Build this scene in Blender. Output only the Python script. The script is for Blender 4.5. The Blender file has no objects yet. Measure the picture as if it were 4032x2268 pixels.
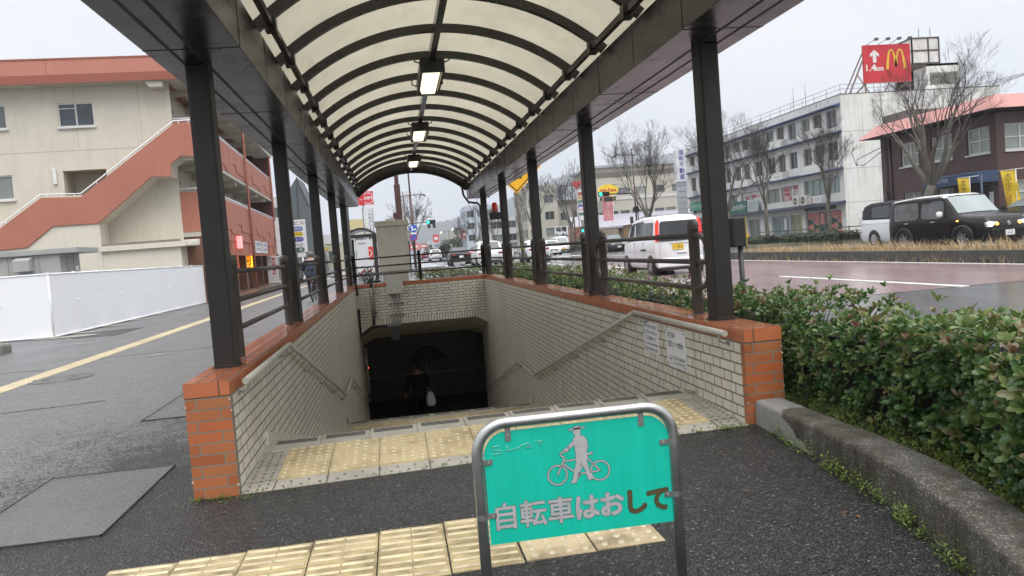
HAZE = 0.00045
EXPOSURE = 0.72
SKYK = 18.4
SUN = 1.35
LAMP = 0.85
import bpy, bmesh, math, random
from math import sin, cos, pi, radians, sqrt, atan2
from mathutils import Vector, Matrix

SC = bpy.context.scene
COL = SC.collection
random.seed(7)
OFF = {}

# ------------------------------------------------------------------ mesh builder
def V3(*a): return Vector(a)

def frame_of(d):
    d = Vector(d).normalized()
    u = Vector((0, 0, 1)) if abs(d.z) < .95 else Vector((0, 1, 0))
    a = d.cross(u).normalized()
    return a, a.cross(d).normalized()

class MB:
    def __init__(s):
        s.v = []; s.f = []; s.sm = []; s.tint = None
    def add(s, vs, fs, smooth=False):
        b = len(s.v); s.v.extend([tuple(p) for p in vs])
        for f in fs:
            s.f.append(tuple(i + b for i in f)); s.sm.append(smooth)
        return s
    def box(s, x0, y0, z0, x1, y1, z1):
        if x0 > x1: x0, x1 = x1, x0
        if y0 > y1: y0, y1 = y1, y0
        if z0 > z1: z0, z1 = z1, z0
        return s.add([(x0,y0,z0),(x1,y0,z0),(x1,y1,z0),(x0,y1,z0),(x0,y0,z1),(x1,y0,z1),(x1,y1,z1),(x0,y1,z1)],
              [(0,3,2,1),(4,5,6,7),(0,1,5,4),(1,2,6,5),(2,3,7,6),(3,0,4,7)])
    def beam(s, p, q, w, h, up=(0,0,1)):
        p = Vector(p); q = Vector(q); d = (q-p).normalized()
        a = d.cross(Vector(up))
        if a.length < 1e-4: a = d.cross(Vector((0,1,0)))
        a.normalize(); b = a.cross(d)
        c = [(-1,-1),(1,-1),(1,1),(-1,1)]
        vs = [p + a*(w/2*i) + b*(h/2*j) for i,j in c] + [q + a*(w/2*i) + b*(h/2*j) for i,j in c]
        return s.add(vs, [(0,1,2,3),(7,6,5,4),(0,4,5,1),(1,5,6,2),(2,6,7,3),(3,7,4,0)])
    def quad(s, a, b, c, d): return s.add([a,b,c,d], [(0,1,2,3)])
    def poly(s, pts): return s.add(pts, [tuple(range(len(pts)))])
    def prism(s, pts, axis, a, b):
        # pts: 2-D outline; axis 'x': (y,z), 'y': (x,z), 'z': (x,y)
        def mk(u, v, t):
            return (t,u,v) if axis == 'x' else ((u,t,v) if axis == 'y' else (u,v,t))
        n = len(pts); vs = [mk(u,v,a) for u,v in pts] + [mk(u,v,b) for u,v in pts]
        fs = [tuple(range(n)), tuple(range(2*n-1, n-1, -1))]
        fs += [(i, (i+1) % n + 0, (i+1) % n + n, i + n)[::-1] for i in range(n)]
        return s.add(vs, fs)
    def tube(s, pts, r, n=8, caps=True, smooth=True):
        pts = [Vector(p) for p in pts]; m = len(pts)
        rs = r if isinstance(r, (list, tuple)) else [r]*m
        ds = []
        for i in range(m):
            d = pts[min(i+1,m-1)] - pts[max(i-1,0)]
            ds.append(d.normalized() if d.length > 1e-9 else Vector((0,0,1)))
        a, b = frame_of(ds[0]); vs = []
        for i in range(m):
            a = (a - ds[i]*a.dot(ds[i]))
            a = a.normalized() if a.length > 1e-6 else frame_of(ds[i])[0]
            b = ds[i].cross(a)
            # keep the radius across a corner
            for k in range(n):
                t = 2*pi*k/n
                vs.append(pts[i] + (a*cos(t) + b*sin(t))*rs[i])
        fs = []
        for i in range(m-1):
            for k in range(n):
                k2 = (k+1) % n
                fs.append((i*n+k, i*n+k2, (i+1)*n+k2, (i+1)*n+k))
        s.add(vs, fs, smooth)
        if caps:
            b0 = len(s.v) - n*m
            s.f.append(tuple(b0 + k for k in range(n-1,-1,-1))); s.sm.append(False)
            s.f.append(tuple(b0 + (m-1)*n + k for k in range(n))); s.sm.append(False)
        return s
    def cyl(s, p, q, r, n=16, smooth=True): return s.tube([p, q], r, n, True, smooth)
    def lathe(s, prof, c=(0,0,0), n=16, axis='z'):
        vs = []; m = len(prof)
        for r, h in prof:
            for k in range(n):
                t = 2*pi*k/n; a, b = r*cos(t), r*sin(t)
                p = (a,b,h) if axis == 'z' else ((h,a,b) if axis == 'x' else (b,h,a))
                vs.append((c[0]+p[0], c[1]+p[1], c[2]+p[2]))
        fs = []
        for i in range(m-1):
            for k in range(n):
                k2 = (k+1) % n
                fs.append((i*n+k, i*n+k2, (i+1)*n+k2, (i+1)*n+k))
        return s.add(vs, fs, True)
    def disc(s, c, r, nrm, n=20, r2=None):
        a, b = frame_of(nrm); c = Vector(c)
        vs = [c + (a*cos(2*pi*k/n) + b*sin(2*pi*k/n))*r for k in range(n)]
        if r2:
            vs += [c + (a*cos(2*pi*k/n) + b*sin(2*pi*k/n))*r2 for k in range(n)]
            return s.add(vs, [(k, (k+1) % n, (k+1) % n + n, k+n) for k in range(n)])
        return s.add(vs, [tuple(range(n))])
    def sphere(s, c, r, n=12, m=8, sc=(1,1,1)):
        vs = []; fs = []
        for i in range(m+1):
            th = pi*i/m
            for k in range(n):
                t = 2*pi*k/n
                vs.append((c[0]+r*sc[0]*sin(th)*cos(t), c[1]+r*sc[1]*sin(th)*sin(t), c[2]+r*sc[2]*cos(th)))
        for i in range(m):
            for k in range(n):
                k2 = (k+1) % n
                fs.append((i*n+k, (i+1)*n+k, (i+1)*n+k2, i*n+k2))
        return s.add(vs, fs, True)
    def xf(s, M):
        s.v = [tuple(M @ Vector(p)) for p in s.v]; return s
    def build(s, name, m, parent=None, bevel=0, loc=None):
        off = Vector((0,0,0))
        if parent is not None: off = OFF.get(parent.name, off)
        elif loc is not None: off = Vector(loc)
        me = bpy.data.meshes.new(name)
        me.from_pydata([(p[0]-off.x, p[1]-off.y, p[2]-off.z) for p in s.v], [], s.f)
        me.polygons.foreach_set('use_smooth', s.sm)
        if s.tint is not None:
            at = me.attributes.new('tint', 'FLOAT', 'FACE'); at.data.foreach_set('value', s.tint)
        me.materials.append(m); me.update()
        o = bpy.data.objects.new(name, me); COL.objects.link(o)
        if parent is not None: o.parent = parent
        elif loc is not None: o.location = loc
        OFF[o.name] = off
        if bevel:
            b = o.modifiers.new('b', 'BEVEL'); b.width = bevel; b.segments = 2
            b.limit_method = 'ANGLE'; b.angle_limit = radians(40)
        return o

def tag(o, label=None, cat=None, group=None, kind=None):
    if label: o['label'] = label
    if cat: o['category'] = cat
    if group: o['group'] = group
    if kind: o['kind'] = kind
    return o

def thing(name, label, cat, loc=(0,0,0), rz=0, group=None, local=False):
    """Empty at the thing's base. local=True: its parts are authored in its own axes."""
    o = bpy.data.objects.new(name, None); COL.objects.link(o)
    o.location = loc; o.rotation_euler = (0,0,rz); o.empty_display_size = .1
    OFF[o.name] = Vector((0,0,0)) if local else Vector(loc)
    return tag(o, label, cat, group)

KIDS = {}
def copy_tree(o, parent=None):
    kids = [c for c in bpy.data.objects if c.parent == o] if o.name not in KIDS else KIDS[o.name]
    KIDS[o.name] = kids
    c = o.copy(); COL.objects.link(c); c.parent = parent
    for k in kids: copy_tree(k, c)
    return c

def struct(mb, name, m, kind='structure'):
    return tag(mb.build(name, m), kind=kind)

# ------------------------------------------------------------------ lettering
_tc = bpy.data.curves.new('tmp_text', 'FONT'); _to = bpy.data.objects.new('tmp_text', _tc); COL.objects.link(_to)
def text_mb(body, size, O, R=(1,0,0), U=(0,0,1), align='CENTER', sx=1.0, bold=0.0, width=None):
    _tc.body = body; _tc.size = size; _tc.align_x = align; _tc.align_y = 'CENTER'; _tc.resolution_u = 3
    dg = bpy.context.evaluated_depsgraph_get(); dg.update()
    me = bpy.data.meshes.new_from_object(_to.evaluated_get(dg))
    O = Vector(O); R = Vector(R); U = Vector(U); mb = MB(); N = R.cross(U)
    if width and len(me.vertices):
        xs = [v.co.x for v in me.vertices]; w = max(xs)-min(xs)
        sx = width/w if w > 1e-6 else 1
    sh = [(0,0)] if bold <= 0 else [(0,0)]+[(bold*cos(k*pi/4), bold*sin(k*pi/4)) for k in range(8)]
    for i, (dx, dz) in enumerate(sh):
        o = O + R*dx + U*dz + N*(i*min(.0004, size*.0006))
        mb.add([o + R*(v.co.x*sx) + U*v.co.y for v in me.vertices], [tuple(q.vertices) for q in me.polygons])
    bpy.data.meshes.remove(me)
    return mb
def text(body, size, O, R, U, m, parent, align='CENTER', sx=1.0, bold=0.0, name='lettering', width=None):
    return text_mb(body, size, O, R, U, align, sx, bold, width).build(name, m, parent)
def vtext(body, size, O, R, U, m, parent, step=None, name='lettering', bold=0.0, sx=1.0):
    """characters stacked downward from O"""
    mb = MB(); step = step or size*1.05
    for i, ch in enumerate(body):
        t = text_mb(ch, size, Vector(O) - Vector(U)*step*i, R, U, 'CENTER', sx, bold)
        mb.add(t.v, t.f)
    return mb.build(name, m, parent)

# ------------------------------------------------------------------ materials
MATS = {}
class NT:
    def __init__(s, m):
        s.t = m.node_tree; s.n = s.t.nodes; s.l = s.t.links
    def node(s, typ, **kw):
        n = s.n.new(typ)
        for k, v in kw.items(): setattr(n, k, v)
        return n
    def inp(s, n, i, v):
        if v is None: return
        if hasattr(v, 'links') or hasattr(v, 'is_output'): s.l.new(v, n.inputs[i])
        else:
            sock = n.inputs[i]
            if hasattr(sock.default_value, '__len__') and not hasattr(v, '__len__'): v = (v, v, v)
            if hasattr(v, '__len__') and len(v) == 3 and hasattr(sock.default_value, '__len__') and len(sock.default_value) == 4: v = (*v, 1)
            sock.default_value = v
    def math(s, op, a, b=None, c=None):
        n = s.node('ShaderNodeMath', operation=op)
        s.inp(n, 0, a); s.inp(n, 1, b); s.inp(n, 2, c)
        return n.outputs[0]
    def mix(s, f, a, b, blend='MIX'):
        n = s.node('ShaderNodeMix', data_type='RGBA', blend_type=blend)
        s.inp(n, 0, f); s.inp(n, 6, a); s.inp(n, 7, b)
        return n.outputs[2]
    def noise(s, vec, scale, detail=4, rough=.55, dim='3D'):
        n = s.node('ShaderNodeTexNoise', noise_dimensions=dim)
        if vec is not None: s.l.new(vec, n.inputs['Vector'])
        n.inputs['Scale'].default_value = scale; n.inputs['Detail'].default_value = detail; n.inputs['Roughness'].default_value = rough
        return n.outputs['Fac']
    def voro(s, vec, scale, feature='F1', out='Distance'):
        n = s.node('ShaderNodeTexVoronoi', feature=feature)
        s.l.new(vec, n.inputs['Vector']); n.inputs['Scale'].default_value = scale
        return n.outputs[out]
    def ramp(s, f, *st):
        n = s.node('ShaderNodeValToRGB'); s.inp(n, 0, f); e = n.color_ramp.elements
        while len(e) < len(st): e.new(.5)
        for i, (p, c) in enumerate(st):
            e[i].position = p; e[i].color = (c, c, c, 1) if not hasattr(c, '__len__') else (*c, 1)
        return n.outputs[0]
    def pos(s): return s.node('ShaderNodeNewGeometry').outputs['Position']
    def obj(s): return s.node('ShaderNodeTexCoord').outputs['Object']
    def sep(s, v):
        n = s.node('ShaderNodeSeparateXYZ'); s.l.new(v, n.inputs[0]); return n.outputs
    def comb(s, x, y, z):
        n = s.node('ShaderNodeCombineXYZ'); s.inp(n,0,x); s.inp(n,1,y); s.inp(n,2,z); return n.outputs[0]
    def scale(s, v, xyz):
        n = s.node('ShaderNodeVectorMath', operation='MULTIPLY'); s.l.new(v, n.inputs[0]); n.inputs[1].default_value = xyz; return n.outputs[0]
    def bump(s, h, strength, dist):
        n = s.node('ShaderNodeBump'); s.inp(n, 'Height', h); n.inputs['Strength'].default_value = strength; n.inputs['Distance'].default_value = dist
        return n.outputs[0]

def new_mat(name):
    m = bpy.data.materials.new(name); m.use_nodes = True
    t = NT(m); b = t.n['Principled BSDF']
    return m, t, b

def mat(name, col, rough=.5, metal=0, ns=3.0, na=.12, grime=0.0, gs=.8, bump=0, bs=60, emit=None, es=0, coat=0, streak=0, spec=None, gcol=(.03,.026,.02)):
    """plain surface: colour with fine variation, blotchy dirt and rain streaks that belong to it"""
    if name in MATS: return MATS[name]
    m, t, b = new_mat(name); P = t.pos()
    c = (*col, 1)
    n1 = t.noise(P, ns, 5)
    k = t.math('MULTIPLY_ADD', n1, 2*na, 1-na)
    cc = t.mix(1.0, c, t.comb(k,k,k), 'MULTIPLY')
    if grime:
        g = t.ramp(t.noise(P, gs, 7, .65), (.42, 0), (.72, 1))
        cc = t.mix(t.math('MULTIPLY', g, grime), cc, gcol)
    if streak:
        sv = t.noise(t.scale(P, (3.2, 3.2, .22)), 1.6, 6, .7)
        g = t.ramp(sv, (.5, 0), (.75, 1))
        cc = t.mix(t.math('MULTIPLY', g, streak), cc, gcol)
    t.l.new(cc, b.inputs['Base Color'])
    r = t.math('MULTIPLY_ADD', t.noise(P, ns*.6, 4), .25, rough-.12)
    t.l.new(r, b.inputs['Roughness']); b.inputs['Metallic'].default_value = metal
    if spec is not None: b.inputs['Specular IOR Level'].default_value = spec
    if coat: b.inputs['Coat Weight'].default_value = coat; b.inputs['Coat Roughness'].default_value = .06
    if bump: t.l.new(t.bump(t.noise(P, bs, 4, .6), bump, .01), b.inputs['Normal'])
    if emit: b.inputs['Emission Color'].default_value = (*emit, 1); b.inputs['Emission Strength'].default_value = es
    MATS[name] = m; return m

def tilemat(name, axes, L, S, H, J, cols, mortar, u0=0, v0=0, off=None, rough=.35, dirt=0, bump=.6, jv=None, var=.5, streak=0):
    """long-short bonded tile. axes: which world axes run along / up the wall"""
    if name in MATS: return MATS[name]
    m, t, b = new_mat(name); P = t.pos(); s = t.sep(P); ax = {'x':0,'y':1,'z':2}
    u = t.math('SUBTRACT', s[ax[axes[0]]], u0 - 200*(L+S+2*J)); v = t.math('SUBTRACT', s[ax[axes[1]]], v0 - 400*H)
    Pd = L+S+2*J; off = Pd/2 if off is None else off; jv = J if jv is None else jv
    row = t.math('FLOOR', t.math('DIVIDE', v, H)); fv = t.math('SUBTRACT', v, t.math('MULTIPLY', row, H))
    uu = t.math('DIVIDE', t.math('ADD', u, t.math('MULTIPLY', t.math('MODULO', row, 2), off)), Pd)
    cell = t.math('FLOOR', uu); fu = t.math('MULTIPLY', t.math('SUBTRACT', uu, cell), Pd)
    sh = t.math('GREATER_THAN', fu, L+J)
    loc = t.math('SUBTRACT', fu, t.math('MULTIPLY', sh, L+J)); ln = t.math('MULTIPLY_ADD', sh, S-L, L)
    mask = t.math('MULTIPLY', t.math('LESS_THAN', loc, ln), t.math('LESS_THAN', fv, H-jv))
    idv = t.math('ADD', t.math('ADD', t.math('MULTIPLY', cell, 2), sh), t.math('MULTIPLY', row, 57.31))
    wn = t.node('ShaderNodeTexWhiteNoise', noise_dimensions='1D'); t.l.new(idv, wn.inputs['W'])
    r = wn.outputs['Value']
    st = [(i/(len(cols)-1), c) for i, c in enumerate(cols)]
    cc = t.ramp(r, *st)
    cc = t.mix(1-var, cc, cols[len(cols)//2])
    fine = t.noise(P, 9, 6, .65); k = t.math('MULTIPLY_ADD', fine, .34, .83)
    cc = t.mix(1.0, cc, t.comb(k,k,k), 'MULTIPLY')
    mo = t.mix(t.noise(P, 3, 4), mortar, tuple(x*1.7 for x in mortar))
    cc = t.mix(mask, mo, cc)
    if dirt:
        g = t.ramp(t.noise(P, 1.1, 8, .7), (.45, 0), (.75, 1))
        cc = t.mix(t.math('MULTIPLY', g, dirt), cc, (.06,.05,.035))
    if streak:
        sv = t.noise(t.scale(P, (4, 4, .25)), 1.9, 6, .75)
        g = t.ramp(sv, (.52, 0), (.74, 1)); cc = t.mix(t.math('MULTIPLY', g, streak), cc, (.07,.045,.028))
    t.l.new(cc, b.inputs['Base Color'])
    t.l.new(t.math('MULTIPLY_ADD', mask, -(.75-rough), .75), b.inputs['Roughness'])
    h = t.math('MULTIPLY_ADD', t.noise(P, 40, 3), .12, t.math('MULTIPLY', mask, 1.0))
    t.l.new(t.bump(h, bump, .006), b.inputs['Normal'])
    MATS[name] = m; return m

def glass(name, col=(.02,.025,.03), rough=.08, var=.6, sc=.7):
    if name in MATS: return MATS[name]
    m, t, b = new_mat(name); P = t.pos()
    k = t.math('MULTIPLY_ADD', t.noise(P, sc, 3), 2*var, 1-var)
    t.l.new(t.mix(1.0, (*col,1), t.comb(k,k,k), 'MULTIPLY'), b.inputs['Base Color'])
    b.inputs['Roughness'].default_value = rough; b.inputs['Specular IOR Level'].default_value = .7
    MATS[name] = m; return m

def glow(name, col, es):
    if name in MATS: return MATS[name]
    m, t, b = new_mat(name)
    k = t.math('MULTIPLY_ADD', t.noise(t.pos(), 14, 3), .5, .75)
    t.l.new(t.mix(1.0, (*col,1), t.comb(k,k,k), 'MULTIPLY'), b.inputs['Base Color'])
    b.inputs['Emission Color'].default_value = (*col,1); b.inputs['Emission Strength'].default_value = es
    MATS[name] = m; return m
# ------------------------------------------------------------------ camera, sky, sun
cam_d = bpy.data.cameras.new('camera'); cam = bpy.data.objects.new('camera', cam_d); COL.objects.link(cam)
yaw, pitch, roll = .144199, -.0528376, -.0783872
fw = Vector((sin(yaw)*cos(pitch), cos(yaw)*cos(pitch), sin(pitch))); rt = Vector((cos(yaw), -sin(yaw), 0)); up = rt.cross(fw)
r2 = rt*cos(roll) + up*sin(roll); u2 = up*cos(roll) - rt*sin(roll)
M = Matrix(((r2.x,u2.x,-fw.x,1.02177),(r2.y,u2.y,-fw.y,-4.77323),(r2.z,u2.z,-fw.z,1.33877),(0,0,0,1)))
cam.matrix_world = M
cam_d.sensor_width = 36; cam_d.lens = 36*3093.58/4032; cam_d.clip_start = .05; cam_d.clip_end = 20000
SC.camera = cam
SC.view_settings.view_transform = 'Standard'; SC.view_settings.look = 'None'; SC.view_settings.gamma = 1; SC.view_settings.exposure = EXPOSURE
try: SC.view_settings.use_curve_mapping = False
except Exception: pass

w = bpy.data.worlds.new('World'); SC.world = w; w.use_nodes = True
class WT(NT):
    def __init__(s, w): s.t = w.node_tree; s.n = s.t.nodes; s.l = s.t.links
t = WT(w); bg = t.n['Background']
sky = t.node('ShaderNodeTexSky', sky_type='NISHITA'); sky.sun_disc = False
sky.sun_elevation = radians(58); sky.sun_rotation = radians(200); sky.dust_density = 4; sky.air_density = 1.2
gen = t.node('ShaderNodeTexCoord').outputs['Generated']; sp = t.sep(gen)
el = t.math('MAXIMUM', sp[2], 0)
cl = t.noise(t.comb(t.math('DIVIDE', sp[0], t.math('ADD', el, .35)), t.math('DIVIDE', sp[1], t.math('ADD', el, .35)), 0), 1.5, 5, .5)
# an overcast deck is brighter overhead than near the horizon
grad = t.ramp(el, (0, .36), (.12, .345), (.42, .37), (.75, .80), (1, 1))
tone = t.mix(t.ramp(cl, (.32, 0), (.66, 1)), (.83,.87,.945), (1.0,1.0,.995))
deck = t.mix(1.0, tone, grad, 'MULTIPLY')
deck = t.mix(1.0, deck, (SKYK,SKYK,SKYK,1), 'MULTIPLY')
bg_col = t.mix(.06, deck, sky.outputs[0])
t.l.new(bg_col, bg.inputs['Color']); bg.inputs['Strength'].default_value = .1

sd = bpy.data.lights.new('sun', 'SUN'); sd.energy = SUN; sd.angle = radians(50); sd.color = (1,.975,.94)
so = bpy.data.objects.new('sun', sd); COL.objects.link(so)
so.rotation_euler = (radians(90-58), 0, radians(200+180)); so['kind'] = 'helper'

# ------------------------------------------------------------------ shared surfaces
brown = mat('brown_metal', (.020,.016,.014), .24, ns=6, na=.15, grime=.35, gs=2.2, gcol=(.012,.010,.008))
brown_post = mat('brown_post', (.017,.0145,.0125), .5, ns=8, na=.2, grime=.4, gs=3, gcol=(.015,.013,.011))
railm = mat('rail_paint', (.062,.053,.046), .42, ns=12, na=.18, grime=.3, gs=4, gcol=(.03,.022,.016))
dark = mat('near_black', (.012,.011,.010), .5)
rubber = mat('rubber', (.014,.014,.015), .75)
white_paint = mat('white_paint', (.80,.81,.82), .35, na=.03)
greyp = mat('grey_paint', (.52,.515,.47), .5, na=.06, grime=.15, streak=.12)
steel = mat('steel', (.50,.50,.49), .33, metal=.9, ns=14, na=.2, grime=.35, gs=6, gcol=(.2,.19,.17))
galv = mat('galvanised', (.36,.36,.34), .45, metal=.45, ns=9, na=.16, grime=.35, gs=5, gcol=(.16,.15,.12))
handm = mat('handrail_coat', (.44,.43,.37), .4, metal=.15, ns=10, na=.1, grime=.3, gs=5, gcol=(.2,.18,.14))
conc = mat('concrete', (.22,.21,.185), .8, ns=7, na=.2, grime=.75, gs=2.6, bump=.5, bs=120, gcol=(.06,.052,.035))
mortarm = mat('mortar', (.27,.26,.23), .9)
AX = dict(L=.222, S=.105, H=.0705, J=.0125)
tanc = [(.62,.59,.50), (.72,.695,.605), (.67,.64,.55), (.78,.76,.68)]
tan_yz = tilemat('tan_tile_side', 'yz', cols=tanc, mortar=(.165,.145,.115), v0=.60, dirt=.22, streak=.42, **AX)
tan_xz = tilemat('tan_tile_end', 'xz', cols=tanc, mortar=(.13,.115,.09), v0=.60, dirt=.15, streak=.2, **AX)
orc = [(.33,.085,.028), (.42,.125,.045), (.38,.15,.062), (.50,.125,.042)]
or_xz = tilemat('orange_tile_end', 'xz', .1905, .057, .0663, .0085, orc, (.16,.14,.11), u0=-.2575, v0=.597, off=.2005, dirt=.5, rough=.3, var=.8)
or_xz2 = tilemat('orange_tile_end_b', 'xz', .1905, .057, .0663, .0085, orc, (.16,.14,.11), u0=3.194, v0=.597, off=.2005, dirt=.5, rough=.3, var=.8)
capc = [(.40,.105,.042), (.50,.165,.075), (.36,.085,.033)]
cap_side = tilemat('cap_tile_side', 'yz', .20, .095, 1.0, .009, capc, (.10,.05,.03), v0=.05, dirt=.2, rough=.25)
cap_top = tilemat('cap_tile_top', 'yx', .2, .2, .0868, .013, capc, (.085,.05,.035), u0=.06, v0=-.2605, dirt=.25, rough=.13)
cap_top2 = tilemat('cap_tile_top_b', 'yx', .2, .2, .0868, .013, capc, (.085,.05,.035), u0=.06, v0=3.191, dirt=.25, rough=.13)
cap_end = tilemat('cap_tile_end', 'xz', .195, .063, 1.0, .010, capc, (.10,.05,.03), u0=-.2605, v0=.05, dirt=.2, rough=.25)
cap_end2 = tilemat('cap_tile_end_b', 'xz', .063, .195, 1.0, .010, capc, (.10,.05,.03), u0=3.191, v0=.05, dirt=.2, rough=.25)
capfar = tilemat('cap_tile_far', 'xz', .14, .14, 1.0, .009, capc, (.10,.05,.03), v0=.05, dirt=.2, rough=.25)
soldier = tilemat('soldier_tile', 'xz', .056, .056, 1.0, .013, tanc, (.07,.06,.045), v0=-.8, dirt=.25)
plaster = mat('plaster_cream', (.50,.475,.36), .85, na=.08, grime=.35, gs=1.4, gcol=(.14,.13,.09))
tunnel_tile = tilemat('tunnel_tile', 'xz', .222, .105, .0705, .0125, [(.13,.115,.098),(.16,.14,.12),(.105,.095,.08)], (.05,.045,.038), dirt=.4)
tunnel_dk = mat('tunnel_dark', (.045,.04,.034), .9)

# ------------------------------------------------------------------ the underpass
PW = .2575; W = 3.194; LN = 14.775; CT = .69; CB = .60
def side_wall(x0, x1, xi, label, endm, capt, cape):
    t = thing('stair_wall', label, 'retaining wall', ((x0+x1)/2, 0, 0))
    MB().box(x0, .058, -3.4, x1, LN+1.7, CB-.001).build('wall', tan_yz, t)
    MB().box(x0, 0, -.4, x1, .057, CB-.001).build('pier', endm, t)
    e = .003
    MB().box(x0-e, -e, CB, x1+e, LN+.26, CT-.002).build('coping', cap_side, t, bevel=.004)
    MB().box(x0-e+.003, -e-.002, CB+.003, x1+e-.003, -e+.02, CT-.004).build('coping_end', cape, t)
    MB().box(x0-e+.004, .002, CT-.01, x1+e-.004, LN+.25, CT).build('coping_top', capt, t)
    rc = random.Random(int(x0*10)+5); ch = MB()
    for k in range(7):
        xe = rc.choice((x0,x1)) + rc.uniform(-.006,.006); ze = .03+rc.random()*.6; r_ = rc.uniform(.004,.009)
        if xe < x0: xe = x0+.006
        if xe > x1: xe = x1-.006
        ch.poly([(xe+r_*cos(q*1.05)*rc.uniform(.5,1),-.0045,ze+r_*1.3*sin(q*1.05)*rc.uniform(.5,1)) for q in range(6)][::-1])
    tag(ch.build('chip', mat('tile_chip',(.62,.50,.38),.8), t), kind='stuff')
    # sloping tile skirting that follows the flight
    s = 1 if xi == x1 else -1
    b = MB()
    for (ya, za, yb, zb) in ((1.02,.15,7.1,-1.32),(8.62,-1.32,15.3,-2.98)):
        pts = [(ya,za-.6),(ya,za),(yb,zb),(yb,zb-.6)]
        b.prism(pts, 'x', xi, xi + s*.012)
    b.build('skirting', tilemat('skirt_tile','yz',.1,.1,1.0,.012,tanc,(.075,.065,.05),v0=-.5,dirt=.35), t)
    return t
side_wall(-PW, 0, 0, 'stair side wall on the left, cream tiles with orange brick coping and end pier', or_xz, cap_top, cap_end)
side_wall(W, W+PW, W, 'stair side wall on the right carrying two white notices under its orange coping', or_xz2, cap_top2, cap_end2)

t = thing('portal_wall', 'cream tiled wall over the underpass mouth with conduits and grey boxes', 'wall', (W/2, LN, -.34))
oz = -.34
MB().prism([(0,CB),(0,oz-.19),(.3,oz),(2.9,oz),(W,oz-.16),(W,CB)], 'y', LN, LN+.255).build('wall', tan_xz, t)
MB().box(0, LN-.003, CB, W, LN+.26, CT-.002).build('coping', capfar, t, bevel=.004)
b = MB(); b.box(.3, LN-.008, oz+.002, 2.9, LN, oz+.155)
b.prism([(0,oz-.188),(.3,oz+.002),(.3,oz+.155),(.255,oz+.155),(0,oz-.02)], 'y', LN-.008, LN)
b.prism([(2.9,oz+.002),(W,oz-.158),(W,oz+.005),(2.945,oz+.155),(2.9,oz+.155)], 'y', LN-.008, LN)
b.build('soldier_course', soldier, t)
# sloping soffit behind it
b = MB(); A_ = [(0,oz-.19),(.3,oz),(2.9,oz),(W,oz-.16)]; B_ = [(0,-1.0),(.3,-.83),(2.8,-.83),(W,-.98)]
for i in range(3):
    b.quad((A_[i][0],LN+.255,A_[i][1]), (A_[i+1][0],LN+.255,A_[i+1][1]), (B_[i+1][0],16.6,B_[i+1][1]), (B_[i][0],16.6,B_[i][1]))
    b.quad((A_[i][0],LN+.255,A_[i][1]+.3), (B_[i][0],16.6,B_[i][1]+.3), (B_[i+1][0],16.6,B_[i+1][1]+.3), (A_[i+1][0],LN+.255,A_[i+1][1]+.3))
b.build('soffit', plaster, t)

t = thing('passage', 'dark brick cross passage at the foot of the stairs', 'passage', (W/2, 18, -3.1))
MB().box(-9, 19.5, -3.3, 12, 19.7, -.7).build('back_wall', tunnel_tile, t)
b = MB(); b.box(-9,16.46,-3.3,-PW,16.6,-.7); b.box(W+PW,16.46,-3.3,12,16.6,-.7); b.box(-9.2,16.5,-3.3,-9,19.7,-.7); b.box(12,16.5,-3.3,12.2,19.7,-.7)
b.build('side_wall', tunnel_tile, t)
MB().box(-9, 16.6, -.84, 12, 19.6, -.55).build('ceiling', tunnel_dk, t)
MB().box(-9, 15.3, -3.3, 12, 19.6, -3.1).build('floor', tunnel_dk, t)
b = MB().tube([(-2,19.4,-2.33),(6,19.4,-2.33)], .02, 8)
for x in (-1,0.4,1.9,3.4): b.cyl((x,19.5,-2.4),(x,19.4,-2.33),.009,6)
b.build('handrail', galv, t)

# stairs
t = thing('stairway', 'tiled stairs going down between the cream tiled walls', 'stairs', (W/2, 1, 0))
sgrey = mat('stair_tile', (.42,.395,.335), .7, ns=9, na=.18, grime=.6, gs=2.4, bump=.2, bs=200, gcol=(.11,.10,.075))
yel = mat('tactile_yellow', (.58,.47,.265), .6, ns=9, na=.25, grime=.9, gs=4.5, bump=.25, bs=160, gcol=(.22,.16,.085))
def ground_z(x, y): return .02*x + .055*max(0, min(y, 1.05))
pts = [(1.055,.05)]; y, z = 1.055, .065
for i in range(11): z -= .135; pts += [(y, z)]; y += .55; pts += [(y, z)]
lz = z; pts[-1] = (8.62, z); y = 8.62
for i in range(11): z -= .1525; pts += [(y, z)]; y += .60; pts += [(y, z)]
pts += [(16.6, z), (16.6, -3.4), (1.33, -3.4)]
MB().prism(pts, 'x', 0.001, W-.001).build('flight', sgrey, t)
b = MB()
b.quad((0,0,0),(W,0,.064),(W,1.06,.119),(0,1.06,.055)); b.quad((0,1.06,.055),(W,1.06,.119),(W,1.06,-.4),(0,1.06,-.4))
b.build('top_landing', sgrey, t)
# nosing blocks with three grooves, joints between blocks
for row, (ya, yb, zb, dz) in enumerate(((.81,1.075,0.050,.02),(8.37,8.635,lz+.004,0))):
    n = 9; wd = (W-.1)/n; b = MB(); g = MB()
    for i in range(n):
        x0 = .05+i*wd; x1 = x0+wd-.008; zm = zb+dz*(x0+x1)/2
        b.add([(x0,ya,zm-.1),(x1,ya,zm-.1),(x1,yb,zm-.1),(x0,yb,zm-.1),(x0,ya,zm+.003),(x1,ya,zm+.003),(x1,yb,zm+.012),(x0,yb,zm+.012)],[(0,3,2,1),(4,5,6,7),(0,1,5,4),(1,2,6,5),(2,3,7,6),(3,0,4,7)])
        for k in range(3):
            yy = yb-.045-k*.034
            g.box(x0+.025, yy-.0055, zm+.005, x1-.03, yy+.0055, zm+.0140-.0012*k)
    nz = b.build('nosing', sgrey, t, bevel=.006); tag(g.build('nosing_groove', mat('groove_dark',(.03,.028,.024),.8), nz), kind='stuff')
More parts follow.
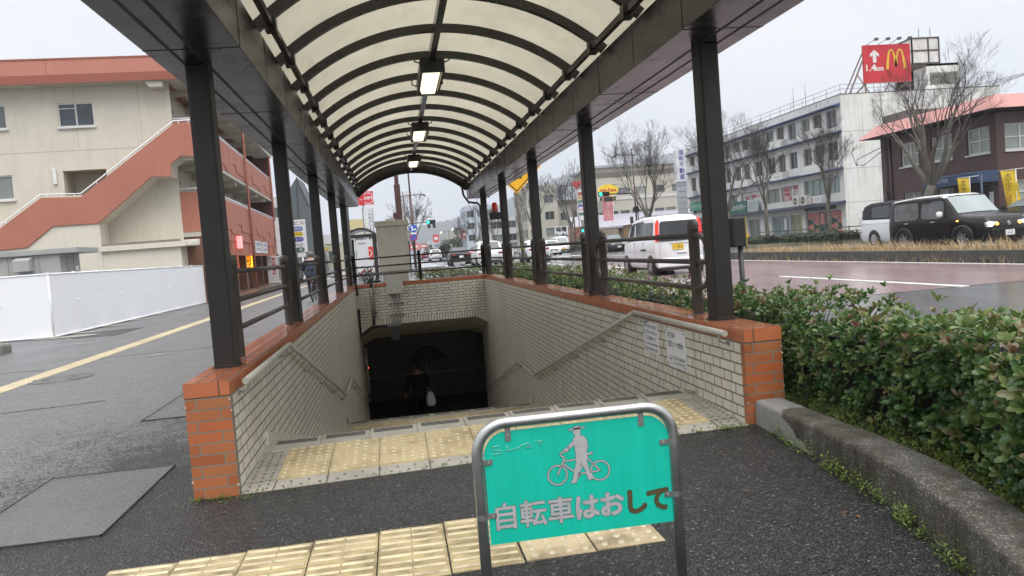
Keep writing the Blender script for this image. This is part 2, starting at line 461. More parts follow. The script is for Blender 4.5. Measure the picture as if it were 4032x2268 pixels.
# yellow warning blocks on the top landing and the lower one
def dome(b, x, y, z, r=.012, h=.005):
    b.lathe([(r,z),(r*.85,z+h*.7),(r*.5,z+h),(0,z+h)], (x,y,0), 8)
b = MB(); d = MB(); rr = random.Random(3)
y0, y1 = .19, .80; n = 9; wd = 2.82/n
for i in range(n):
    x0 = .185+i*wd
    for (ya, yb) in ((y0,.515),(.521,y1)):
        za = ground_z(x0+wd/2, (ya+yb)/2); p = MB()
        xa, xb = x0+.003, x0+wd-.003
        b.add([(xa,ya,ground_z(xa,ya)+.009),(xb,ya,ground_z(xb,ya)+.009),(xb,yb,ground_z(xb,yb)+.009),(xa,yb,ground_z(xa,yb)+.009),
               (xa,ya,-.05),(xb,ya,-.05),(xb,yb,-.05),(xa,yb,-.05)], [(0,1,2,3),(0,4,5,1),(1,5,6,2),(2,6,7,3),(3,7,4,0)])
        ny = int((yb-ya)/.062)
        for q in range(5):
            for k in range(ny):
                if rr.random() < (.06 if i in (0,8,7) else .3): continue
                xx = x0+.033+q*.0615; yy = ya+.03+k*(yb-ya-.05)/max(1,ny-1)
                dome(d, xx, yy, ground_z(xx,yy)+.009, .017, .007)
b.build('warning_block', yel, t); b = MB()
for i in range(10):
    x0 = .1+i*.3
    b.box(x0+.003, 7.95, lz-.02, min(x0+.297,W-.1), 8.355, lz+.009)
    for q in range(4):
        for k in range(4): dome(d, x0+.04+q*.07, 8.0+k*.09, lz+.009, .014)
b.build('warning_block', yel, t); tag(d.build('raised_dots', mat('tactile_dots', (.62,.53,.34), .6, ns=9, na=.2, grime=.6, gs=2, gcol=(.25,.19,.11)), t), kind='stuff')
# perforated edge tiles: dark drain holes and tile joints
h = MB(); j = MB()
for side in (0, 1):
    for q in range(3):
        for k in range(11):
            x = .035+q*.055 if side == 0 else W-.035-q*.055
            y = .05+k*.07
            h.disc((x, y, ground_z(x,y)+.006), .0085, (0,0,1), 8)
    for y in (.19,.5,.78):
        xa, xb = (.003,.18) if side == 0 else (W-.18, W-.003)
        j.quad((xa,y,ground_z(xa,y)+.005),(xb,y,ground_z(xb,y)+.005),(xb,y+.006,ground_z(xb,y)+.005),(xa,y+.006,ground_z(xa,y)+.005))
for i in range(26):
    for k in range(2):
        x = .24+i*.108+k*.04; y = .05+k*.07
        h.disc((x, y, ground_z(x,y)+.006), .0085, (0,0,1), 8)
for i in range(10):
    x = .185+i*wd
    j.quad((x,.005,ground_z(x,0)+.005),(x+.006,.005,ground_z(x,0)+.005),(x+.006,.185,ground_z(x,.18)+.005),(x,.185,ground_z(x,.18)+.005))
tag(h.build('drain_hole', dark, t), kind='stuff'); tag(j.build('tile_joint', mat('joint_dirt', (.09,.08,.055), .9), t), kind='stuff')

# handrails
def handrail(x, xw, label):
    t = thing('handrail', label, 'handrail', (xw, .15, .6))
    P = [(.13,.655),(2.13,.652),(7.92,-.812),(9.66,-.812),(15.9,-2.40)]
    b = MB()
    for i in range(len(P)-1): b.cyl((x,P[i][0],P[i][1]),(x,P[i+1][0],P[i+1][1]), .0215, 12)
    for q in P[1:-1]: b.sphere((x,q[0],q[1]), .0216, 10, 6)
    b.build('rail', handm, t)
    MB().disc((x,.1285,.655), .021, (0,-1,0), 16).build('end_cap', handm, t)
    def zr(y):
        for i in range(len(P)-1):
            if P[i][0] <= y <= P[i+1][0]:
                k = (y-P[i][0])/(P[i+1][0]-P[i][0]); return P[i][1]+k*(P[i+1][1]-P[i][1])
    for y in (.24,1.98,3.5,4.9,6.3,7.75,9.5,10.9,12.3,13.7):
        z = zr(y); s = 1 if x > xw else -1
        b = MB().tube([(xw+s*.002,y,z-.075),(xw+s*.03,y,z-.08),(xw+s*.058,y,z-.066),(x,y,z-.02)], .0075, 6)
        b.cyl((xw,y,z-.075),(xw+s*.006,y,z-.075), .024, 10)
        b.build('bracket', galv, t)
handrail(.07, 0, 'grey handrail fixed along the left stair wall')
handrail(W-.07, W, 'grey handrail fixed along the right stair wall beside the notices')

# boxes and conduits on the portal wall
yw = LN
t = thing('junction_box', 'larger square grey box astride the orange coping with three conduits below', 'junction box', (.95, yw, .4))
MB().box(.755,yw-.16,.41,1.153,yw-.0,.80).build('case', greyp, t, bevel=.004)
MB().box(.749,yw-.168,.80,1.159,yw+.01,.832).build('lid', greyp, t, bevel=.003)
for x in (.87,.955,1.045):
    MB().tube([(x,yw-.05,.41),(x,yw-.05,-.2),(x-.02,yw-.055,-.27),(x-.09,yw-.06,-.34)], .0145, 8).build('conduit', galv, t)
b = MB()
for z in (.16,-.12): MB().box(.78,yw-.036,z-.014,1.15,yw-.0,z+.014).build('clamp', mat('clamp_metal',(.13,.125,.115),.5,metal=.4), t)
t = thing('junction_box', 'smaller narrow grey box in the left corner of the portal wall', 'junction box', (.09, yw, .1))
MB().box(.002,yw-.14,.10,.185,yw,.43).build('case', greyp, t, bevel=.004)
MB().tube([(-.13,yw+.02,.72),(-.05,yw-.02,.75),(.03,yw-.06,.70),(.045,yw-.07,.43)], .022, 8).build('cable', dark, t)
MB().tube([(.04,yw-.05,.10),(.04,yw-.05,-.50)], .026, 8).build('cable', dark, t)
t = thing('conduit_pair', 'pair of upright grey pipes clamped beside the small corner box', 'conduit', (.39, yw, -.2))
MB().tube([(.62,yw+.1,.73),(.45,yw+.05,.745),(.385,yw-.04,.71),(.38,yw-.05,.6)], .027, 8).build('elbow', dark, t)
MB().tube([(.38,yw-.05,.6),(.38,yw-.05,-.12)], .027, 10).build('pipe', galv, t)
MB().tube([(.435,yw-.04,.70),(.437,yw-.045,-.14)], .013, 8).build('pipe', galv, t)
MB().tube([(.38,yw-.05,-.12),(.378,yw-.05,-.33)], .03, 8).build('sleeve', dark, t)
b = MB()
for z in (.46,-.03): MB().box(.31,yw-.03,z-.014,.50,yw,z+.014).build('clamp', mat('clamp_metal',(.1,.1,.1),.5), t)
b = MB(); b.prism([(.02,-.55),(.31,-.36),(.75,-.36),(.75,-.42),(.33,-.43),(.02,-.62)], 'y', yw+.02, yw+.24)
tag(b.build('cable_duct', dark, loc=(.4,yw,-.4)), 'black cable duct along the underside of the portal lintel', 'cable duct')
t = thing('soffit_box', 'dark metal box hanging under the portal lintel', 'equipment box', (.85, yw+.1, -.4))
MB().box(.70,yw-.03,-.385,1.02,yw+.3,-.345).build('plate', galv, t); MB().box(.77,yw+.02,-.74,.97,yw+.22,-.385).build('case', mat('dark_grey',(.04,.04,.04),.5), t)
t = thing('alarm_light', 'small glowing red alarm lamp on the left wall inside the underpass', 'alarm lamp', (.02, 16.0, -1.55))
MB().box(.001,15.95,-1.62,.05,16.05,-1.42).build('case', dark, t)
MB().sphere((.075,15.93,-1.52), .028).build('lens', glow('red_led',(1,.05,.03),6), t)
tag(MB().tube([(.06,15.9,-.98),(.06,15.9,-2.2)], .035, 10).build('drainpipe', mat('pvc',(.3,.29,.27),.5), loc=(.06,15.9,-2.2)), 'pale upright pipe in the left corner of the underpass mouth', 'pipe')

# ------------------------------------------------------------------ canopy
t = thing('canopy', 'brown metal canopy with a barrel vault of cream panels over the stairs', 'canopy', (W/2, 7, .69))
PY = [.645, 4.225, 7.80, 11.38, 14.90]
for xa, xb in ((-.205,-.062),(W+.062,W+.205)):
    for k, y in enumerate(PY):
        b = MB(); b.box(xa, y-.07, .692, xb, y+.07, 2.662)
        b.box(xa+.012, y-.079, .70, xb-.012, y-.069, 2.66)
        p = b.build('post', brown_post, t, bevel=.006)
        q = MB().box(xa-.012, y-.085, .690, xb+.012, y+.085, .696)
        q.build('base_plate', mat('base_plate',(.055,.036,.026),.7,ns=20,na=.4), p)
        MB().box(xa-.0015,y-.0805,.70,xb+.0015,y+.0715,.715+.03*((k*7)%3)).build('rust_foot', mat('rust_foot',(.035,.026,.021),.8,ns=15,na=.4), p)
ZB, ZT = 2.66, 3.0
seam = mat('seam_black', (.006,.005,.005), .6)
for (xi, s) in ((.21,-1),(3.0,1)):
    xo = xi + s*.558
    bm = MB(); bm.box(xi, -1.15, ZB, xo, 15.6, ZT)
    be = bm.build('beam', brown, t, bevel=.004)
    g = MB()
    for k in range(9):
        y = .2+2.1*k-2.1
        if y > 15.5 or y < -1.1: continue
        g.box(xi-s*.0022, y-.005, ZB-.0022, xi+s*.004, y+.005, ZT)
        g.box(xi-s*.0022, y-.005, ZB-.0022, xo+s*.0, y+.005, ZB+.004)
    for k in range(8):
        y = .2+2.1*k-1.05
        g.box(xi-s*.0022, y-.003, ZB+.01, xi+s*.004, y+.003, ZT)
    for gx in (.275, .405):
        x = xi + s*gx; g.box(x-.011, -1.15, ZB-.0022, x+.011, 15.6, ZB+.004)
    g.build('panel_seam', seam, be)
    MB().box(xo, -1.16, ZB+.05, xo+s*.03, 15.62, ZT+.06).build('gutter', brown, be)
    MB().box(xi-s*.004, 15.604, ZB-.01, xo+s*.03, 15.63, ZT+.06).build('end_plate', brown, be)
CX = 1.605; HW = 1.35; ZF = 3.045; SAG = .485; RA = (HW*HW+SAG*SAG)/(2*SAG); ZC = ZF+SAG-RA; A0 = math.asin(HW/RA)
def arc(r, a): return CX + r*sin(a), ZC + r*cos(a)
def arc_rib(b, y0, y1, ri, ro, aw=A0, n=28):
    vs = []; fs = []
    for i in range(n+1):
        a = -aw + 2*aw*i/n
        for (r, y) in ((ri,y0),(ri,y1),(ro,y1),(ro,y0)):
            x, z = arc(r, a); vs.append((x,y,z))
    for i in range(n):
        for k in range(4):
            fs.append((i*4+k, i*4+(k+1)%4, (i+1)*4+(k+1)%4, (i+1)*4+k))
    fs += [(0,1,2,3), (n*4+3,n*4+2,n*4+1,n*4)]
    b.add(vs, fs, False)
for k in range(-2, 14):
    y = 1.1+1.05*k; b = MB(); arc_rib(b, y-.033, y+.033, RA, RA+.075, A0+.03)
    b.build('rib', brown, t)
b = MB(); arc_rib(b, 15.5, 15.62, RA-.13, RA+.1, A0+.06); arc_rib(b, 15.40, 15.5, RA-.07, RA-.03, A0); b.build('end_arch', brown, t)
pm, pt, pb = new_mat('cream_panel')
for n_ in list(pt.n): 
    if n_ != pb and n_.type != 'OUTPUT_MATERIAL': pt.n.remove(n_)
P_ = pt.pos(); nn = pt.noise(pt.scale(P_, (1,1,1)), 1.3, 6, .6)
pc = pt.mix(pt.ramp(nn, (.3,0),(.75,1)), (.465,.43,.33), (.36,.33,.25))
pc = pt.mix(pt.math('MULTIPLY', pt.ramp(pt.noise(pt.scale(P_,(3,.8,3)), 2.2, 7,.7), (.5,0),(.75,1)), .45), pc, (.27,.24,.17))
tr = pt.node('ShaderNodeBsdfTranslucent'); pt.l.new(pc, tr.inputs[0])
pt.l.new(pt.mix(1, pc, (.9,.9,.9,1), 'MULTIPLY'), pb.inputs['Base Color']); pb.inputs['Roughness'].default_value = .28
mx = pt.node('ShaderNodeMixShader'); mx.inputs[0].default_value = .62
pt.l.new(pb.outputs[0], mx.inputs[1]); pt.l.new(tr.outputs[0], mx.inputs[2])
pt.l.new(mx.outputs[0], pt.n['Material Output'].inputs[0])
b = MB(); n = 32; ys = [-1.15 + 1.05*i for i in range(16)] + [15.6]; aw = A0+.11
vs = []; fs = []
for y in ys:
    for i in range(n+1):
        x, z = arc(RA+.082, -aw+2*aw*i/n); vs.append((x,y,z))
for q in range(len(ys)-1):
    for i in range(n): fs.append((q*(n+1)+i, q*(n+1)+i+1, (q+1)*(n+1)+i+1, (q+1)*(n+1)+i))
b.add(vs, fs, True); b.build('roof_panel', pm, t)
MB().box(CX-.032, -1.1, ZC+RA-.095, CX+.032, 15.5, ZC+RA+.0).build('ridge_rail', brown, t)
for s in (-1,1):
    x = CX+s*(HW-.035); b = MB().box(x-.022, -1.1, ZF-.02, x+.022, 15.5, ZF+.03)
    for k in range(-2,14):
        y = 1.1+1.05*k; b.box(x-.04, y-.045, ZF-.05, x+.04, y+.045, ZF+.05)
    b.build('side_rail', brown, t)
# wires and pipe at the far right corner
tag(MB().tube([(2.87,15.52,3.0),(2.9,15.55,2.75),(3.0,15.35,2.55),(3.2,15.15,2.50),(3.262,15.1,2.42),(3.275,15.08,.95),(3.30,15.05,.76)], .028, 8).build('conduit', dark, loc=(3.28,15.1,.7)), 'black conduit running down the farthest right canopy post', 'conduit')

lens = glow('lamp_lens', (1.0,.90,.66), LAMP)
for i, y in enumerate((4.6, 8.72, 12.85)):
    t = thing('ceiling_lamp', ['nearest of the three lit box lamps hanging under the vault', 'middle one of the three lit box lamps hanging under the vault', 'farthest of the three lit box lamps hanging under the vault'][i], 'lamp', (CX, y, 3.43), group='lamps under the canopy vault')
    b = MB(); b.box(CX-.135, y-.60, 3.315, CX-.11, y+.60, 3.44); b.box(CX+.11, y-.60, 3.315, CX+.135, y+.60, 3.44)
    b.box(CX-.135, y-.63, 3.31, CX+.135, y-.60, 3.44); b.box(CX-.135, y+.60, 3.31, CX+.135, y+.63, 3.44); b.box(CX-.135, y-.63, 3.44, CX+.135, y+.63, 3.455)
    b.build('housing', dark, t)
    b = MB(); b.prism([(CX-.082,3.315),(CX-.10,3.37),(CX+.10,3.37),(CX+.082,3.315)], 'y', y-.57, y+.57); b.build('lens', lens, t)
    b = MB().box(CX-.02, y-.5, 3.455, CX+.02, y+.5, 3.47)
    for s in (-1,1):
        for dy in (-.6,.6): b.tube([(CX+s*.135,y+dy,3.42),(CX+s*.19,y+dy,3.44),(CX+s*.19,y+dy,3.50)], .009, 5)
    b.build('hook', dark, t)

# ------------------------------------------------------------------ guard rails on the copings
RZ = (1.315, 1.108, .905)
def rail_post(b, x, y):
    b.lathe([(.042,.70),(.042,1.36),(.0445,1.362),(.0445,1.375),(.041,1.378),(.0445,1.381),(.0445,1.395),(.036,1.42),(.018,1.434),(0,1.437)], (x,y,0), 14)
def guard(x, ya, yb, label):
    t = thing('guard_rail', label, 'guard rail', (x, (ya+yb)/2, .69), group='brown guard rails between the canopy posts')
    for y in (ya+.43, yb-.43):
        b = MB(); rail_post(b, x, y); b.build('post', railm, t)
    for z in RZ:
        b = MB().cyl((x,ya+.43,z),(x,yb-.43,z), .021, 10)
        for y, s in ((ya+.43,1),(yb-.43,-1)): b.cyl((x,y+s*.03,z),(x,y+s*.075,z), .027, 10)
        b.build('rail', railm, t)
    for y0, s in ((ya+.43,-1),(yb-.43,1)):
        b = MB(); pts = []
        for i in range(13):
            a = pi*i/12; pts.append((x, y0+s*(.06+.20*min(1, sin(a)*1.25)), RZ[0]-(RZ[0]-RZ[2])*(1-cos(a))/2))
        b.tube([(x,y0,RZ[0])]+pts+[(x,y0,RZ[2])], .021, 10)
        b.cyl((x,y0,RZ[1]),(x,y0+s*.30,RZ[1]), .021, 10)
        b.build('end_loop', railm, t)
ORD = ['first', 'second', 'third', 'fourth']
for k in range(4):
    guard(-.14, PY[k], PY[k+1], ['brown pipe guard rail behind the nearest left canopy post', 'second brown pipe guard rail back along the left coping', 'third brown pipe guard rail back along the left coping', 'farthest brown pipe guard rail along the left coping'][k])
    guard(3.325, PY[k], PY[k+1], ['brown pipe guard rail in front of the small white van on the right coping', 'second brown pipe guard rail back along the right coping', 'third brown pipe guard rail back along the right coping, by the red beacon', 'farthest brown pipe guard rail along the right coping'][k])
t = thing('guard_rail', 'dark wet guard rail across the far end above the portal wall', 'guard rail', (1.6, 14.92, .69))
dkrail = mat('rail_dark', (.022,.018,.016), .25)
for x in (.0,1.61,3.2):
    b = MB(); rail_post(b, x, 14.93); b.build('post', dkrail, t)
for z in RZ: MB().cyl((-.1,14.93,z),(3.28,14.93,z), .021, 10).build('rail', dkrail, t)

# notices on the right wall
blue_ink = mat('ink_blue', (.07,.08,.33), .6); black_ink = mat('ink_black', (.02,.02,.022), .6)
R_, U_ = (0,-1,0), (0,0,1)
t = thing('notice', 'narrow white notice with blue print on the right stair wall', 'notice', (W, 1.89, .44))
MB().box(W-.005,1.69,.308,W-.0005,2.087,.572).build('plate', white_paint, t)
XN = W-.0065
for i, s in enumerate(('通報ボタンを押すと赤色灯が','回転し非常ベルが鳴ります','下記へ連絡願います')): text(s, .038, (XN,1.89,.535-i*.052), R_, U_, blue_ink, t, width=.35 if i < 2 else .28)
text('国土交通省山口国道維持出張所', .024, (XN,1.89,.381), R_, U_, black_ink, t, width=.36)
text('電話 083-928-1029', .038, (XN,1.89,.335), R_, U_, blue_ink, t, width=.33)
t = thing('notice', 'larger white notice with black print nearest the right wall end', 'notice', (W, 1.27, .41))
MB().box(W-.006,1.052,.260,W-.0005,1.486,.567).build('plate', white_paint, t)
XN = W-.0075
text('地下道内', .05, (XN,1.44,.515), R_, U_, black_ink, t, 'LEFT', width=.17)
text('監視カメラ作動中', .056, (XN,1.44,.441), R_, U_, black_ink, t, 'LEFT', width=.345)
text('管理者', .026, (XN,1.425,.318), R_, U_, black_ink, t, 'LEFT', width=.06)
text('国土交通省 山口国道維持出張所', .026, (XN,1.345,.330), R_, U_, black_ink, t, 'LEFT', width=.28)
text('TEL  083-928-1029', .024, (XN,1.34,.298), R_, U_, black_ink, t, 'LEFT', width=.27)
b = MB()
for z in (.347,.283): b.quad((XN,1.44,z),(XN,1.07,z),(XN,1.07,z-.002),(XN,1.44,z-.002))
b.build('rule', black_ink, t)
b = MB()
for y in (1.465,1.072):
    for z in (.55,.277): b.cyl((W-.006,y,z),(W-.010,y,z), .007, 8)
b.build('screw', dark, t)

# red beacon on its box, on the right hand post
t = thing('beacon', 'red rotating beacon on a dark box fixed to a right canopy post', 'beacon', (3.14, 11.2, 1.92))
MB().box(3.0,11.10,1.915,3.30,11.30,2.05).build('box', dark, t, bevel=.006)
b = MB()
for z in (1.95,1.972,1.994): b.box(3.04,11.095,z,3.2,11.1,z+.008)
b.build('louvre', mat('dark_grey',(.04,.04,.04),.5), t)
MB().lathe([(.065,2.05),(.065,2.10),(.06,2.115)], (3.115,11.2,0), 16).build('base', mat('beacon_base',(.20,.05,.02),.4), t)
MB().lathe([(.06,2.115),(.056,2.20),(.048,2.245),(.03,2.258),(0,2.26)], (3.115,11.2,0), 16).build('dome', mat('beacon_red',(.60,.020,.018),.10,na=.3,ns=30), t)
MB().tube([(3.24,11.15,1.93),(3.235,11.12,1.75),(3.26,11.13,1.6),(3.30,11.2,1.4),(3.31,11.27,.75)], .012, 6).build('cable', dark, t)
# ------------------------------------------------------------------ ground
def ground_mat(name, kind):
    m, t, b = new_mat(name); P = t.pos(); s = t.sep(P)
    cellc = t.voro(P, 82, out='Color'); cs = t.sep(cellc)[0]
    dist = t.voro(P, 82)
    coarse = t.ramp(cs, (0,(.006,.006,.0065)), (.42,(.022,.022,.023)), (.78,(.060,.060,.060)), (.96,(.115,.114,.108)), (1,(.30,.295,.28)))
    coarse = t.mix(t.ramp(dist, (.25,0),(.62,.75)), coarse, (.006,.006,.006))
    big = t.noise(P, .55, 6, .6); mid = t.noise(P, 3.5, 6, .6)
    fine = t.noise(P, 170, 3, .6)
    sm = t.mix(big, (.105,.106,.109), (.135,.135,.137))
    kf = t.math('ADD', t.math('MULTIPLY_ADD', fine, .5, .15), t.math('MULTIPLY', t.math('POWER', cs, 1.4), 1.25)); sm = t.mix(1, sm, t.comb(kf,kf,kf), 'MULTIPLY')
    kb = t.math('MULTIPLY_ADD', mid, .7, .65); coarse = t.mix(1, coarse, t.comb(kb,kb,kb), 'MULTIPLY')
    if kind == 'porous': f = None
    else:
        d = t.math('ADD', t.math('MULTIPLY_ADD', s[0], -.75, -1.15), t.math('MULTIPLY', s[1], .42))
        d = t.math('ADD', t.math('ADD', d, t.math('MULTIPLY_ADD', big, 2.2, -1.1)), t.math('ADD', t.math('MULTIPLY_ADD', mid, 2.4, -1.2), t.math('MULTIPLY_ADD', cs, 1.2, -.6)))
        f = t.ramp(d, (-.0,0), (.95,1))
    if f is None: col = coarse
    else: col = t.mix(f, coarse, sm)
    # rusty and muddy stains
    st = t.ramp(t.noise(P, .9, 8, .7), (.58,0), (.75,1)); col = t.mix(t.math('MULTIPLY', st, .35), col, (.045,.035,.026))
    t.l.new(col, b.inputs['Base Color'])
    wet = t.ramp(t.noise(P, .8, 5, .6), (.35,0), (.65,1))
    if f is None: t.l.new(t.math('MULTIPLY_ADD', wet, -.16, .50), b.inputs['Roughness'])
    else:
        r1 = t.math('MULTIPLY_ADD', wet, -.12, .48); r2 = t.math('MULTIPLY_ADD', wet, -.10, .42)
        rr = t.node('ShaderNodeMix', data_type='FLOAT'); t.inp(rr,0,f); t.inp(rr,2,r1); t.inp(rr,3,r2); t.l.new(rr.outputs[0], b.inputs['Roughness'])
    h = t.math('ADD', t.math('MULTIPLY', dist, 1.0), t.math('MULTIPLY', fine, .25))
    if f is not None: h = t.math('MULTIPLY', h, t.math('MULTIPLY_ADD', f, -.65, 1))
    t.l.new(t.bump(h, 1.0, .018), b.inputs['Normal'])
    return m
porous = ground_mat('porous_asphalt', 'porous'); walk = ground_mat('footway_asphalt', 'walk')
struct(MB().quad((-.1,-9,.0),(3.4,-9,.068),(3.4,.004,.068),(-.1,.004,.0)), 'forecourt', porous)
b = MB().quad((-9,-9,0),(-.1,-9,0),(-.1,400,0),(-9,400,0)); b.quad((-60,-9,-.01),(-9,-9,-.01),(-9,400,-.01),(-60,400,-.01))
struct(b, 'footway', walk)
struct(MB().quad((-.1,LN+.2,.0),(3.4,LN+.2,.05),(3.4,400,.05),(-.1,400,0)), 'footway_beyond', walk)
soil = mat('soil', (.05,.042,.028), .95, ns=14, na=.35, bump=.8, bs=60)
struct(MB().box(3.30,-4,-.3,4.95,60,.16), 'planting_bed', soil)

def road_mat(name, col, col2, rough=.24):
    m, t, b = new_mat(name); P = t.pos()
    big = t.noise(t.scale(P,(1,.18,1)), 1.4, 6, .6); fine = t.noise(P, 60, 3, .6)
    c = t.mix(big, col, col2); k = t.math('MULTIPLY_ADD', fine, .5, .75); c = t.mix(1, c, t.comb(k,k,k), 'MULTIPLY')
    cr = t.ramp(t.noise(t.scale(P,(2.5,.3,1)), 2.2, 8, .75), (.60,0),(.68,1)); c = t.mix(t.math('MULTIPLY',cr,.55), c, tuple(x*.35 for x in col))
    t.l.new(c, b.inputs['Base Color'])
    t.l.new(t.math('MULTIPLY_ADD', big, .22, rough-.1), b.inputs['Roughness'])
    t.l.new(t.bump(t.noise(P, 25, 4, .6), .12, .01), b.inputs['Normal'])
    return m
roadm = road_mat('road_asphalt', (.085,.088,.093), (.125,.128,.132), .17); redm = road_mat('road_red', (.245,.165,.17), (.30,.215,.218), .17)
RD = .15
b = MB().quad((5.0,-40,RD),(70,-40,RD),(70,600,RD),(5.0,600,RD))
b.quad((-40,58.5,RD),(5.0,58.5,RD),(5.0,63.5,RD),(-40,63.5,RD))
struct(b, 'road', roadm)
struct(MB().quad((-700,-300,-.6),(900,-300,-.6),(900,3000,-.6),(-700,3000,-.6)).quad((0,0,0),(0,0,0),(0,0,0),(0,0,0)) if 0 else MB().add([(x,y,-.6) for x in (-700,-60,70,900) for y in (-300,-9,600,3000)], [(0,1,5,4),(1,2,6,5),(2,3,7,6),(6,7,11,10),(8,9,13,12),(9,10,14,13),(10,11,15,14),(4,5,9,8)]), 'ground', mat('far_ground', (.10,.10,.10), .9))
struct(MB().quad((5.3,6.45,RD+.004),(9.72,6.45,RD+.004),(9.72,33,RD+.004),(5.3,33,RD+.004)).quad((9.98,6.45,RD+.004),(13.6,6.45,RD+.004),(13.6,30,RD+.004),(9.98,30,RD+.004)).quad((9.72,12.5,RD+.004),(9.98,12.5,RD+.004),(9.98,21.5,RD+.004),(9.72,21.5,RD+.004)), 'red_lane', redm)
wl = mat('road_white', (.62,.62,.60), .5, ns=9, na=.12, grime=.5, gs=3, gcol=(.3,.3,.29))
b = MB()
for y in (-8.6,6.42,21.5,36.5,70,85,100,115,130): b.box(9.77,y,RD,9.93,y+6,RD+.008)
for y in (70,85,100,115,130,145): b.box(7.6,y,RD,7.75,y+6,RD+.008)
b.box(13.65,-30,RD,13.80,52,RD+.008); b.box(5.25,-30,RD,5.38,52,RD+.008); b.box(16.2,-30,RD,16.35,120,RD+.008); b.box(18.9,20,RD,19.02,26,RD+.008); b.box(20.6,-30,RD,20.75,30,RD+.008)
for i in range(14): b.box(3.9+i*.9,57.6,RD,4.35+i*.9,60.8,RD+.008)
b.box(5.4,52.6,RD,13.6,53.0,RD+.008)
b.beam((6.2,47.5,RD+.004),(6.2,50.5,RD+.004),.2,.008); b.beam((5.9,49.9,RD+.004),(6.2,51.2,RD+.004),.25,.008); b.beam((6.5,49.9,RD+.004),(6.2,51.2,RD+.004),.25,.008)
struct(b, 'road_marking', wl)
kerbc = mat('kerb_dark', (.085,.083,.074), .8, ns=9, na=.2, grime=.7, gs=3, streak=.5, bump=.4, bs=90, gcol=(.03,.028,.022))
b = MB()
for i in range(22): b.box(13.95, -14+i*1.8, RD-.2, 14.13, -14+(i+1)*1.8-.012, .43)
b.box(14.13,-14,RD-.2,15.6,25.0,.37); b.box(15.6,-14,RD-.2,15.78,25.4,.43)
b.lathe([(.92,-.05),(.92,.43),(.80,.43),(.0,.40)], (14.86,25.3,0), 20)
struct(b, 'median', kerbc)
b = MB()
for (xa,ya,xb,yb) in ((21.0,44,21.2,36),(21.2,36,23.4,31),(23.4,31,25.2,20),(25.2,20,25.4,-5),(21.0,44,21.0,56),(21.0,66,21.0,200)): b.beam((xa,ya,.2),(xb,yb,.2),.18,.22)
b.add([(21.0,56,.3),(21.0,44,.3),(21.2,36,.3),(23.4,31,.3),(25.2,20,.3),(25.4,-5,.3),(60,-5,.3),(60,56,.3)], [tuple(range(8))])
b.quad((21,66,.3),(60,66,.3),(60,300,.3),(21,300,.3))
struct(b, 'far_footway', mat('far_footway', (.14,.135,.13), .55, ns=2, na=.15, grime=.4))
b = MB(); b.quad((-9,30,.06),(-6.0,30,.06),(-6.6,56,.06),(-9.6,56,.06)); struct(b, 'shop_terrace', mat('terrace_tile', (.17,.11,.085), .3, ns=5, na=.15))

# yellow guiding strip along the left footway
b = MB(); d = MB()
for i in range(70):
    y = -6+i*1.2; b.box(-4.30,y,.0,-4.0,y+1.194,.008)
    if y < 30:
        for k in range(4):
            for q in range(4): b.box(-4.275+k*.07,y+.02+q*.3,.008,-4.24+k*.07,y+.28+q*.3,.012)
tag(b.build('tactile_strip', mat('tactile_walk',(.52,.445,.29),.5,ns=3,na=.14,grime=.45,gs=2,gcol=(.24,.19,.12)), loc=(-4.15,10,0)), 'long yellow tactile strip running along the left footway', 'tactile paving')
# bar blocks and dot blocks in the foreground
ybar = mat('tactile_near', (.43,.345,.185), .5, ns=11, na=.3, grime=.95, gs=6, bump=.3, bs=110, gcol=(.10,.07,.035))
ridge = mat('tactile_ridge', (.64,.56,.37), .45, ns=13, na=.25, grime=.75, gs=7, gcol=(.24,.19,.12))
wear = mat('tactile_worn', (.54,.44,.27), .55, ns=11, na=.22, grime=.95, gs=5.5, bump=.3, bs=110, gcol=(.10,.06,.035))
stud = mat('tactile_stud', (.55,.47,.33), .4, ns=15, na=.15, grime=.3, gs=9, gcol=(.25,.2,.14))
t = thing('tactile_paving', 'worn yellow tactile blocks with bars then studs beside the green sign', 'tactile paving', (1.2,-1.3,.02))
b = MB(); r = MB(); c = MB(); s_ = MB()
for i in range(-8, 6):
    for k in range(2):
        x0 = 1.45-.305*(6-i-1)-.305*0 if False else 1.45-.3075*(6-i); y0 = -1.615+k*.3125
        tgt = b if i < 6 else c
        z = .02*(x0+.15)+.0
        tgt.box(x0+.003,y0+.003,z-.05,x0+.304,y0+.309,z+.006)
        for q in range(4):
            yy = y0+.042+q*.0755
            for h0, h1 in ((.012,.148),(.154,.292)): r.box(x0+h0,yy-.012,z+.005,x0+h1,yy+.012,z+.0105)
for i in range(2):
    for k in range(2):
        x0 = 1.455+i*.3025; y0 = -1.615+k*.3125; z = .02*(x0+.15)
        c.box(x0,y0+.003,z-.05,x0+.297,y0+.309,z+.006)
        for q in range(4):
            for w_ in range(4): s_.lathe([(.0165,z+.005),(.0145,z+.0105),(.009,z+.012),(0,z+.012)], (x0+.04+q*.073,y0+.045+w_*.073,0), 10)
b.build('bar_block', ybar, t, bevel=.002); tag(r.build('bar', ridge, t, bevel=.002), kind='stuff'); c.build('stud_block', wear, t, bevel=.002); tag(s_.build('stud', stud, t), kind='stuff')

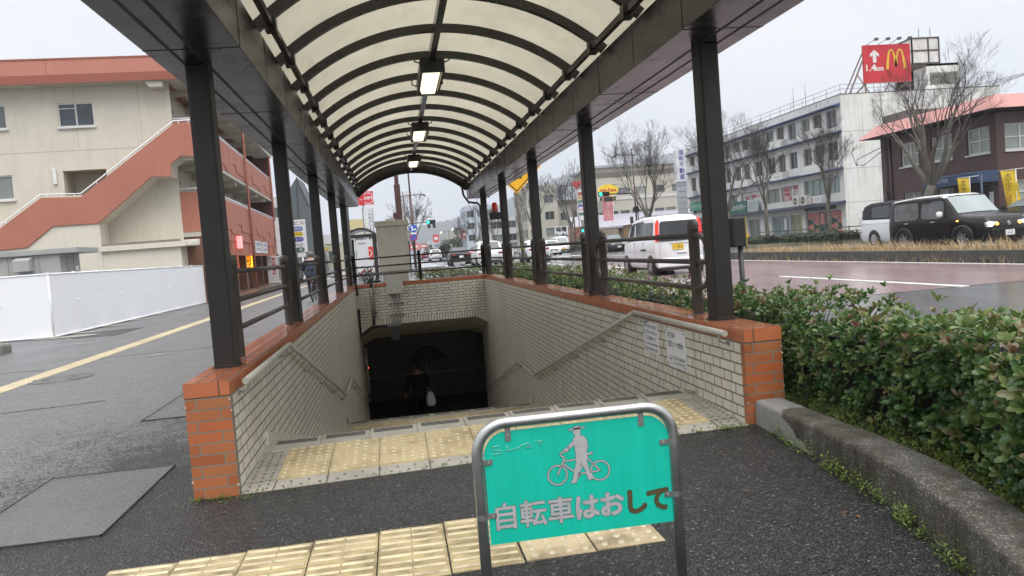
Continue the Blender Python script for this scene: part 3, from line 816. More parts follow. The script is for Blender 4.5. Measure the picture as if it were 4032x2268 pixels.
b = MB()
for L in ([(-4.2,9.2),(-2.2,9.45),(-.4,9.9)],[(-7.0,13.4),(-5.2,14.2),(-4.5,18)],[(-3.9,4.0),(-2.0,4.4)],[(-6.5,8.0),(-5.0,8.3),(-4.4,8.2)]):
    q = []
    for i in range(len(L)-1):
        for k in range(8): q.append((L[i][0]+(L[i+1][0]-L[i][0])*k/8+random.gauss(0,.015), L[i][1]+(L[i+1][1]-L[i][1])*k/8+random.gauss(0,.02)))
    for i in range(len(q)-1):
        (xa,ya),(xb,yb) = q[i],q[i+1]; d = .012+.008*random.random(); b.quad((xa,ya-d,.003),(xb,yb-d,.003),(xb,yb+d,.003),(xa,ya+d,.003))
struct(b, 'footway_crack', mat('crack_dark', (.02,.02,.02), .8))
b = MB()
for (cx_,cy_,rx,ry) in ((-5.7,12.9,.45,.16),(-3.0,9.0,.22,.14),(-5.9,22,.25,.6)):
    b.poly([(cx_+rx*cos(2*pi*k/14)*(.8+.4*random.random()), cy_+ry*sin(2*pi*k/14)*(.8+.4*random.random()), .0045) for k in range(14)])
struct(b, 'footway_patch', mat('patch_pale', (.175,.175,.172), .5, ns=20, na=.3, grime=.6, gs=5, gcol=(.10,.10,.10)))
# inspection covers
rim = mat('cover_rim', (.075,.073,.07), .4, metal=.5)
def cover(x0,y0,x1,y1,label):
    t = thing('inspection_cover', label, 'inspection cover', ((x0+x1)/2,(y0+y1)/2,0))
    MB().quad((x0,y0,.006),(x1,y0,.006),(x1,y1,.006),(x0,y1,.006)).build('infill', mat('cover_infill',(.095,.096,.099),.26,ns=70,na=.4,grime=.6,gs=1.6,bump=.4,bs=130,gcol=(.055,.046,.038)), t)
    b = MB(); w_ = .008
    b.box(x0,y0,0,x1,y0+w_,.010); b.box(x0,y1-w_,0,x1,y1,.010); b.box(x0,y0,0,x0+w_,y1,.010); b.box(x1-w_,y0,0,x1,y1,.010)
    b.build('rim', rim, t)
    b = MB()
    for q in range(9):
        a = random.random(); b.disc((x0+.05+a*.5,y0+.02+random.random()*.05,.0085),.02+random.random()*.03,(0,0,1),9)
    return t
cover(-1.415,-.462,-.61,.94,'large rectangular asphalt filled cover in the left foreground')
cover(-1.41,2.82,-.62,4.18,'rectangular asphalt filled cover partly behind the left brick pier')
t = thing('manhole_cover', 'round manhole cover beside the yellow strip', 'manhole cover', (-3.69,6.85,0))
MB().lathe([(.42,0),(.42,.006),(.34,.008),(0,.008)], (-3.69,6.85,0), 32).build('plate', mat('manhole',(.10,.10,.10),.3,metal=.3,ns=40,na=.3), t)
b = MB()
for r_ in (.39,.26,.15): b.lathe([(r_,.008),(r_,.011),(r_-.015,.011),(r_-.015,.008)], (-3.69,6.85,0), 32)
for k in range(12): b.box(-3.70,6.85+.16,.008,-3.68,6.85+.25,.011) if 0 else b.beam((-3.69+.16*cos(k*pi/6),6.85+.16*sin(k*pi/6),.01),(-3.69+.25*cos(k*pi/6),6.85+.25*sin(k*pi/6),.01),.02,.004)
b.build('raised_ring', mat('manhole_ring',(.17,.17,.165),.35,metal=.3), t)
t = thing('drain_grate', 'flat slotted drain cover by the white fence', 'drain cover', (-5.95,15.5,0))
b = MB()
for i in range(12): b.box(-6.5,14.6+i*.17,0,-5.5,14.72+i*.17,.008)
b.build('bar', rim, t)
# cement patches at the foot of the fence
for i, y in enumerate((15.35,16.5,18.4,20.5,22.7,25.0,27.3)):
    b = MB(); n_ = 12; rr = random.Random(i)
    b.poly([(-6.95+(.45+.12*rr.random())*cos(2*pi*k/n_)*(1.0 if i else 1.5), y+(.22+.1*rr.random())*sin(2*pi*k/n_), .014) for k in range(n_)])
    tag(b.build('cement_patch', mat('cement_pale',(.34,.32,.27),.7,ns=6,na=.2,grime=.4), loc=(-6.95,y,0)), 'pale cement patch at a fence post foot' if i else 'large muddy cement patch at the fence corner post', 'cement patch', 'cement patches along the fence')
b = MB(); b.box(-9.5,11.2,-.05,-6.75,12.35,.20)
t = tag(b.build('kerb_stub', conc, bevel=.05, loc=(-7.5,11.8,0)), 'mossy concrete kerb end at the far left edge', 'kerb')

# the concrete kerb on the right
F_ = [(3.238,-.012),(3.225,-.35),(3.195,-.75),(3.15,-1.2),(3.08,-1.75),(2.965,-2.2),(2.815,-2.65),(2.60,-3.2),(2.3,-3.8)]
B_ = [(3.44,-.012),(3.42,-.35),(3.395,-.75),(3.37,-1.2),(3.315,-1.75),(3.205,-2.2),(3.055,-2.65),(2.84,-3.25),(2.54,-3.9)]
def lerp_line(L, n):
    out = []
    for i in range(len(L)-1):
        for k in range(n): out.append(tuple(L[i][j]+(L[i+1][j]-L[i][j])*k/n for j in (0,1)))
    return out + [L[-1]]
Fl, Bl = lerp_line(F_, 4), lerp_line(B_, 4)
def kerb_block(i0, i1):
    b = MB(); vs = []; zts = []; rr = random.Random(i0)
    for i in range(i0, i1+1):
        fx, fy = Fl[i]; bx, by = Bl[i]; zt = .028*min(1,max(0,(-fy-.2)/1.3)); dx, dy = bx-fx, by-fy; L = sqrt(dx*dx+dy*dy); ux, uy = dx/L, dy/L
        sec = [(0,-.1),(0,.10),(.002,.198),(.006,.212),(.015,.2205),(.028,.2235),(L*.35,.2255),(L*.65,.2255),(L-.02,.2235),(L-.006,.214),(L,.198),(L,-.1)]
        jit = .0015; zts += [0 if z < .05 else zt for a, z in sec]
        vs.append([(fx+ux*a+rr.uniform(-jit,jit), fy+uy*a, z+rr.uniform(-jit,jit)) for a, z in sec])
    m_ = len(vs[0]); flat = [p for r_ in vs for p in r_]; fs = []
    for i in range(len(vs)-1):
        for k in range(m_-1): fs.append((i*m_+k, (i+1)*m_+k, (i+1)*m_+k+1, i*m_+k+1))
    flat = [(x_,y_,z_+zt_) for (x_,y_,z_),zt_ in zip(flat, zts)]; vs = [flat[i_*m_:(i_+1)*m_] for i_ in range(len(vs))]; b.add(flat, fs, True); b.add(vs[0], [tuple(range(m_))]); b.add(vs[-1], [tuple(range(m_-1,-1,-1))])
    return b
mk, tk, bk = new_mat('kerb_stone'); P_ = tk.pos(); sz = tk.sep(P_)
agg = tk.sep(tk.voro(P_, 170, out='Color'))[0]
cc = tk.ramp(agg, (0,(.045,.042,.035)), (.55,(.100,.094,.079)), (.88,(.17,.16,.135)), (1,(.42,.40,.35)))
g_ = tk.ramp(tk.noise(tk.scale(P_,(1,1,.35)), 5.5, 9, .72), (.40,0), (.60,1)); cc = tk.mix(tk.math('MULTIPLY', g_, .9), cc, (.036,.029,.018))
g2 = tk.ramp(tk.noise(P_, 2.0, 5, .6), (.55,0), (.72,1)); cc = tk.mix(tk.math('MULTIPLY', g2, .5), cc, (.085,.05,.02))
# a patch of fresh render close to the pier with a ragged edge
pm_ = tk.math('ADD', tk.math('MULTIPLY_ADD', sz[1], 1.0, .52), tk.math('MULTIPLY_ADD', sz[2], -2.6, .42))
pm_ = tk.math('ADD', pm_, tk.math('MULTIPLY_ADD', tk.noise(P_, 7, 5, .6), .35, -.17))
cc = tk.mix(tk.ramp(pm_, (.0,0),(.03,1)), cc, tk.mix(tk.noise(P_,14,5,.6), (.22,.22,.21), (.36,.355,.34)))
tk.l.new(cc, bk.inputs['Base Color']); bk.inputs['Roughness'].default_value = .62
tk.l.new(tk.bump(tk.math('ADD', tk.voro(P_, 260), tk.noise(P_, 40, 4)), .5, .006), bk.inputs['Normal'])
t = thing('kerb', 'weathered concrete kerb curving from the right brick pier past the weeds', 'kerb', (3.1,-1.2,0))
for i0, i1 in ((0,6),(6,13),(13,20),(20,26),(26,32)):
    b = kerb_block(i0, i1); b.build('kerb_block', mk, t)

# ------------------------------------------------------------------ hedge
def leaf_mat(name, cols, rough=.3, back=.25):
    m, t, b = new_mat(name)
    a = t.node('ShaderNodeAttribute', attribute_name='tint').outputs['Fac']
    c = t.ramp(a, *[(i/(len(cols)-1), k) for i, k in enumerate(cols)])
    k = t.math('MULTIPLY_ADD', t.noise(t.pos(), 55, 3), .5, .75)
    t.l.new(t.mix(1, c, t.comb(k,k,k), 'MULTIPLY'), b.inputs['Base Color']); b.inputs['Roughness'].default_value = rough
    tr = t.node('ShaderNodeBsdfTranslucent'); t.l.new(c, tr.inputs[0]); mx = t.node('ShaderNodeMixShader'); mx.inputs[0].default_value = back
    t.l.new(b.outputs[0], mx.inputs[1]); t.l.new(tr.outputs[0], mx.inputs[2]); t.l.new(mx.outputs[0], t.n['Material Output'].inputs[0])
    return m
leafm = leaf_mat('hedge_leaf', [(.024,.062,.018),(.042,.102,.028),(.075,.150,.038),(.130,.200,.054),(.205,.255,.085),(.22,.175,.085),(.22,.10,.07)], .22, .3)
stemm = mat('hedge_stem', (.045,.032,.024), .8)
def add_leaf(V, F, T, base, d, nrm, L, Wd, tint, simple=False):
    side = d.cross(nrm); b0 = len(V)
    if simple:
        for a, w_, h in ((0,0,0),(.6,.5,.0),(1,0,-.06),(.6,-.5,0)):
            V.append(base + d*(L*a) + side*(Wd*w_) + nrm*(L*h))
        F.append((b0,b0+1,b0+2,b0+3)); T.append(tint); return
    st = ((0,.06,0),(.35,.34,.02),(.68,.5,.02),(.9,.33,-.02))
    for a, w_, h in st:
        c = base + d*(L*a) + nrm*(L*h)
        V.append(c + side*(Wd*w_) + nrm*(Wd*.10*w_*2)); V.append(c); V.append(c - side*(Wd*w_) + nrm*(Wd*.10*w_*2))
    V.append(base + d*L - nrm*(L*.06))
    for i in range(3):
        for k in range(2): F.append((b0+i*3+k, b0+i*3+k+1, b0+(i+1)*3+k+1, b0+(i+1)*3+k)); T.append(tint)
    F.append((b0+9,b0+10,b0+12)); F.append((b0+10,b0+11,b0+12)); T += [tint, tint]
def rosette(V, F, T, p, axis, rr, L, nl, tb, simple):
    a, b_ = frame_of(axis); ph = rr.random()*6.3
    for k in range(nl):
        an = ph + k*2.399; op = .35 + .75*k/nl + rr.uniform(-.1,.15)
        rad = a*cos(an) + b_*sin(an)
        d = (axis*cos(op) + rad*sin(op)).normalized(); nr = (axis*sin(op) - rad*cos(op)).normalized()
        l = L*(.55+.45*k/nl)*rr.uniform(.8,1.15)
        add_leaf(V, F, T, p, d, nr, l, l*.42, min(1,max(0,tb + rr.uniform(-.1,.1))), simple)
def in_hedge_top(x, y):
    return 0
def hedge(name, label, regions, seed):
    """regions: (x0,x1,y0,y1,ztop,zbot, density, leaf, simple, face) boxes clipped as one row"""
    rr = random.Random(seed); V = []; F = []; T = []; st = MB()
    for (x0,x1,y0,y1,zt,zb,den,L,simple,curve) in regions:
        area = (x1-x0)*(y1-y0) + (zt-zb)*(y1-y0)*1.2; n_ = int(area*den)
        for _ in range(n_):
            y = rr.uniform(y0,y1); xf = x0 + curve(y)
            q = rr.random(); topa = (x1-x0)/((x1-x0)+(zt-zb)*1.2)
            wob = .05*sin(y*2.7)+.035*sin(y*6.1+1)
            if q < topa:
                x = rr.uniform(xf, x1); z = zt + wob + rr.gauss(0,.028) - abs(rr.gauss(0,.05)); ax = Vector((rr.gauss(0,.35), rr.gauss(0,.35), 1))
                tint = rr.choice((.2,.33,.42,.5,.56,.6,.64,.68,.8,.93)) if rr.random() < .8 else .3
                if rr.random() < .035: z += rr.uniform(.03,.10); tint = rr.uniform(.35,.66)
            else:
                z = zb + (zt-zb)*rr.random(); x = xf + abs(rr.gauss(0,.08)) + .06*sin(y*3.3) + (.10*(1-(z-zb)/(zt-zb))); ax = Vector((-.8+rr.gauss(0,.3), rr.gauss(-.25,.4), .55+rr.gauss(0,.3)))
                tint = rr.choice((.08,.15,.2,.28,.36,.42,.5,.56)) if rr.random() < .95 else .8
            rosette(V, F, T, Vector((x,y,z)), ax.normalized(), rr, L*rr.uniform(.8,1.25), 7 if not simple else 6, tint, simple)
        for _ in range(int((y1-y0)*26)):
            y = rr.uniform(y0,y1); x = x0+curve(y)+rr.uniform(.12,x1-x0); z0 = .12
            p = [(x,y,z0)]; dx, dy = rr.gauss(0,.5), rr.gauss(0,.5)
            for k in range(1,5): p.append((max(x0+.06,x+dx*.1*k+rr.gauss(0,.02)), y+dy*.1*k+rr.gauss(0,.02), z0+(zt-.06-z0)*k/4))
            st.tube(p, [.008,.007,.006,.005,.003], 4, False)
    t = thing(name, label, 'hedge', (regions[0][0]+.3, regions[0][2]+1, .15))
    b = MB(); b.v = [tuple(p) for p in V]; b.f = F; b.sm = [False]*len(F); b.tint = T
    b.build('foliage', leafm, t); st.build('stems', stemm, t)
    # near-black shell added behind the leaves so that no daylight leaks straight through
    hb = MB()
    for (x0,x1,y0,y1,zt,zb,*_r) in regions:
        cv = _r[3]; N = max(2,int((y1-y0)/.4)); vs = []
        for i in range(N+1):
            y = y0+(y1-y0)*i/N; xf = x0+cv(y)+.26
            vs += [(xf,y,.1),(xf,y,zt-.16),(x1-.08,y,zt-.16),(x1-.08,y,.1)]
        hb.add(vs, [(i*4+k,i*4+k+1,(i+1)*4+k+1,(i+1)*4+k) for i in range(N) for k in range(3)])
    hb.build('daylight_blocker', mat('hedge_inner', (.014,.016,.009), .95, ns=30, na=.6, bump=1, bs=40), t)
def curve_near(y):
    if y > -.9: return .0
    return -.155*(-.9-y)**1.35
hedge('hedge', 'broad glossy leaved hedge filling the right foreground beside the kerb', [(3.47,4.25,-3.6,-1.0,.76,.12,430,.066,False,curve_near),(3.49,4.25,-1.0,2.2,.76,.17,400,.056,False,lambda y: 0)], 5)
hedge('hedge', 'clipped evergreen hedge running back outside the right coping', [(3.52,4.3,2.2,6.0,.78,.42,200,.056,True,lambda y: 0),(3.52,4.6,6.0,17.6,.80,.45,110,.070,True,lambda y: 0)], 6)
hedge('hedge', 'low hedge beyond the portal wall beside the grey cabinet', [(1.55,3.5,15.5,17.4,.80,.4,130,.065,True,lambda y: 0)], 8)

# weeds: seedlings along the kerb, moss at the threshold
def weeds(name, spots, seed, m, h=.05):
    rr = random.Random(seed); V = []; F = []; T = []
    for (x,y,z,n_,r_) in spots:
        for _ in range(n_):
            px, py = x+rr.gauss(0,r_), y+rr.gauss(0,r_); H = h*rr.uniform(.4,1.4)
            for k in range(rr.randint(3,6)):
                an = rr.random()*6.3; zz = z+H*k/5
                d = Vector((cos(an),sin(an),.5)).normalized(); nr = Vector((-cos(an)*.4,-sin(an)*.4,.9)).normalized()
                add_leaf(V,F,T,Vector((px,py,zz)),d,nr,rr.uniform(.010,.024)*(h/.05)**.5,rr.uniform(.006,.011),rr.uniform(.3,1),True)
    b = MB(); b.v = [tuple(p) for p in V]; b.f = F; b.sm = [False]*len(F); b.tint = T
    return tag(b.build(name, m), kind='stuff')
weedm = leaf_mat('weed_leaf', [(.05,.10,.02),(.10,.17,.03),(.17,.25,.05),(.24,.30,.07)], .5, .35)
rr = random.Random(11); sp = []
for i in range(len(Fl)-1):
    fx, fy = Fl[i]; dens = 0 if fy > -.3 else (1 if fy > -.9 else 2)
    for k in range(dens*2):
        if rr.random() < .62: sp.append((fx-.012+rr.uniform(-.015,.0), fy+rr.uniform(-.06,.06), .055+.0, rr.randint(4,13), .020))
weeds('kerb_weeds', sp, 3, weedm, .075)
sp = [(x, -.02+rr.gauss(0,.012), .02*x+.003, rr.randint(1,4), .02) for x in [rr.uniform(.0,3.1) for _ in range(70)]]
sp += [(3.12+rr.uniform(-.12,.05), -.03+rr.uniform(-.03,.05), .066, 6, .03) for _ in range(9)]
sp += [(-.10+rr.gauss(0,.12), -.05+rr.gauss(0,.05), .0, 3, .03) for _ in range(22)]
sp += [(W-.03,.93+rr.gauss(0,.05),.12,4,.02) for _ in range(6)]
weeds('threshold_weeds', sp, 4, weedm, .022)
sp = []
for _ in range(700):
    y = rr.uniform(-3.2,2.5); i = min(range(len(Bl)), key=lambda q: abs(Bl[q][1]-y)) if y < -.01 else 0
    x = (Bl[i][0] if y < 0 else 3.46)+.02+abs(rr.gauss(0,.13)); sp.append((x,y,.17,3,.03))
weeds('bed_ground_cover', sp, 9, weedm, .06)
b = MB()
for (x,y) in ((2.62,-1.18),(2.78,-.52),(1.1,-1.2),(2.86,-1.62),(2.9,-1.7),(.2,-.75)):
    a = random.random()*6; b.add([(x,y,.06),(x+.02*cos(a),y+.02*sin(a),.066),(x+.035*cos(a+.5),y+.035*sin(a+.5),.062),(x+.015*cos(a+1),y+.015*sin(a+1),.064)], [(0,1,2,3)])
tag(b.build('fallen_leaves', mat('dead_leaf',(.20,.085,.035),.6)), kind='stuff')

# ------------------------------------------------------------------ the green sign
YS = -2.1
t = thing('barrier_sign', 'green sign in a steel hoop asking cyclists to push their bikes', 'sign', (1.594,YS,.03))
xl, xr, zt, R_c = 1.243, 1.948, .733, .105
pts = [(xl,YS,.0),(xl,YS,zt-R_c)]
for k in range(1,9):
    a = pi-k*pi/16; pts.append((xl+R_c+R_c*cos(a),YS,zt-R_c+R_c*sin(a)))
for k in range(0,9):
    a = pi/2-k*pi/16; pts.append((xr-R_c+R_c*cos(a),YS,zt-R_c+R_c*sin(a)))
pts.append((xr,YS,.02))
MB().tube(pts, .0195, 20).build('hoop', steel, t)
x0, x1, z0, z1, rc = 1.266, 1.929, .311, .704, .085
out = [(x0,z0),(x1,z0)]
for k in range(9): a = k*pi/16; out.append((x1-rc+rc*cos(a), z1-rc+rc*sin(a)))
for k in range(9): a = pi/2+k*pi/16; out.append((x0+rc+rc*cos(a), z1-rc+rc*sin(a)))
mg, tg, bgn = new_mat('sign_green'); P_ = tg.pos()
c = tg.mix(tg.ramp(tg.noise(tg.scale(P_,(7,1,1.0)), 3.5, 6, .65), (.3,0),(.75,1)), (.0,.445,.318), (.004,.52,.375))
c = tg.mix(tg.math('MULTIPLY', tg.ramp(tg.noise(tg.scale(P_,(34,1,2.2)), 1.5, 5, .7), (.6,0),(.8,1)), .4), c, (.0,.30,.22))
c = tg.mix(tg.math('MULTIPLY', tg.ramp(tg.noise(P_, 60, 6, .8), (.66,0),(.72,1)), .6), c, (.10,.32,.26))
tg.l.new(c, bgn.inputs['Base Color']); bgn.inputs['Roughness'].default_value = .42
MB().prism(out, 'y', YS-.004, YS+.0).build('panel', mg, t)
silver = mat('sign_silver', (.48,.47,.48), .4, metal=.15, ns=60, na=.14, grime=.35, gs=30, gcol=(.13,.12,.10)); bronze = mat('sign_worn_letter', (.075,.062,.022), .6, ns=60, na=.25)
edge = mat('sign_flake', (.035,.075,.055), .7, ns=80, na=.3)
YP = YS-.0052; R_, U_ = (1,0,0), (0,0,1)
xs = [1.325,1.422,1.520,1.614,1.704,1.793,1.877]
for i, ch in enumerate('自転車はおして'):
    sz_ = .098 if i < 3 else .094
    text(ch, sz_, (xs[i],YP+.0006,.399-.001*i), R_, U_, edge, t, bold=.0036 if i < 3 else .0052, name='lettering_edge')
    text(ch, sz_, (xs[i],YP,.399-.001*i), R_, U_, bronze if i > 4 else silver, t, bold=.0022 if i < 3 else .0040)
# the pedestrian pushing a bicycle
def flat(b, pts, y): return b.poly([(p[0],y,p[1]) for p in pts])
def S(x, z): return (1.2215+x*.000332*1.0, .8165-z*.000332*1.13)
def pict(y, m, nm, g):
    b = MB()
    def ring(cx, cz, r, w_):
        n_ = 36; o = [(cx+r*cos(2*pi*k/n_), cz+r*sin(2*pi*k/n_)) for k in range(n_)]; i_ = [(cx+(r-w_)*cos(2*pi*k/n_), cz+(r-w_)*sin(2*pi*k/n_)) for k in range(n_)]
        b.add([(p[0],y,p[1]) for p in o]+[(p[0],y,p[1]) for p in i_], [(k,(k+1)%n_,(k+1)%n_+n_,k+n_) for k in range(n_)])
    def bar(p, q, w_):
        p = Vector((p[0],y,p[1])); q = Vector((q[0],y,q[1])); d = (q-p).normalized(); s_ = Vector((d.z,0,-d.x))*(w_/2+g)
        p = p-d*g; q = q+d*g
        b.add([p+s_,q+s_,q-s_,p-s_], [(0,1,2,3)])
    wl_, wr_ = (1.5185,.5285), (1.672,.5275)
    ring(*wl_, .0365+g, .0052+2*g); ring(*wr_, .0365+g, .0052+2*g)
    hub = (1.592,.5235); seat = (1.634,.588); hd = (1.548,.581)
    bar(hub,(1.628,.585),.0055); bar((1.545,.574),(1.625,.578),.005); bar((1.541,.566),hub,.0055); bar(wl_,(1.548,.588),.005); bar(hub,wr_,.005); bar(wr_,(1.626,.580),.0045)
    bar((1.624,.590),(1.650,.593),.0075); bar((1.548,.588),(1.533,.597),.005); bar((1.533,.597),(1.536,.606),.005); bar((1.536,.606),(1.562,.610),.0055); bar(hub,(1.594,.508),.004); b.disc((hub[0],y,hub[1]), .0085+g, (0,-1,0), 12)
    # man: hat, head, body, arms, legs
    bar((1.570,.6825),(1.627,.687),.0058); b.add([(1.586-g,y,.682),(1.611+g,y,.684),(1.609+g,y,.694+g),(1.588-g,y,.693+g)], [(0,1,2,3)])
    b.disc((1.598,y,.673), .0135+g, (0,-1,0), 18)
    flat(b, [(1.594-g,.664),(1.603+g,.664),(1.622+g,.655),(1.633+g,.640),(1.634+g,.617),(1.629+g,.604),(1.628+g,.580),(1.6265+g,.566-g),(1.588-g,.563-g),(1.588-g,.600),(1.586-g,.625),(1.582-g,.648)], y-.0001)
    bar((1.588,.640),(1.565,.620),.013); bar((1.567,.621),(1.545,.611),.0085)
    flat(b, [(1.588-g,.570),(1.608,.570),(1.601+g,.545),(1.585+g,.499),(1.584+g,.494-g),(1.563-g,.493-g),(1.566,.500+g),(1.571-g,.505)], y-.0002)
    flat(b, [(1.604-g,.570),(1.6265+g,.570),(1.634+g,.530),(1.645+g,.508),(1.648+g,.502-g),(1.628-g,.497-g),(1.626-g,.505),(1.6175-g,.535)], y-.0003)
    b.build(nm, m, t)
pict(YP+.0004, edge, 'pictogram_edge', .0013); pict(YP, silver, 'pictogram', 0)
# a scratched scrawl
b = MB(); sc = [[(1.325,.668),(1.298,.667),(1.296,.656),(1.327,.652),(1.329,.643),(1.296,.640)],[(1.349,.669),(1.347,.640)],[(1.347,.648),(1.39,.654),(1.398,.662),(1.425,.667),(1.428,.660),(1.412,.652),(1.437,.651)],[(1.447,.668),(1.477,.670),(1.463,.662),(1.466,.650)]]
for ln in sc: b.tube([(x,YP-.0002,z-.013) for x, z in ln], .0011, 4)
b.build('scratch', mat('scratch_pale',(.30,.62,.54),.6), t)
def clip(px, pz, hx, hz, along):
    b = MB()
    if along == 'x': b.lathe([(.0207,-.0105),(.0207,.0105)], (0,0,0), 16, 'x'); b.xf(Matrix.Translation((px,YS,zt))); b.box(px-.010,YS-.0072,hz-.020,px+.010,YS-.0045,zt-.012)
    else: b.lathe([(.0207,-.0105),(.0207,.0105)], (0,0,0), 16, 'z'); b.xf(Matrix.Translation((px,YS,pz))); b.box(min(hx-.013,px+.012) if hx > px else hx-.013,YS-.0072,pz-.0095,hx+.013 if hx > px else max(hx+.013,px-.012),YS-.0045,pz+.0095)
    c_ = b.build('clip', steel, t)
    MB().cyl((hx,YS-.0072,hz),(hx,YS-.0115,hz),.0045,6).build('bolt', galv, c_)
clip(1.354,zt,1.354,.689,'x'); clip(1.832,zt,1.832,.689,'x')
clip(xl,.602,1.281,.602,'z'); clip(xl,.414,1.281,.414,'z'); clip(xr,.602,1.908,.602,'z'); clip(xr,.412,1.913,.412,'z')

# ------------------------------------------------------------------ white hoarding and the grey kiosk behind it
hoard = mat('hoarding_white', (.80,.81,.83), .38, na=.02, grime=.05, gs=.7, gcol=(.5,.5,.5))
t = thing('site_fence', 'smooth white panel site fence on the left with slim white posts', 'fence', (-7.2,15.4,0))
def panels(p, q, n_, z0, z1):
    p = Vector((*p,0)); q = Vector((*q,0)); d = (q-p); L = d.length; d.normalize(); nrm = Vector((d.y,-d.x,0))
    for i in range(n_):
        a = p + d*(L*i/n_); c = p + d*(L*(i+1)/n_); b = MB(); k = int(L/n_/.09)
        pts = []
        for j in range(k+1): pts.append(a + (c-a)*(j/k) + nrm*(.0015 if j % 2 else 0))
        vs = []
        for x in pts: vs += [(x.x,x.y,z0),(x.x,x.y,z1)]
        b.add(vs, [(2*j,2*j+2,2*j+3,2*j+1) for j in range(k)])
        b.beam(a+Vector((0,0,(z0+z1)/2))-nrm*.03, c-d*.006+Vector((0,0,(z0+z1)/2))-nrm*.03, .02, z1-z0-.01)
        b.build('panel', hoard, t)
        b = MB().cyl((a.x,a.y,0),(a.x,a.y,z1+.035),.024,8) if i == 0 else MB().cyl((a.x-nrm.x*.05,a.y-nrm.y*.05,0),(a.x-nrm.x*.05,a.y-nrm.y*.05,z1+.04),.022,8)
        b.build('post', white_paint, t)
        b = MB().box(a.x-.03,a.y-.03,z1-.015,a.x+.03,a.y+.03,z1+.03); b.build('clamp', white_paint, t); MB().cyl(a+nrm*.0+Vector((0,0,.85)), a+nrm*.025+Vector((0,0,.85)), .028, 8).build('bolt', white_paint, t)
    b = MB().cyl(p+Vector((0,0,z1)), q+Vector((0,0,z1)), .02, 8); b.cyl(p+nrm*.015+Vector((0,0,z0)), q+nrm*.015+Vector((0,0,z0)), .018, 8)
    b.build('rail', white_paint, t)
panels((-7.19,15.4),(-6.74,28.8), 9, .04, 1.545)
panels((-13,15.75),(-7.19,15.4), 5, .04, 1.545)
t = thing('kiosk', 'grey metal equipment kiosk with a vent hood behind the white fence', 'kiosk', (-9.2,18.6,0))
kio = mat('kiosk_grey', (.36,.365,.345), .5, ns=2, na=.06, grime=.15, streak=.15)
b = MB(); b.box(-10.6,18,0,-7.90,19.35,2.10); b.build('body', kio, t, bevel=.01)
MB().box(-10.8,17.9,2.10,-7.42,19.5,2.245).build('roof', mat('kiosk_roof',(.33,.34,.32),.5,grime=.2), t, bevel=.01)
b = MB(); b.prism([(-.0,1.68),(-.30,1.68),(-.30,1.98),(-.02,2.06)], 'x', -8.96, -8.56); b.xf(Matrix.Translation((0,18,0))); b.build('vent_hood', kio, t, bevel=.006)
b = MB()
for x in (-9.75,-9.2,-8.42): b.box(x-.006,17.995,.1,x+.006,18.0,2.08)
for y in (18.45,18.9): b.box(-7.9,y-.006,.1,-7.893,y+.006,2.08)
b.build('panel_joint', mat('joint_grey',(.16,.165,.155),.6), t)
MB().box(-7.899,19.0,1.62,-7.89,19.18,1.76).build('label_plate', white_paint, t)
# ------------------------------------------------------------------ vehicles
def interp(L, y):
    if y <= L[0][0]: return L[0][1]
    for i in range(len(L)-1):
        if y <= L[i+1][0]:
            k = (y-L[i][0])/(L[i+1][0]-L[i][0]); return L[i][1]+(L[i+1][1]-L[i][1])*k
    return L[-1][1]
glassd = glass('car_glass', (.03,.034,.037), .06, .6, 2)
glassl = glass('car_glass_pale', (.16,.19,.19), .07, .35, 1.5)
tyre = mat('tyre', (.012,.012,.013), .8); rimm = mat('rim_alloy', (.42,.42,.43), .3, metal=.8)
redl = mat('tail_red', (.28,.012,.012), .2); brakel = glow('brake_lit', (1,.06,.03), 3.0); whitel = glow('head_lit', (1,.93,.75), 5.0); amb = glow('amber_lit', (1,.42,.06), 2.5); lampc = mat('lamp_clear', (.6,.6,.6), .15)
chrome = mat('chrome', (.6,.6,.6), .15, metal=.95)
platew = mat('plate_white', (.70,.71,.70), .4); platey = mat('plate_yellow', (.75,.50,.03), .4)
def paint(nm, col): return mat('paint_'+nm, col, .22, ns=2, na=.03, coat=.35, grime=.12, gs=2, gcol=(.1,.1,.1))
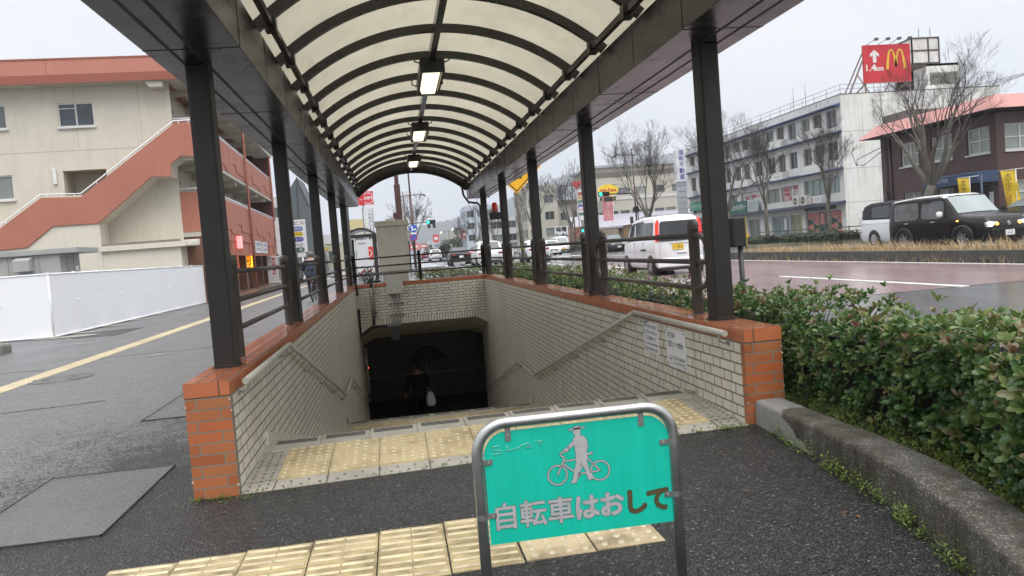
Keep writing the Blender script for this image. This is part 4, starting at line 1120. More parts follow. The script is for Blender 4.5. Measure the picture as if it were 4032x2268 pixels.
class Car:
    def __init__(s, name, label, loc, rz, L, Wd, H, top, belt, width, tum, col, sill=.22, group=None, cat='car', nose=1.0):
        s.t = thing(name, label, cat, loc, rz, group, local=True)
        s.L, s.W, s.H, s.top, s.belt, s.width, s.tum = L, Wd, H, top, belt, width, tum; s.col = col; s.sill = sill
        N = 34; ys = [-L/2+L*i/N for i in range(N+1)]; vs = []; fs = []
        for y in ys: vs += s.section(y)
        m = len(s.section(0))
        for i in range(N):
            for k in range(m-1): fs.append((i*m+k, i*m+k+1, (i+1)*m+k+1, (i+1)*m+k))
        fs += [tuple(range(m-1,-1,-1)), tuple(range(N*m, N*m+m))]
        b = MB(); b.add(vs, fs, True); o = b.build('body', col, s.t); s.body = o
    def half(s, y):
        w = interp(s.width, y)*s.W/2; zt = interp(s.top, y)*1.0; zb = min(interp(s.belt, y), zt-.05); z0 = s.sill
        k = max(0, min(1, (zt-zb)/.4)); tm = .95+(s.tum-.95)*k; wt = w*tm
        d = min(.12, (zt-zb)*.4)
        return [(0,z0),(w*.88,z0),(w*.965,z0+.07),(w*.995,z0+(zb-z0)*.45),(w,z0+(zb-z0)*.75),(w*.985,zb-.02),(w*.975,zb),(wt+(w*.975-wt)*.1,zt-d),(wt-.045,zt-d*.3),(wt-.14,zt-.004),(wt*.5,zt+.012),(0,zt+.018)]
    def section(s, y):
        h = s.half(y); return [(x,y,z) for x, z in h] + [(-x,y,z) for x, z in h[-2:0:-1]]
    def side(s, y0, y1, t0, t1, m=None, nm='side_window', sides=(1,-1), off=.005, y0t=None, y1t=None, parent=None):
        for sd in sides:
            b = MB(); n = 6; vs = []
            for i in range(n+1):
                for j in range(3):
                    t = t0+(t1-t0)*j/2; ya = y0+((y0t if y0t is not None else y0)-y0)*j/2; yb = y1+((y1t if y1t is not None else y1)-y1)*j/2
                    y = ya+(yb-ya)*i/n; h = s.half(y); p, q = h[6], h[7]
                    vs.append((sd*(p[0]+(q[0]-p[0])*t+off), y, p[1]+(q[1]-p[1])*t))
            b.add(vs, [(i*3+j,i*3+j+1,(i+1)*3+j+1,(i+1)*3+j) for i in range(n) for j in range(2)], True)
            b.build(nm, m or glassd, parent or s.t)
    def over(s, y0, y1, m=None, nm='windscreen', mg=.06, off=.008):
        b = MB(); n = 8; vs = []
        sgn = 1 if interp(s.top,y1) < interp(s.top,y0) else -1
        for i in range(n+1):
            y = y0+(y1-y0)*i/n; h = s.half(y); wt = h[9][0]+.10-mg; z = h[11][1]
            for u in (-1,-.6,0,.6,1): vs.append((u*wt, y+sgn*off, z-.02*abs(u)**2+off))
        b.add(vs, [(i*5+j,i*5+j+1,(i+1)*5+j+1,(i+1)*5+j) for i in range(n) for j in range(4)], True)
        b.build(nm, m or glassd, s.t)
    def lower(s, m, nm='lower_panel'):
        N = 30; b = MB()
        for sd in (1,-1):
            vs = []
            for i in range(N+1):
                y = -s.L/2+s.L*i/N; h = s.half(y)
                for k in range(1,7): vs.append((sd*(h[k][0]+.005), y, h[k][1]))
            b.add(vs, [(i*6+j,i*6+j+1,(i+1)*6+j+1,(i+1)*6+j)[::sd] for i in range(N) for j in range(5)], True)
        b.build(nm, m, s.t)
    def wheels(s, yf, yr, r, arch=dark):
        for y in (yf, yr):
            for sd in (1,-1):
                x = sd*(s.W/2*interp(s.width,y))
                MB().lathe([(r*1.2,x-sd*.25),(r*1.2,x+sd*.006),(r*.9,x+sd*.006)][::sd], (0,y,r*1.02), 24, 'x').build('wheel_arch', arch, s.t)
                w_ = MB().lathe([(r*.62,x-sd*.19),(r,x-sd*.18),(r,x-sd*.01),(r*.95,x+sd*.012),(r*.66,x+sd*.012)], (0,y,r), 24, 'x').build('wheel', tyre, s.t)
                b = MB().lathe([(r*.66,x+sd*.010),(r*.60,x-sd*.03),(.001,x-sd*.03)], (0,y,r), 20, 'x')
                for k in range(7):
                    a = 2*pi*k/7; b.beam((x-sd*.005,y,r),(x-sd*.0,y+r*.62*cos(a),r+r*.62*sin(a)), .05, .03, (1,0,0))
                b.build('rim', rimm, w_)
    def bits(s, nm, m, boxes, bevel=0, parent=None):
        b = MB()
        for q in boxes: b.box(*q)
        return b.build(nm, m, parent or s.t, bevel)

def hatch(name, label, loc, rz, col, L=4.0, Wd=1.72, H=1.5, lit=False, front_lit=False, sedan=False, plate=platew, group=None, glassm=None, sec=''):
    h = L/2
    if sedan:
        top = [(-h,.92),(-h+.12,1.02),(-h+.55,1.06),(-h+1.25,H-.05),(-.2,H),(.35,H-.02),(h-1.55,.98),(h-1.0,.92),(h-.25,.78),(h,.62)]
    else:
        top = [(-h,.98),(-h+.08,1.08),(-h+.42,H-.06),(-.5,H),(.25,H-.02),(h-1.25,1.02),(h-.9,.95),(h-.2,.80),(h,.64)]
    c = Car(name, label, loc, rz, L, Wd, H, top, [(-h,.95),(h-1.2,.93),(h,.7)], [(-h,.80),(-h+.15,.93),(-h+.7,1),(h-.8,1),(h-.2,.9),(h,.72)], .76, col, .24, group)
    if sedan: c.over(-h+.62,-h+1.2,nm='rear_window'); r0, r1 = -h+1.05, h-1.5
    else: c.over(-h+.11,-h+.40,nm='rear_window'); r0, r1 = -h+.38, h-1.3
    c.over(.32, h-1.28 if not sedan else h-1.6, glassm or glassl)
    mid = (r0+r1)/2
    c.side(r0+.1, mid-.03, .1, .9, y0t=r0+.25); c.side(mid+.03, r1, .1, .9, y1t=r1-.45)
    c.wheels(h-.78, -h+.72, .31)
    bk = -h
    c.bits('bumper', mat('bumper_black',(.025,.025,.026),.6), [(-Wd*.38,bk-.035,.25,Wd*.38,bk+.05,.42)], .015)
    c.bits('number_plate', plate, [(-.165,bk-.03,.62,.165,bk-.012,.785)] if not sedan else [(-.165,bk-.03,.60,.165,bk-.012,.765)])
    for sd in (1,-1): c.bits('tail_lamp', brakel if lit else redl, [(sd*Wd*.27,bk-.012,.80,sd*Wd*.41,bk+.10,.93)] if not sedan else [(sd*Wd*.25,bk-.012,.78,sd*Wd*.41,bk+.09,.90)], .01)
    for sd in (1,-1):
        c.bits('headlamp', whitel if front_lit else lampc, [(sd*Wd*.22,h-.14,.58,sd*Wd*.385,h-.005,.72)], .02)
        c.bits('door_mirror', col, [(sd*(Wd/2-.02),h-1.55,.98,sd*(Wd/2+.15),h-1.43,1.11)], .03)
    c.bits('grille', dark, [(-Wd*.2,h-.03,.42,Wd*.2,h+.005,.60)], .01); c.bits('number_plate', platew, [(-.165,h+.006,.36,.165,h+.018,.52)])
    return c
pw = paint('white', (.78,.79,.80)); pk = mat('paint_black', (.009,.009,.010), .25, na=.03, coat=.1, spec=.35); prd = paint('red', (.30,.02,.02)); pdk = paint('dark', (.03,.032,.038)); psv = paint('silver', (.40,.41,.42))
V = RD
hatch('sport_utility', 'white car with a dark bumper waiting nearest beyond the farthest right post', (7.05,47.2,V), 0, pw, 4.6, 1.85, 1.66)
hatch('sedan', 'black sedan crossing the junction seen from behind', (6.35,61.5,V), 0, pk, 4.8, 1.8, 1.42, sedan=True)
hatch('hatchback', 'white hatchback half hidden by the wooden sign pole', (10.85,50.5,V), 0, pw, 4.0, 1.72, 1.52)
hatch('hatchback', 'white car just ahead of the hatchback by the wooden pole', (10.0,62,V), 0, pw, 4.2, 1.75, 1.5)
hatch('hatchback', 'dark car with its brake lamps lit right of the black sedan', (11.4,98,V), 0, pdk, 4.2, 1.75, 1.5, lit=True)
hatch('hatchback', 'distant white car with black lower bumper left of the evergreen', (6.8,110,V), 0, pw, 4.4, 1.82, 1.62)
hatch('hatchback', 'distant red car at the left of the queue', (6.4,134,V), 0, prd, 3.9, 1.7, 1.5)
hatch('hatchback', 'distant black car in front of the evergreen', (11.0,165,V), 0, pdk, 4.4, 1.85, 1.7)
hatch('hatchback', 'distant silver car farthest up the left lane', (6.3,190,V), 0, psv, 4.2, 1.75, 1.6)
hatch('hatchback', 'dark oncoming car showing behind the nose of the white kei van', (20.6,64.5,V), pi, pdk, 4.2, 1.75, 1.55)
hatch('hatchback', 'dark parked car at the right edge by the yellow banner', (26.6,23.4,.3), radians(110), pk, 4.3, 1.8, 1.32)
hatch('hatchback', 'small oncoming car with bright headlamps beyond the median', (16.3,72,V), pi, pw, 3.9, 1.7, 1.5, front_lit=True)

# the white kei van, nearest traffic
L, Wd, H = 3.4, 1.49, 1.74; h = L/2
c = Car('kei_van', 'white boxy kei van with tall red tail lamps and a yellow plate', (9.18,18.75,V), 0, L, Wd, H,
    [(-h,1.58),(-h+.05,1.66),(-h+.25,1.725),(-.3,H),(.55,1.70),(.85,1.62),(1.33,1.03),(1.5,.95),(h-.06,.80),(h,.62)], [(-h,.98),(h-.4,.96),(h,.70)],
    [(-h,.93),(-h+.1,.975),(-h+.4,1),(h-.35,1),(h-.08,.9),(h,.80)], .86, pw, .21, cat='van')
c.over(.88,1.32, glassl)
c.side(-1.42,-.62,.12,.92); c.side(-.58,.22,.12,.92); c.side(.32,1.02,.12,.90,y1t=.72)
c.side(-.60,.95,.90,1.0, mat('visor_smoke',(.05,.05,.055),.2), 'wind_deflector', off=.02, y1t=.8)
b = MB(); b.prism([(-.60,.985),(.60,.985),(.575,1.50),(.52,1.565),(-.52,1.565),(-.575,1.50)], 'y', -h-.012, -h+.02); b.build('rear_window', glassd, c.t)
for sd in (1,-1):
    b = MB(); b.prism([(sd*.615,.995),(sd*.705,.995),(sd*.675,1.50),(sd*.62,1.62),(sd*.585,1.60),(sd*.60,1.48)][::sd], 'y', -h-.02, -h+.10)
    b.build('tail_lamp', glow('tail_bright',(.80,.035,.025),.45), c.t, bevel=.01)
    b = MB(); b.prism([(sd*.612,1.0),(sd*.708,1.0),(sd*.695,1.2),(sd*.607,1.2)][::sd], 'y', -h-.023, -h-.019); b.build('tail_lamp_lower', mat('tail_deep',(.25,.01,.012),.2), c.t)
    c.bits('reflector', mat('refl_red',(.35,.012,.02),.2), [(sd*.47,-h-.052,.385,sd*.57,-h-.04,.475)])
    c.bits('door_handle', dark, [(sd*(Wd/2-.005),-.86,.735,sd*(Wd/2+.012),-.36,.785)], .006)
c.bits('number_plate', platey, [(-.22,-h-.030,.735,.11,-h-.012,.90)])
text('山口 580', .05, (-.055,-h-.032,.868), (1,0,0), (0,0,1), black_ink, c.t); text('い 78-37', .088, (-.055,-h-.032,.80), (1,0,0), (0,0,1), black_ink, c.t, bold=.002)
c.bits('plate_garnish', chrome, [(-.29,-h-.028,.905,.25,-h-.005,.925)]); c.bits('door_handle', chrome, [(-.09,-h-.035,.615,.20,-h-.01,.665)], .01)
c.bits('bumper', pw, [(-.69,-h-.045,.235,.69,-h+.06,.50)], .03); c.bits('under_panel', dark, [(-.62,-h-.02,.14,.62,h-.1,.22)])
b = MB()
for sd in (1,-1):
    b.box(sd*(Wd/2-.01),-.60,.42,sd*(Wd/2+.003),-.592,1.0); b.box(sd*(Wd/2-.01),.26,.42,sd*(Wd/2+.003),.268,1.0); b.box(sd*(Wd/2-.01),-1.5,.70,sd*(Wd/2+.003),1.2,.706)
    b.box(sd*.60,-h-.008,.50,sd*.606,-h+.01,1.0)
b.build('shut_line', mat('shut_line',(.25,.25,.26),.6), c.t)
for sd in (1,-1): c.bits('door_mirror', pw, [(sd*.74,.98,.98,sd*.90,1.09,1.17)], .03)
c.bits('wiper', dark, [(-.35,-h-.022,.985,.12,-h-.012,1.0)])
c.bits('rain_gutter', mat('shut_line',(.25,.25,.26),.6), [(-.642,-1.5,1.655,-.635,.6,1.662),(.635,-1.5,1.655,.642,.6,1.662)])
c.wheels(1.18,-1.22,.275)

# the dark cube shaped car with a white roof
pcu = mat('paint_brown_black', (.011,.0085,.008), .28, na=.05, coat=.08, spec=.3); pcr = paint('cube_roof', (.80,.80,.79))
L, Wd, H = 4.25, 1.80, 1.75; h = L/2
c = Car('compact_car', 'dark boxy car with white roof and mirrors and its headlamps on', (19.38,18.85,V), pi+radians(4.5), L, Wd, H,
    [(-h,1.60),(-h+.08,1.67),(-.8,H),(.25,H-.005),(.48,H-.07),(1.02,1.10),(1.16,1.05),(h-.22,.985),(h-.06,.90),(h,.70)], [(-h,.98),(.95,.97),(h,.72)],
    [(-h,.90),(-h+.12,.975),(-h+.45,1),(1.2,1),(h-.35,.955),(h-.12,.86),(h,.70)], .885, pcu, .20)
b = MB(); vs = []; n_ = 12
for i in range(n_+1):
    y = -h+.1+(.47+h-.1)*i/n_; hh = c.half(y)
    for u in (-1,-.8,-.4,0,.4,.8,1):
        vs.append((u*(hh[9][0]+.11), y, hh[11][1]+.012-(.075 if abs(u)==1 else (.012 if abs(u)==.8 else 0))))
b.add(vs, [(i*7+j,i*7+j+1,(i+1)*7+j+1,(i+1)*7+j) for i in range(n_) for j in range(6)], True); b.build('roof', pcr, c.t)
c.over(.50,1.0, glass('screen_grey',(.27,.31,.31),.08,.3,1.2), mg=.02)
def rounded_window(y0, y1, z0, z1, r, grow, nm, m, off):
    for sd in (1,-1):
        o = []
        for (cy, cz, a0) in ((y1-r,z1-r,0),(y0+r,z1-r,90),(y0+r,z0+r,180),(y1-r,z0+r,270)):
            for k in range(6):
                a = radians(a0+k*18); o.append((cy+(r+grow)*cos(a), cz+(r+grow)*sin(a)))
        def px(y, z):
            hh = c.half(y); p, q = hh[6], hh[7]; tt = (z-p[1])/(q[1]-p[1]); return sd*(p[0]+(q[0]-p[0])*max(-.3,tt)+off)
        b = MB(); b.poly([(px(y,z),y,z) for y, z in (o if sd == 1 else o[::-1])]); b.build(nm, m, c.t)
fr = mat('cube_frame', (.022,.019,.019), .4, spec=.3)
for (y0,y1) in ((-1.78,-.62),(-.47,.50)):
    rounded_window(y0,y1,1.0,1.60,.16,.05,'window_frame',fr,.006); rounded_window(y0,y1,1.0,1.57,.13,0,'side_window',glass('cube_glass',(.13,.145,.15),.08,.6,2.5),.010)
c.side(-.62,-.02,.86,.99,fr,'wind_deflector',off=.03); 
for sd in (1,-1):
    c.bits('door_mirror', pcr, [(sd*(Wd/2+.02),.42,1.04,sd*(Wd/2+.21),.56,1.22)], .055)
    for y in (-1.25,-.05): c.bits('door_handle', chrome, [(sd*(Wd/2-.01),y,.87,sd*(Wd/2+.025),y+.2,.91)], .01)
    b = MB(); b.prism([(sd*.31,.66),(sd*.74,.63),(sd*.76,.76),(sd*.68,.815),(sd*.36,.785)][::sd], 'y', h-.45, h-.02); hl_ = b.build('headlamp', lampc, c.t, bevel=.02)
    MB().sphere((sd*.63,h-.03,.72), .085, 12, 8, (1.3,.6,.85)).build('beam_bulb', whitel, hl_); MB().sphere((sd*.42,h-.025,.715), .065, 10, 8, (1.3,.6,.8)).build('indicator', amb, hl_)
    c.bits('side_indicator', amb, [(sd*(Wd/2-.03),1.05,.86,sd*(Wd/2+.012),1.13,.90)], .01)
    for y in (1.27,-1.29): MB().lathe([(.42,sd*(Wd/2-.03)),(.41,sd*(Wd/2+.03)),(.345,sd*(Wd/2+.032))][::sd], (0,y,.34), 26, 'x').build('arch_flare', fr, c.t)
c.bits('grille', dark, [(-.32,h-.03,.655,.32,h+.012,.79)], .02)
b = MB()
for x in (-.26,-.19,-.12,.12,.19,.26):
    for z in (.69,.74): b.box(x-.02,h+.011,z-.012,x+.02,h+.016,z+.012)
b.build('grille_slot', mat('slot_grey',(.10,.10,.10),.4), c.t)
MB().lathe([(.062,h+.012),(.062,h+.020),(.046,h+.020),(.046,h+.012)], (0,0,.725), 20, 'y').build('emblem', chrome, c.t); c.bits('emblem_bar', chrome, [(-.07,h+.013,.712,.07,h+.022,.738)])
c.bits('bumper', pcu, [(-.66,h-.22,.24,.66,h+.02,.60)], .06); c.bits('intake', dark, [(-.36,h+.012,.555,.36,h+.026,.59)], .008)
c.bits('number_plate', platew, [(-.165,h+.03,.36,.165,h+.045,.525)]); text('山口 500', .045, (0,h+.047,.495), (-1,0,0), (0,0,1), black_ink, c.t); text('80-40', .085, (0,h+.047,.42), (-1,0,0), (0,0,1), black_ink, c.t)
c.bits('wiper', dark, [(-.5,1.03,1.10,.35,1.05,1.12)])
c.wheels(1.27,-1.29,.315)

# white minivan behind it
updk = mat('upper_dark', (.012,.012,.014), .45, spec=.2)
L, Wd, H = 4.7, 1.72, 1.82; h = L/2
c = Car('minivan', 'white minivan with dark upper half passing behind the dark boxy car', (21.15,23.3,V), pi, L, Wd, H,
    [(-h,1.55),(-h+.08,1.68),(-h+.5,1.79),(0,H),(.8,1.74),(1.5,1.15),(1.9,1.0),(h,.7)], [(-h,1.12),(1.4,1.06),(h,.72)], [(-h,.92),(-h+.15,.98),(-h+.6,1),(h-.6,1),(h,.75)], .86, updk, .2, cat='van'); c.lower(pw)
c.side(-1.55,-.4,.12,.9); c.side(-.3,.9,.12,.9)
for sd in (1,-1):
    b = MB(); b.prism([(-h-.01,.95),(-h+.22,.95),(-h+.10,1.2),(-h-.01,1.36)], 'x', sd*(Wd/2-.10), sd*(Wd/2+.008)); b.build('tail_lamp', lampc, c.t)
c.bits('rear_window', glassd, [(-.7,-h-.01,1.12,.7,-h+.03,1.5)]); c.bits('shut_line', mat('shut_line',(.25,.25,.26),.6), [(.85,-2.2,.93,.866,1.4,.942),(-.866,-2.2,.93,-.85,1.4,.942)])
c.wheels(1.45,-1.40,.32)
# small white van facing us by the noodle shop
L, Wd, H = 3.4, 1.5, 1.85; h = L/2
c = Car('kei_van', 'small white van facing the camera on the far carriageway by the noodle shop', (19.7,83,V), pi, L, Wd, H,
    [(-h,1.75),(-h+.2,1.84),(.6,H),(1.0,1.75),(1.42,1.05),(h,.75)], [(-h,1.0),(1.2,1.0),(h,.7)], [(-h,.95),(-h+.3,1),(h-.3,1),(h,.88)], .88, pw, .2, cat='van')
c.over(1.02,1.38, glassl); c.side(-1.2,.2,.1,.9); c.side(.3,1.05,.1,.9)
for sd in (1,-1): c.bits('headlamp', lampc, [(sd*.45,h-.05,.62,sd*.66,h+.01,.76)], .01)
c.bits('bumper', mat('bumper_black',(.025,.025,.026),.6), [(-.7,h-.1,.25,.7,h+.02,.42)], .02); c.bits('number_plate', platey, [(-.165,h+.02,.42,.165,h+.03,.58)])
c.wheels(1.15,-1.15,.28)

# ------------------------------------------------------------------ bare zelkova trees
bark = mat('zelkova_bark', (.135,.125,.105), .85, ns=4, na=.25, grime=.55, gs=3.5, bump=.6, bs=25, gcol=(.055,.048,.040))
twigm = mat('zelkova_twig', (.050,.041,.038), .9, ns=5, na=.2)
def bare_tree_mesh(seed, H, spread, fork, r0, stems=5, lv=5, twig=.006, side=7):
    rr = random.Random(seed); tr = MB(); cr = MB()
    def seg(p, d, L, r, level):
        pts = [p]; rs = [r]; n = 4 if level < 3 else 3; dd = d.copy(); q = p.copy(); nodes = []
        for k in range(n):
            dd = (dd + Vector((rr.gauss(0,.10), rr.gauss(0,.10), .10 if level < 2 else .05))).normalized()
            q = q + dd*(L/n); pts.append(q.copy()); rs.append(max(twig*.6, r*(1-.62*(k+1)/n))); nodes.append((q.copy(), dd.copy(), rs[-1]))
        (tr if level < 2 else cr).tube(pts, rs, side if level == 0 else (6 if level == 1 else (4 if level < 3 else 3)), False)
        if level >= lv: return
        nb = {0:3,1:4,2:4,3:4,4:3}.get(level,4)
        for i in range(nb):
            k = min(n-1, int(n*(.25+.75*(i+.5)/nb))); bp, bd, br = nodes[k]
            a, b_ = frame_of(bd); ph = rr.random()*6.28; op = rr.uniform(.28,.62)
            nd = (bd*cos(op) + (a*cos(ph)+b_*sin(ph))*sin(op) + Vector((0,0,.08))).normalized()
            seg(bp, nd, L*rr.uniform(.48,.72), max(twig*.8, br*.72), level+1)
    # trunk
    p0 = Vector((0,0,-.1)); tp = [p0]; trs = [r0*1.35]
    for k in range(4): tp.append(Vector((rr.gauss(0,.03)*k, rr.gauss(0,.03)*k, fork*(k+1)/4))); trs.append(r0*(1-.06*k))
    tr.tube(tp, trs, 10, True)
    for i in range(stems):
        ph = 2*pi*i/stems + rr.uniform(-.35,.35); op = spread*rr.uniform(.55,1.15)
        d = Vector((sin(op)*cos(ph), sin(op)*sin(ph), cos(op)))
        seg(tp[-1] - Vector((0,0,.25*rr.random()*fork*.4)), d, (H-fork)*rr.uniform(.52,.68), r0*rr.uniform(.5,.68), 0)
    return tr, cr
def tree(name, label, loc, seed, H, spread, fork, r0, stems=5, lv=4, twig=.008, group='bare street trees', crown='crown'):
    t = thing(name, label, 'tree', loc, random.Random(seed).random()*6, group, local=True)
    tr, cr = bare_tree_mesh(seed, H, spread, fork, r0, stems, lv, twig)
    tr.build('trunk', bark, t); cr.build(crown, twigm, t)
    return t
tree('bare_tree', 'largest bare tree, pale flaking trunk standing before the brown brick building', (25.3,28.0,.3), 21, 7.4, .66, 2.3, .23, 6, 5, .0042)
tree('bare_tree', 'slim bare tree before the shuttered shops at the white building corner', (24.5,35.0,.3), 5, 5.6, .45, 2.2, .12, 5, 5, .005)
tree('bare_tree', 'slim bare tree between the green shop sign and the blue glazed shop', (24.5,42.3,.3), 8, 6.3, .50, 2.3, .13, 5, 5, .005)
tree('bare_tree', 'dense bare tree partly hidden by the nearest right canopy post', (25.6,50.5,.3), 13, 7.9, .62, 2.4, .17, 6, 5, .006)
tree('bare_tree', 'wide bare tree standing above the roof of the white kei van', (22.0,58.5,.3), 30, 8.3, .66, 2.5, .18, 6, 5, .008)
tree('bare_tree', 'bare tree left of the fuel price sign behind the second right post', (21.7,85.5,.3), 17, 8.2, .52, 2.8, .18, 5, 4, .016)
tree('bare_tree', 'bare tree seen just left of the second right canopy post', (19.2,96,.3), 44, 8.2, .58, 2.8, .18, 5, 4, .017)
tree('bare_tree', 'bare tree with yellowish limbs in the distance right of the evergreen', (12.9,110,.3), 19, 6.8, .50, 1.8, .17, 5, 3, .024)
tree('bare_tree', 'small bare tree immediately right of the distant evergreen', (14.3,150,.3), 23, 5.8, .5, 1.8, .15, 5, 3, .03)
tree('bare_tree', 'bare tree seen between the two farthest right canopy posts', (16.7,118,.3), 27, 6.5, .5, 2, .15, 5, 3, .025)
tree('bare_tree', 'bare tree beyond the grey cabinet at the traffic signal pole', (3.4,92,.2), 33, 6.9, .55, 2.0, .15, 5, 4, .017)
def leafy(name, label, loc, seed, h, r, m, n_, size):
    t = thing(name, label, 'tree' if h > 1.3 else 'bush', loc, 0, None, local=True); rr = random.Random(seed); V = []; F = []; T = []
    cl = [(Vector((rr.gauss(0,r*.42), rr.gauss(0,r*.42), h*.42+rr.gauss(0,h*.18))), r*rr.uniform(.28,.5)) for _ in range(16)]
    for _ in range(n_):
        c_, cr_ = rr.choice(cl); d = Vector((rr.gauss(0,1),rr.gauss(0,1),rr.gauss(0,1))).normalized()
        p = c_ + d*cr_*rr.uniform(.6,1.05)
        if p.z < .15 or p.z > h: continue
        n2 = (d + Vector((rr.gauss(0,.5),rr.gauss(0,.5),.4))).normalized(); a, b_ = frame_of(n2)
        add_leaf(V,F,T,p,a,n2,size*rr.uniform(.6,1.3),size*.6,min(1,max(0,rr.gauss(.35,.25))),True)
    b = MB(); b.v = [tuple(p) for p in V]; b.f = F; b.sm = [False]*len(F); b.tint = T; b.build('crown', m, t)
    MB().tube([(0,0,-.1),(.05,0,h*.3),(0,.05,h*.6)], [.14*h/4,.1*h/4,.05*h/4], 7).build('trunk', bark, t)
farleaf = leaf_mat('evergreen_leaf', [(.022,.034,.016),(.035,.05,.022),(.055,.07,.03),(.09,.065,.045)], .6, .15)
leafy('evergreen_tree', 'rounded dark evergreen in the distance by the car queue', (9.8,130,.15), 2, 4.1, 1.9, farleaf, 5200, .26)
leafy('bush', 'small clipped bush at the foot of the distant evergreen', (9.9,124,.15), 3, 1.25, .8, farleaf, 1200, .16)

# ------------------------------------------------------------------ median grass, far verge
strawm = leaf_mat('straw', [(.30,.21,.10),(.42,.30,.16),(.52,.40,.24),(.34,.23,.11)], .7, .3)
def grass(name, area, n_, h, m, seed, wd=.012, z=.33, edge=None):
    rr = random.Random(seed); V = []; F = []; T = []
    for _ in range(n_):
        x, y = rr.uniform(area[0],area[1]), rr.uniform(area[2],area[3])
        cl_ = .5+.5*sin(x*3+y*2.1)*sin(y*1.3+x); H = h*rr.uniform(.35,1.1)*(.5+.6*cl_)
        an = rr.random()*6.28; d = Vector((cos(an),sin(an),0)); s_ = Vector((-d.y,d.x,0))*wd/2; p = Vector((x,y,z)); lean = rr.uniform(.2,1.1); b0 = len(V)
        for k in range(4):
            u = k/3; q = p + d*(lean*H*u*u) + Vector((0,0,H*(u-.32*u*u*lean))); w_ = 1-u*.8
            V += [q-s_*w_, q+s_*w_]
        tn = rr.random()
        for k in range(3): F.append((b0+2*k,b0+2*k+1,b0+2*k+3,b0+2*k+2)); T.append(tn)
    b = MB(); b.v = [tuple(p) for p in V]; b.f = F; b.sm = [False]*len(F); b.tint = T
    return tag(b.build(name, m), kind='stuff')
grass('dry_grass', (14.15,15.6,2,24.6), 6500, .40, strawm, 3, .018, .36)
grass('kerb_foot_grass', (13.82,13.96,8,22), 420, .26, strawm, 5, .012, .15)
grass('verge_grass', (21.3,24.5,30,48), 2600, .18, leaf_mat('verge_leaf',[(.06,.09,.03),(.10,.13,.04),(.2,.17,.08)],.7,.3), 6, .02, .3)
grass('hedge_stalks', (4.3,4.8,1.5,8), 34, 1.0, strawm, 12, .006, .2)
def far_hedge(label, x0, x1, y0, y1, h, seed, n_):
    rr = random.Random(seed); V = []; F = []; T = []
    for _ in range(n_):
        f = rr.random(); y = rr.uniform(y0,y1); x = x0+(x1-x0)*rr.random() if f < .5 else x0+rr.gauss(0,.05); z = .3+(h if f < .5 else h*rr.random()) + rr.gauss(0,.05)
        an = rr.random()*6.28; n2 = Vector((-.5+rr.gauss(0,.6),rr.gauss(0,.6),.8)).normalized(); a, b_ = frame_of(n2)
        add_leaf(V,F,T,Vector((x,y,z)),a,n2,.12,.07,min(1,max(0,rr.gauss(.4,.25))),True)
    t = thing('hedge', label, 'hedge', ((x0+x1)/2,(y0+y1)/2,.3))
    b = MB(); b.v = [tuple(p) for p in V]; b.f = F; b.sm = [False]*len(F); b.tint = T; b.build('foliage', farleaf, t)
    MB().box(x0+.1,y0,.2,x1-.1,y1,.3+h-.1).build('daylight_blocker', MATS['hedge_inner'], t)  # near-black box added inside the foliage to stop daylight showing through
far_hedge('clipped far hedge before the red and dark shop front', 22.9,24.1,31.5,37.6,.42,1,4200)
far_hedge('clipped far hedge before the blue and yellow glazed shop', 22.3,23.5,38.2,44.5,.40,2,3600)
far_hedge('narrow far hedge across the road behind the dry grass by the brick building', 23.9,24.9,20,30.5,.4,3,3600)
far_hedge('far hedge on the opposite footway beyond the white kei van', 21.4,22.4,66,90,.6,4,3600)
# ------------------------------------------------------------------ buildings across the road
def wall_open(b, O, R, U, Wd, H, ops, depth):
    O = Vector(O); R = Vector(R); U = Vector(U); N = R.cross(U)
    xs = sorted({0,Wd,*[o[0] for o in ops],*[o[2] for o in ops]}); zs = sorted({0,H,*[o[1] for o in ops],*[o[3] for o in ops]})
    P = lambda x, z, d=0: O + R*x + U*z - N*d
    for i in range(len(xs)-1):
        for j in range(len(zs)-1):
            cx, cz = (xs[i]+xs[i+1])/2, (zs[j]+zs[j+1])/2
            if any(o[0] < cx < o[2] and o[1] < cz < o[3] for o in ops): continue
            b.quad(P(xs[i],zs[j]),P(xs[i+1],zs[j]),P(xs[i+1],zs[j+1]),P(xs[i],zs[j+1]))
    for (x0,z0,x1,z1) in ops:
        b.quad(P(x0,z0),P(x0,z0,depth),P(x0,z1,depth),P(x0,z1)); b.quad(P(x1,z0,depth),P(x1,z0),P(x1,z1),P(x1,z1,depth))
        b.quad(P(x0,z0,depth),P(x0,z0),P(x1,z0),P(x1,z0,depth)); b.quad(P(x0,z1),P(x0,z1,depth),P(x1,z1,depth),P(x1,z1))
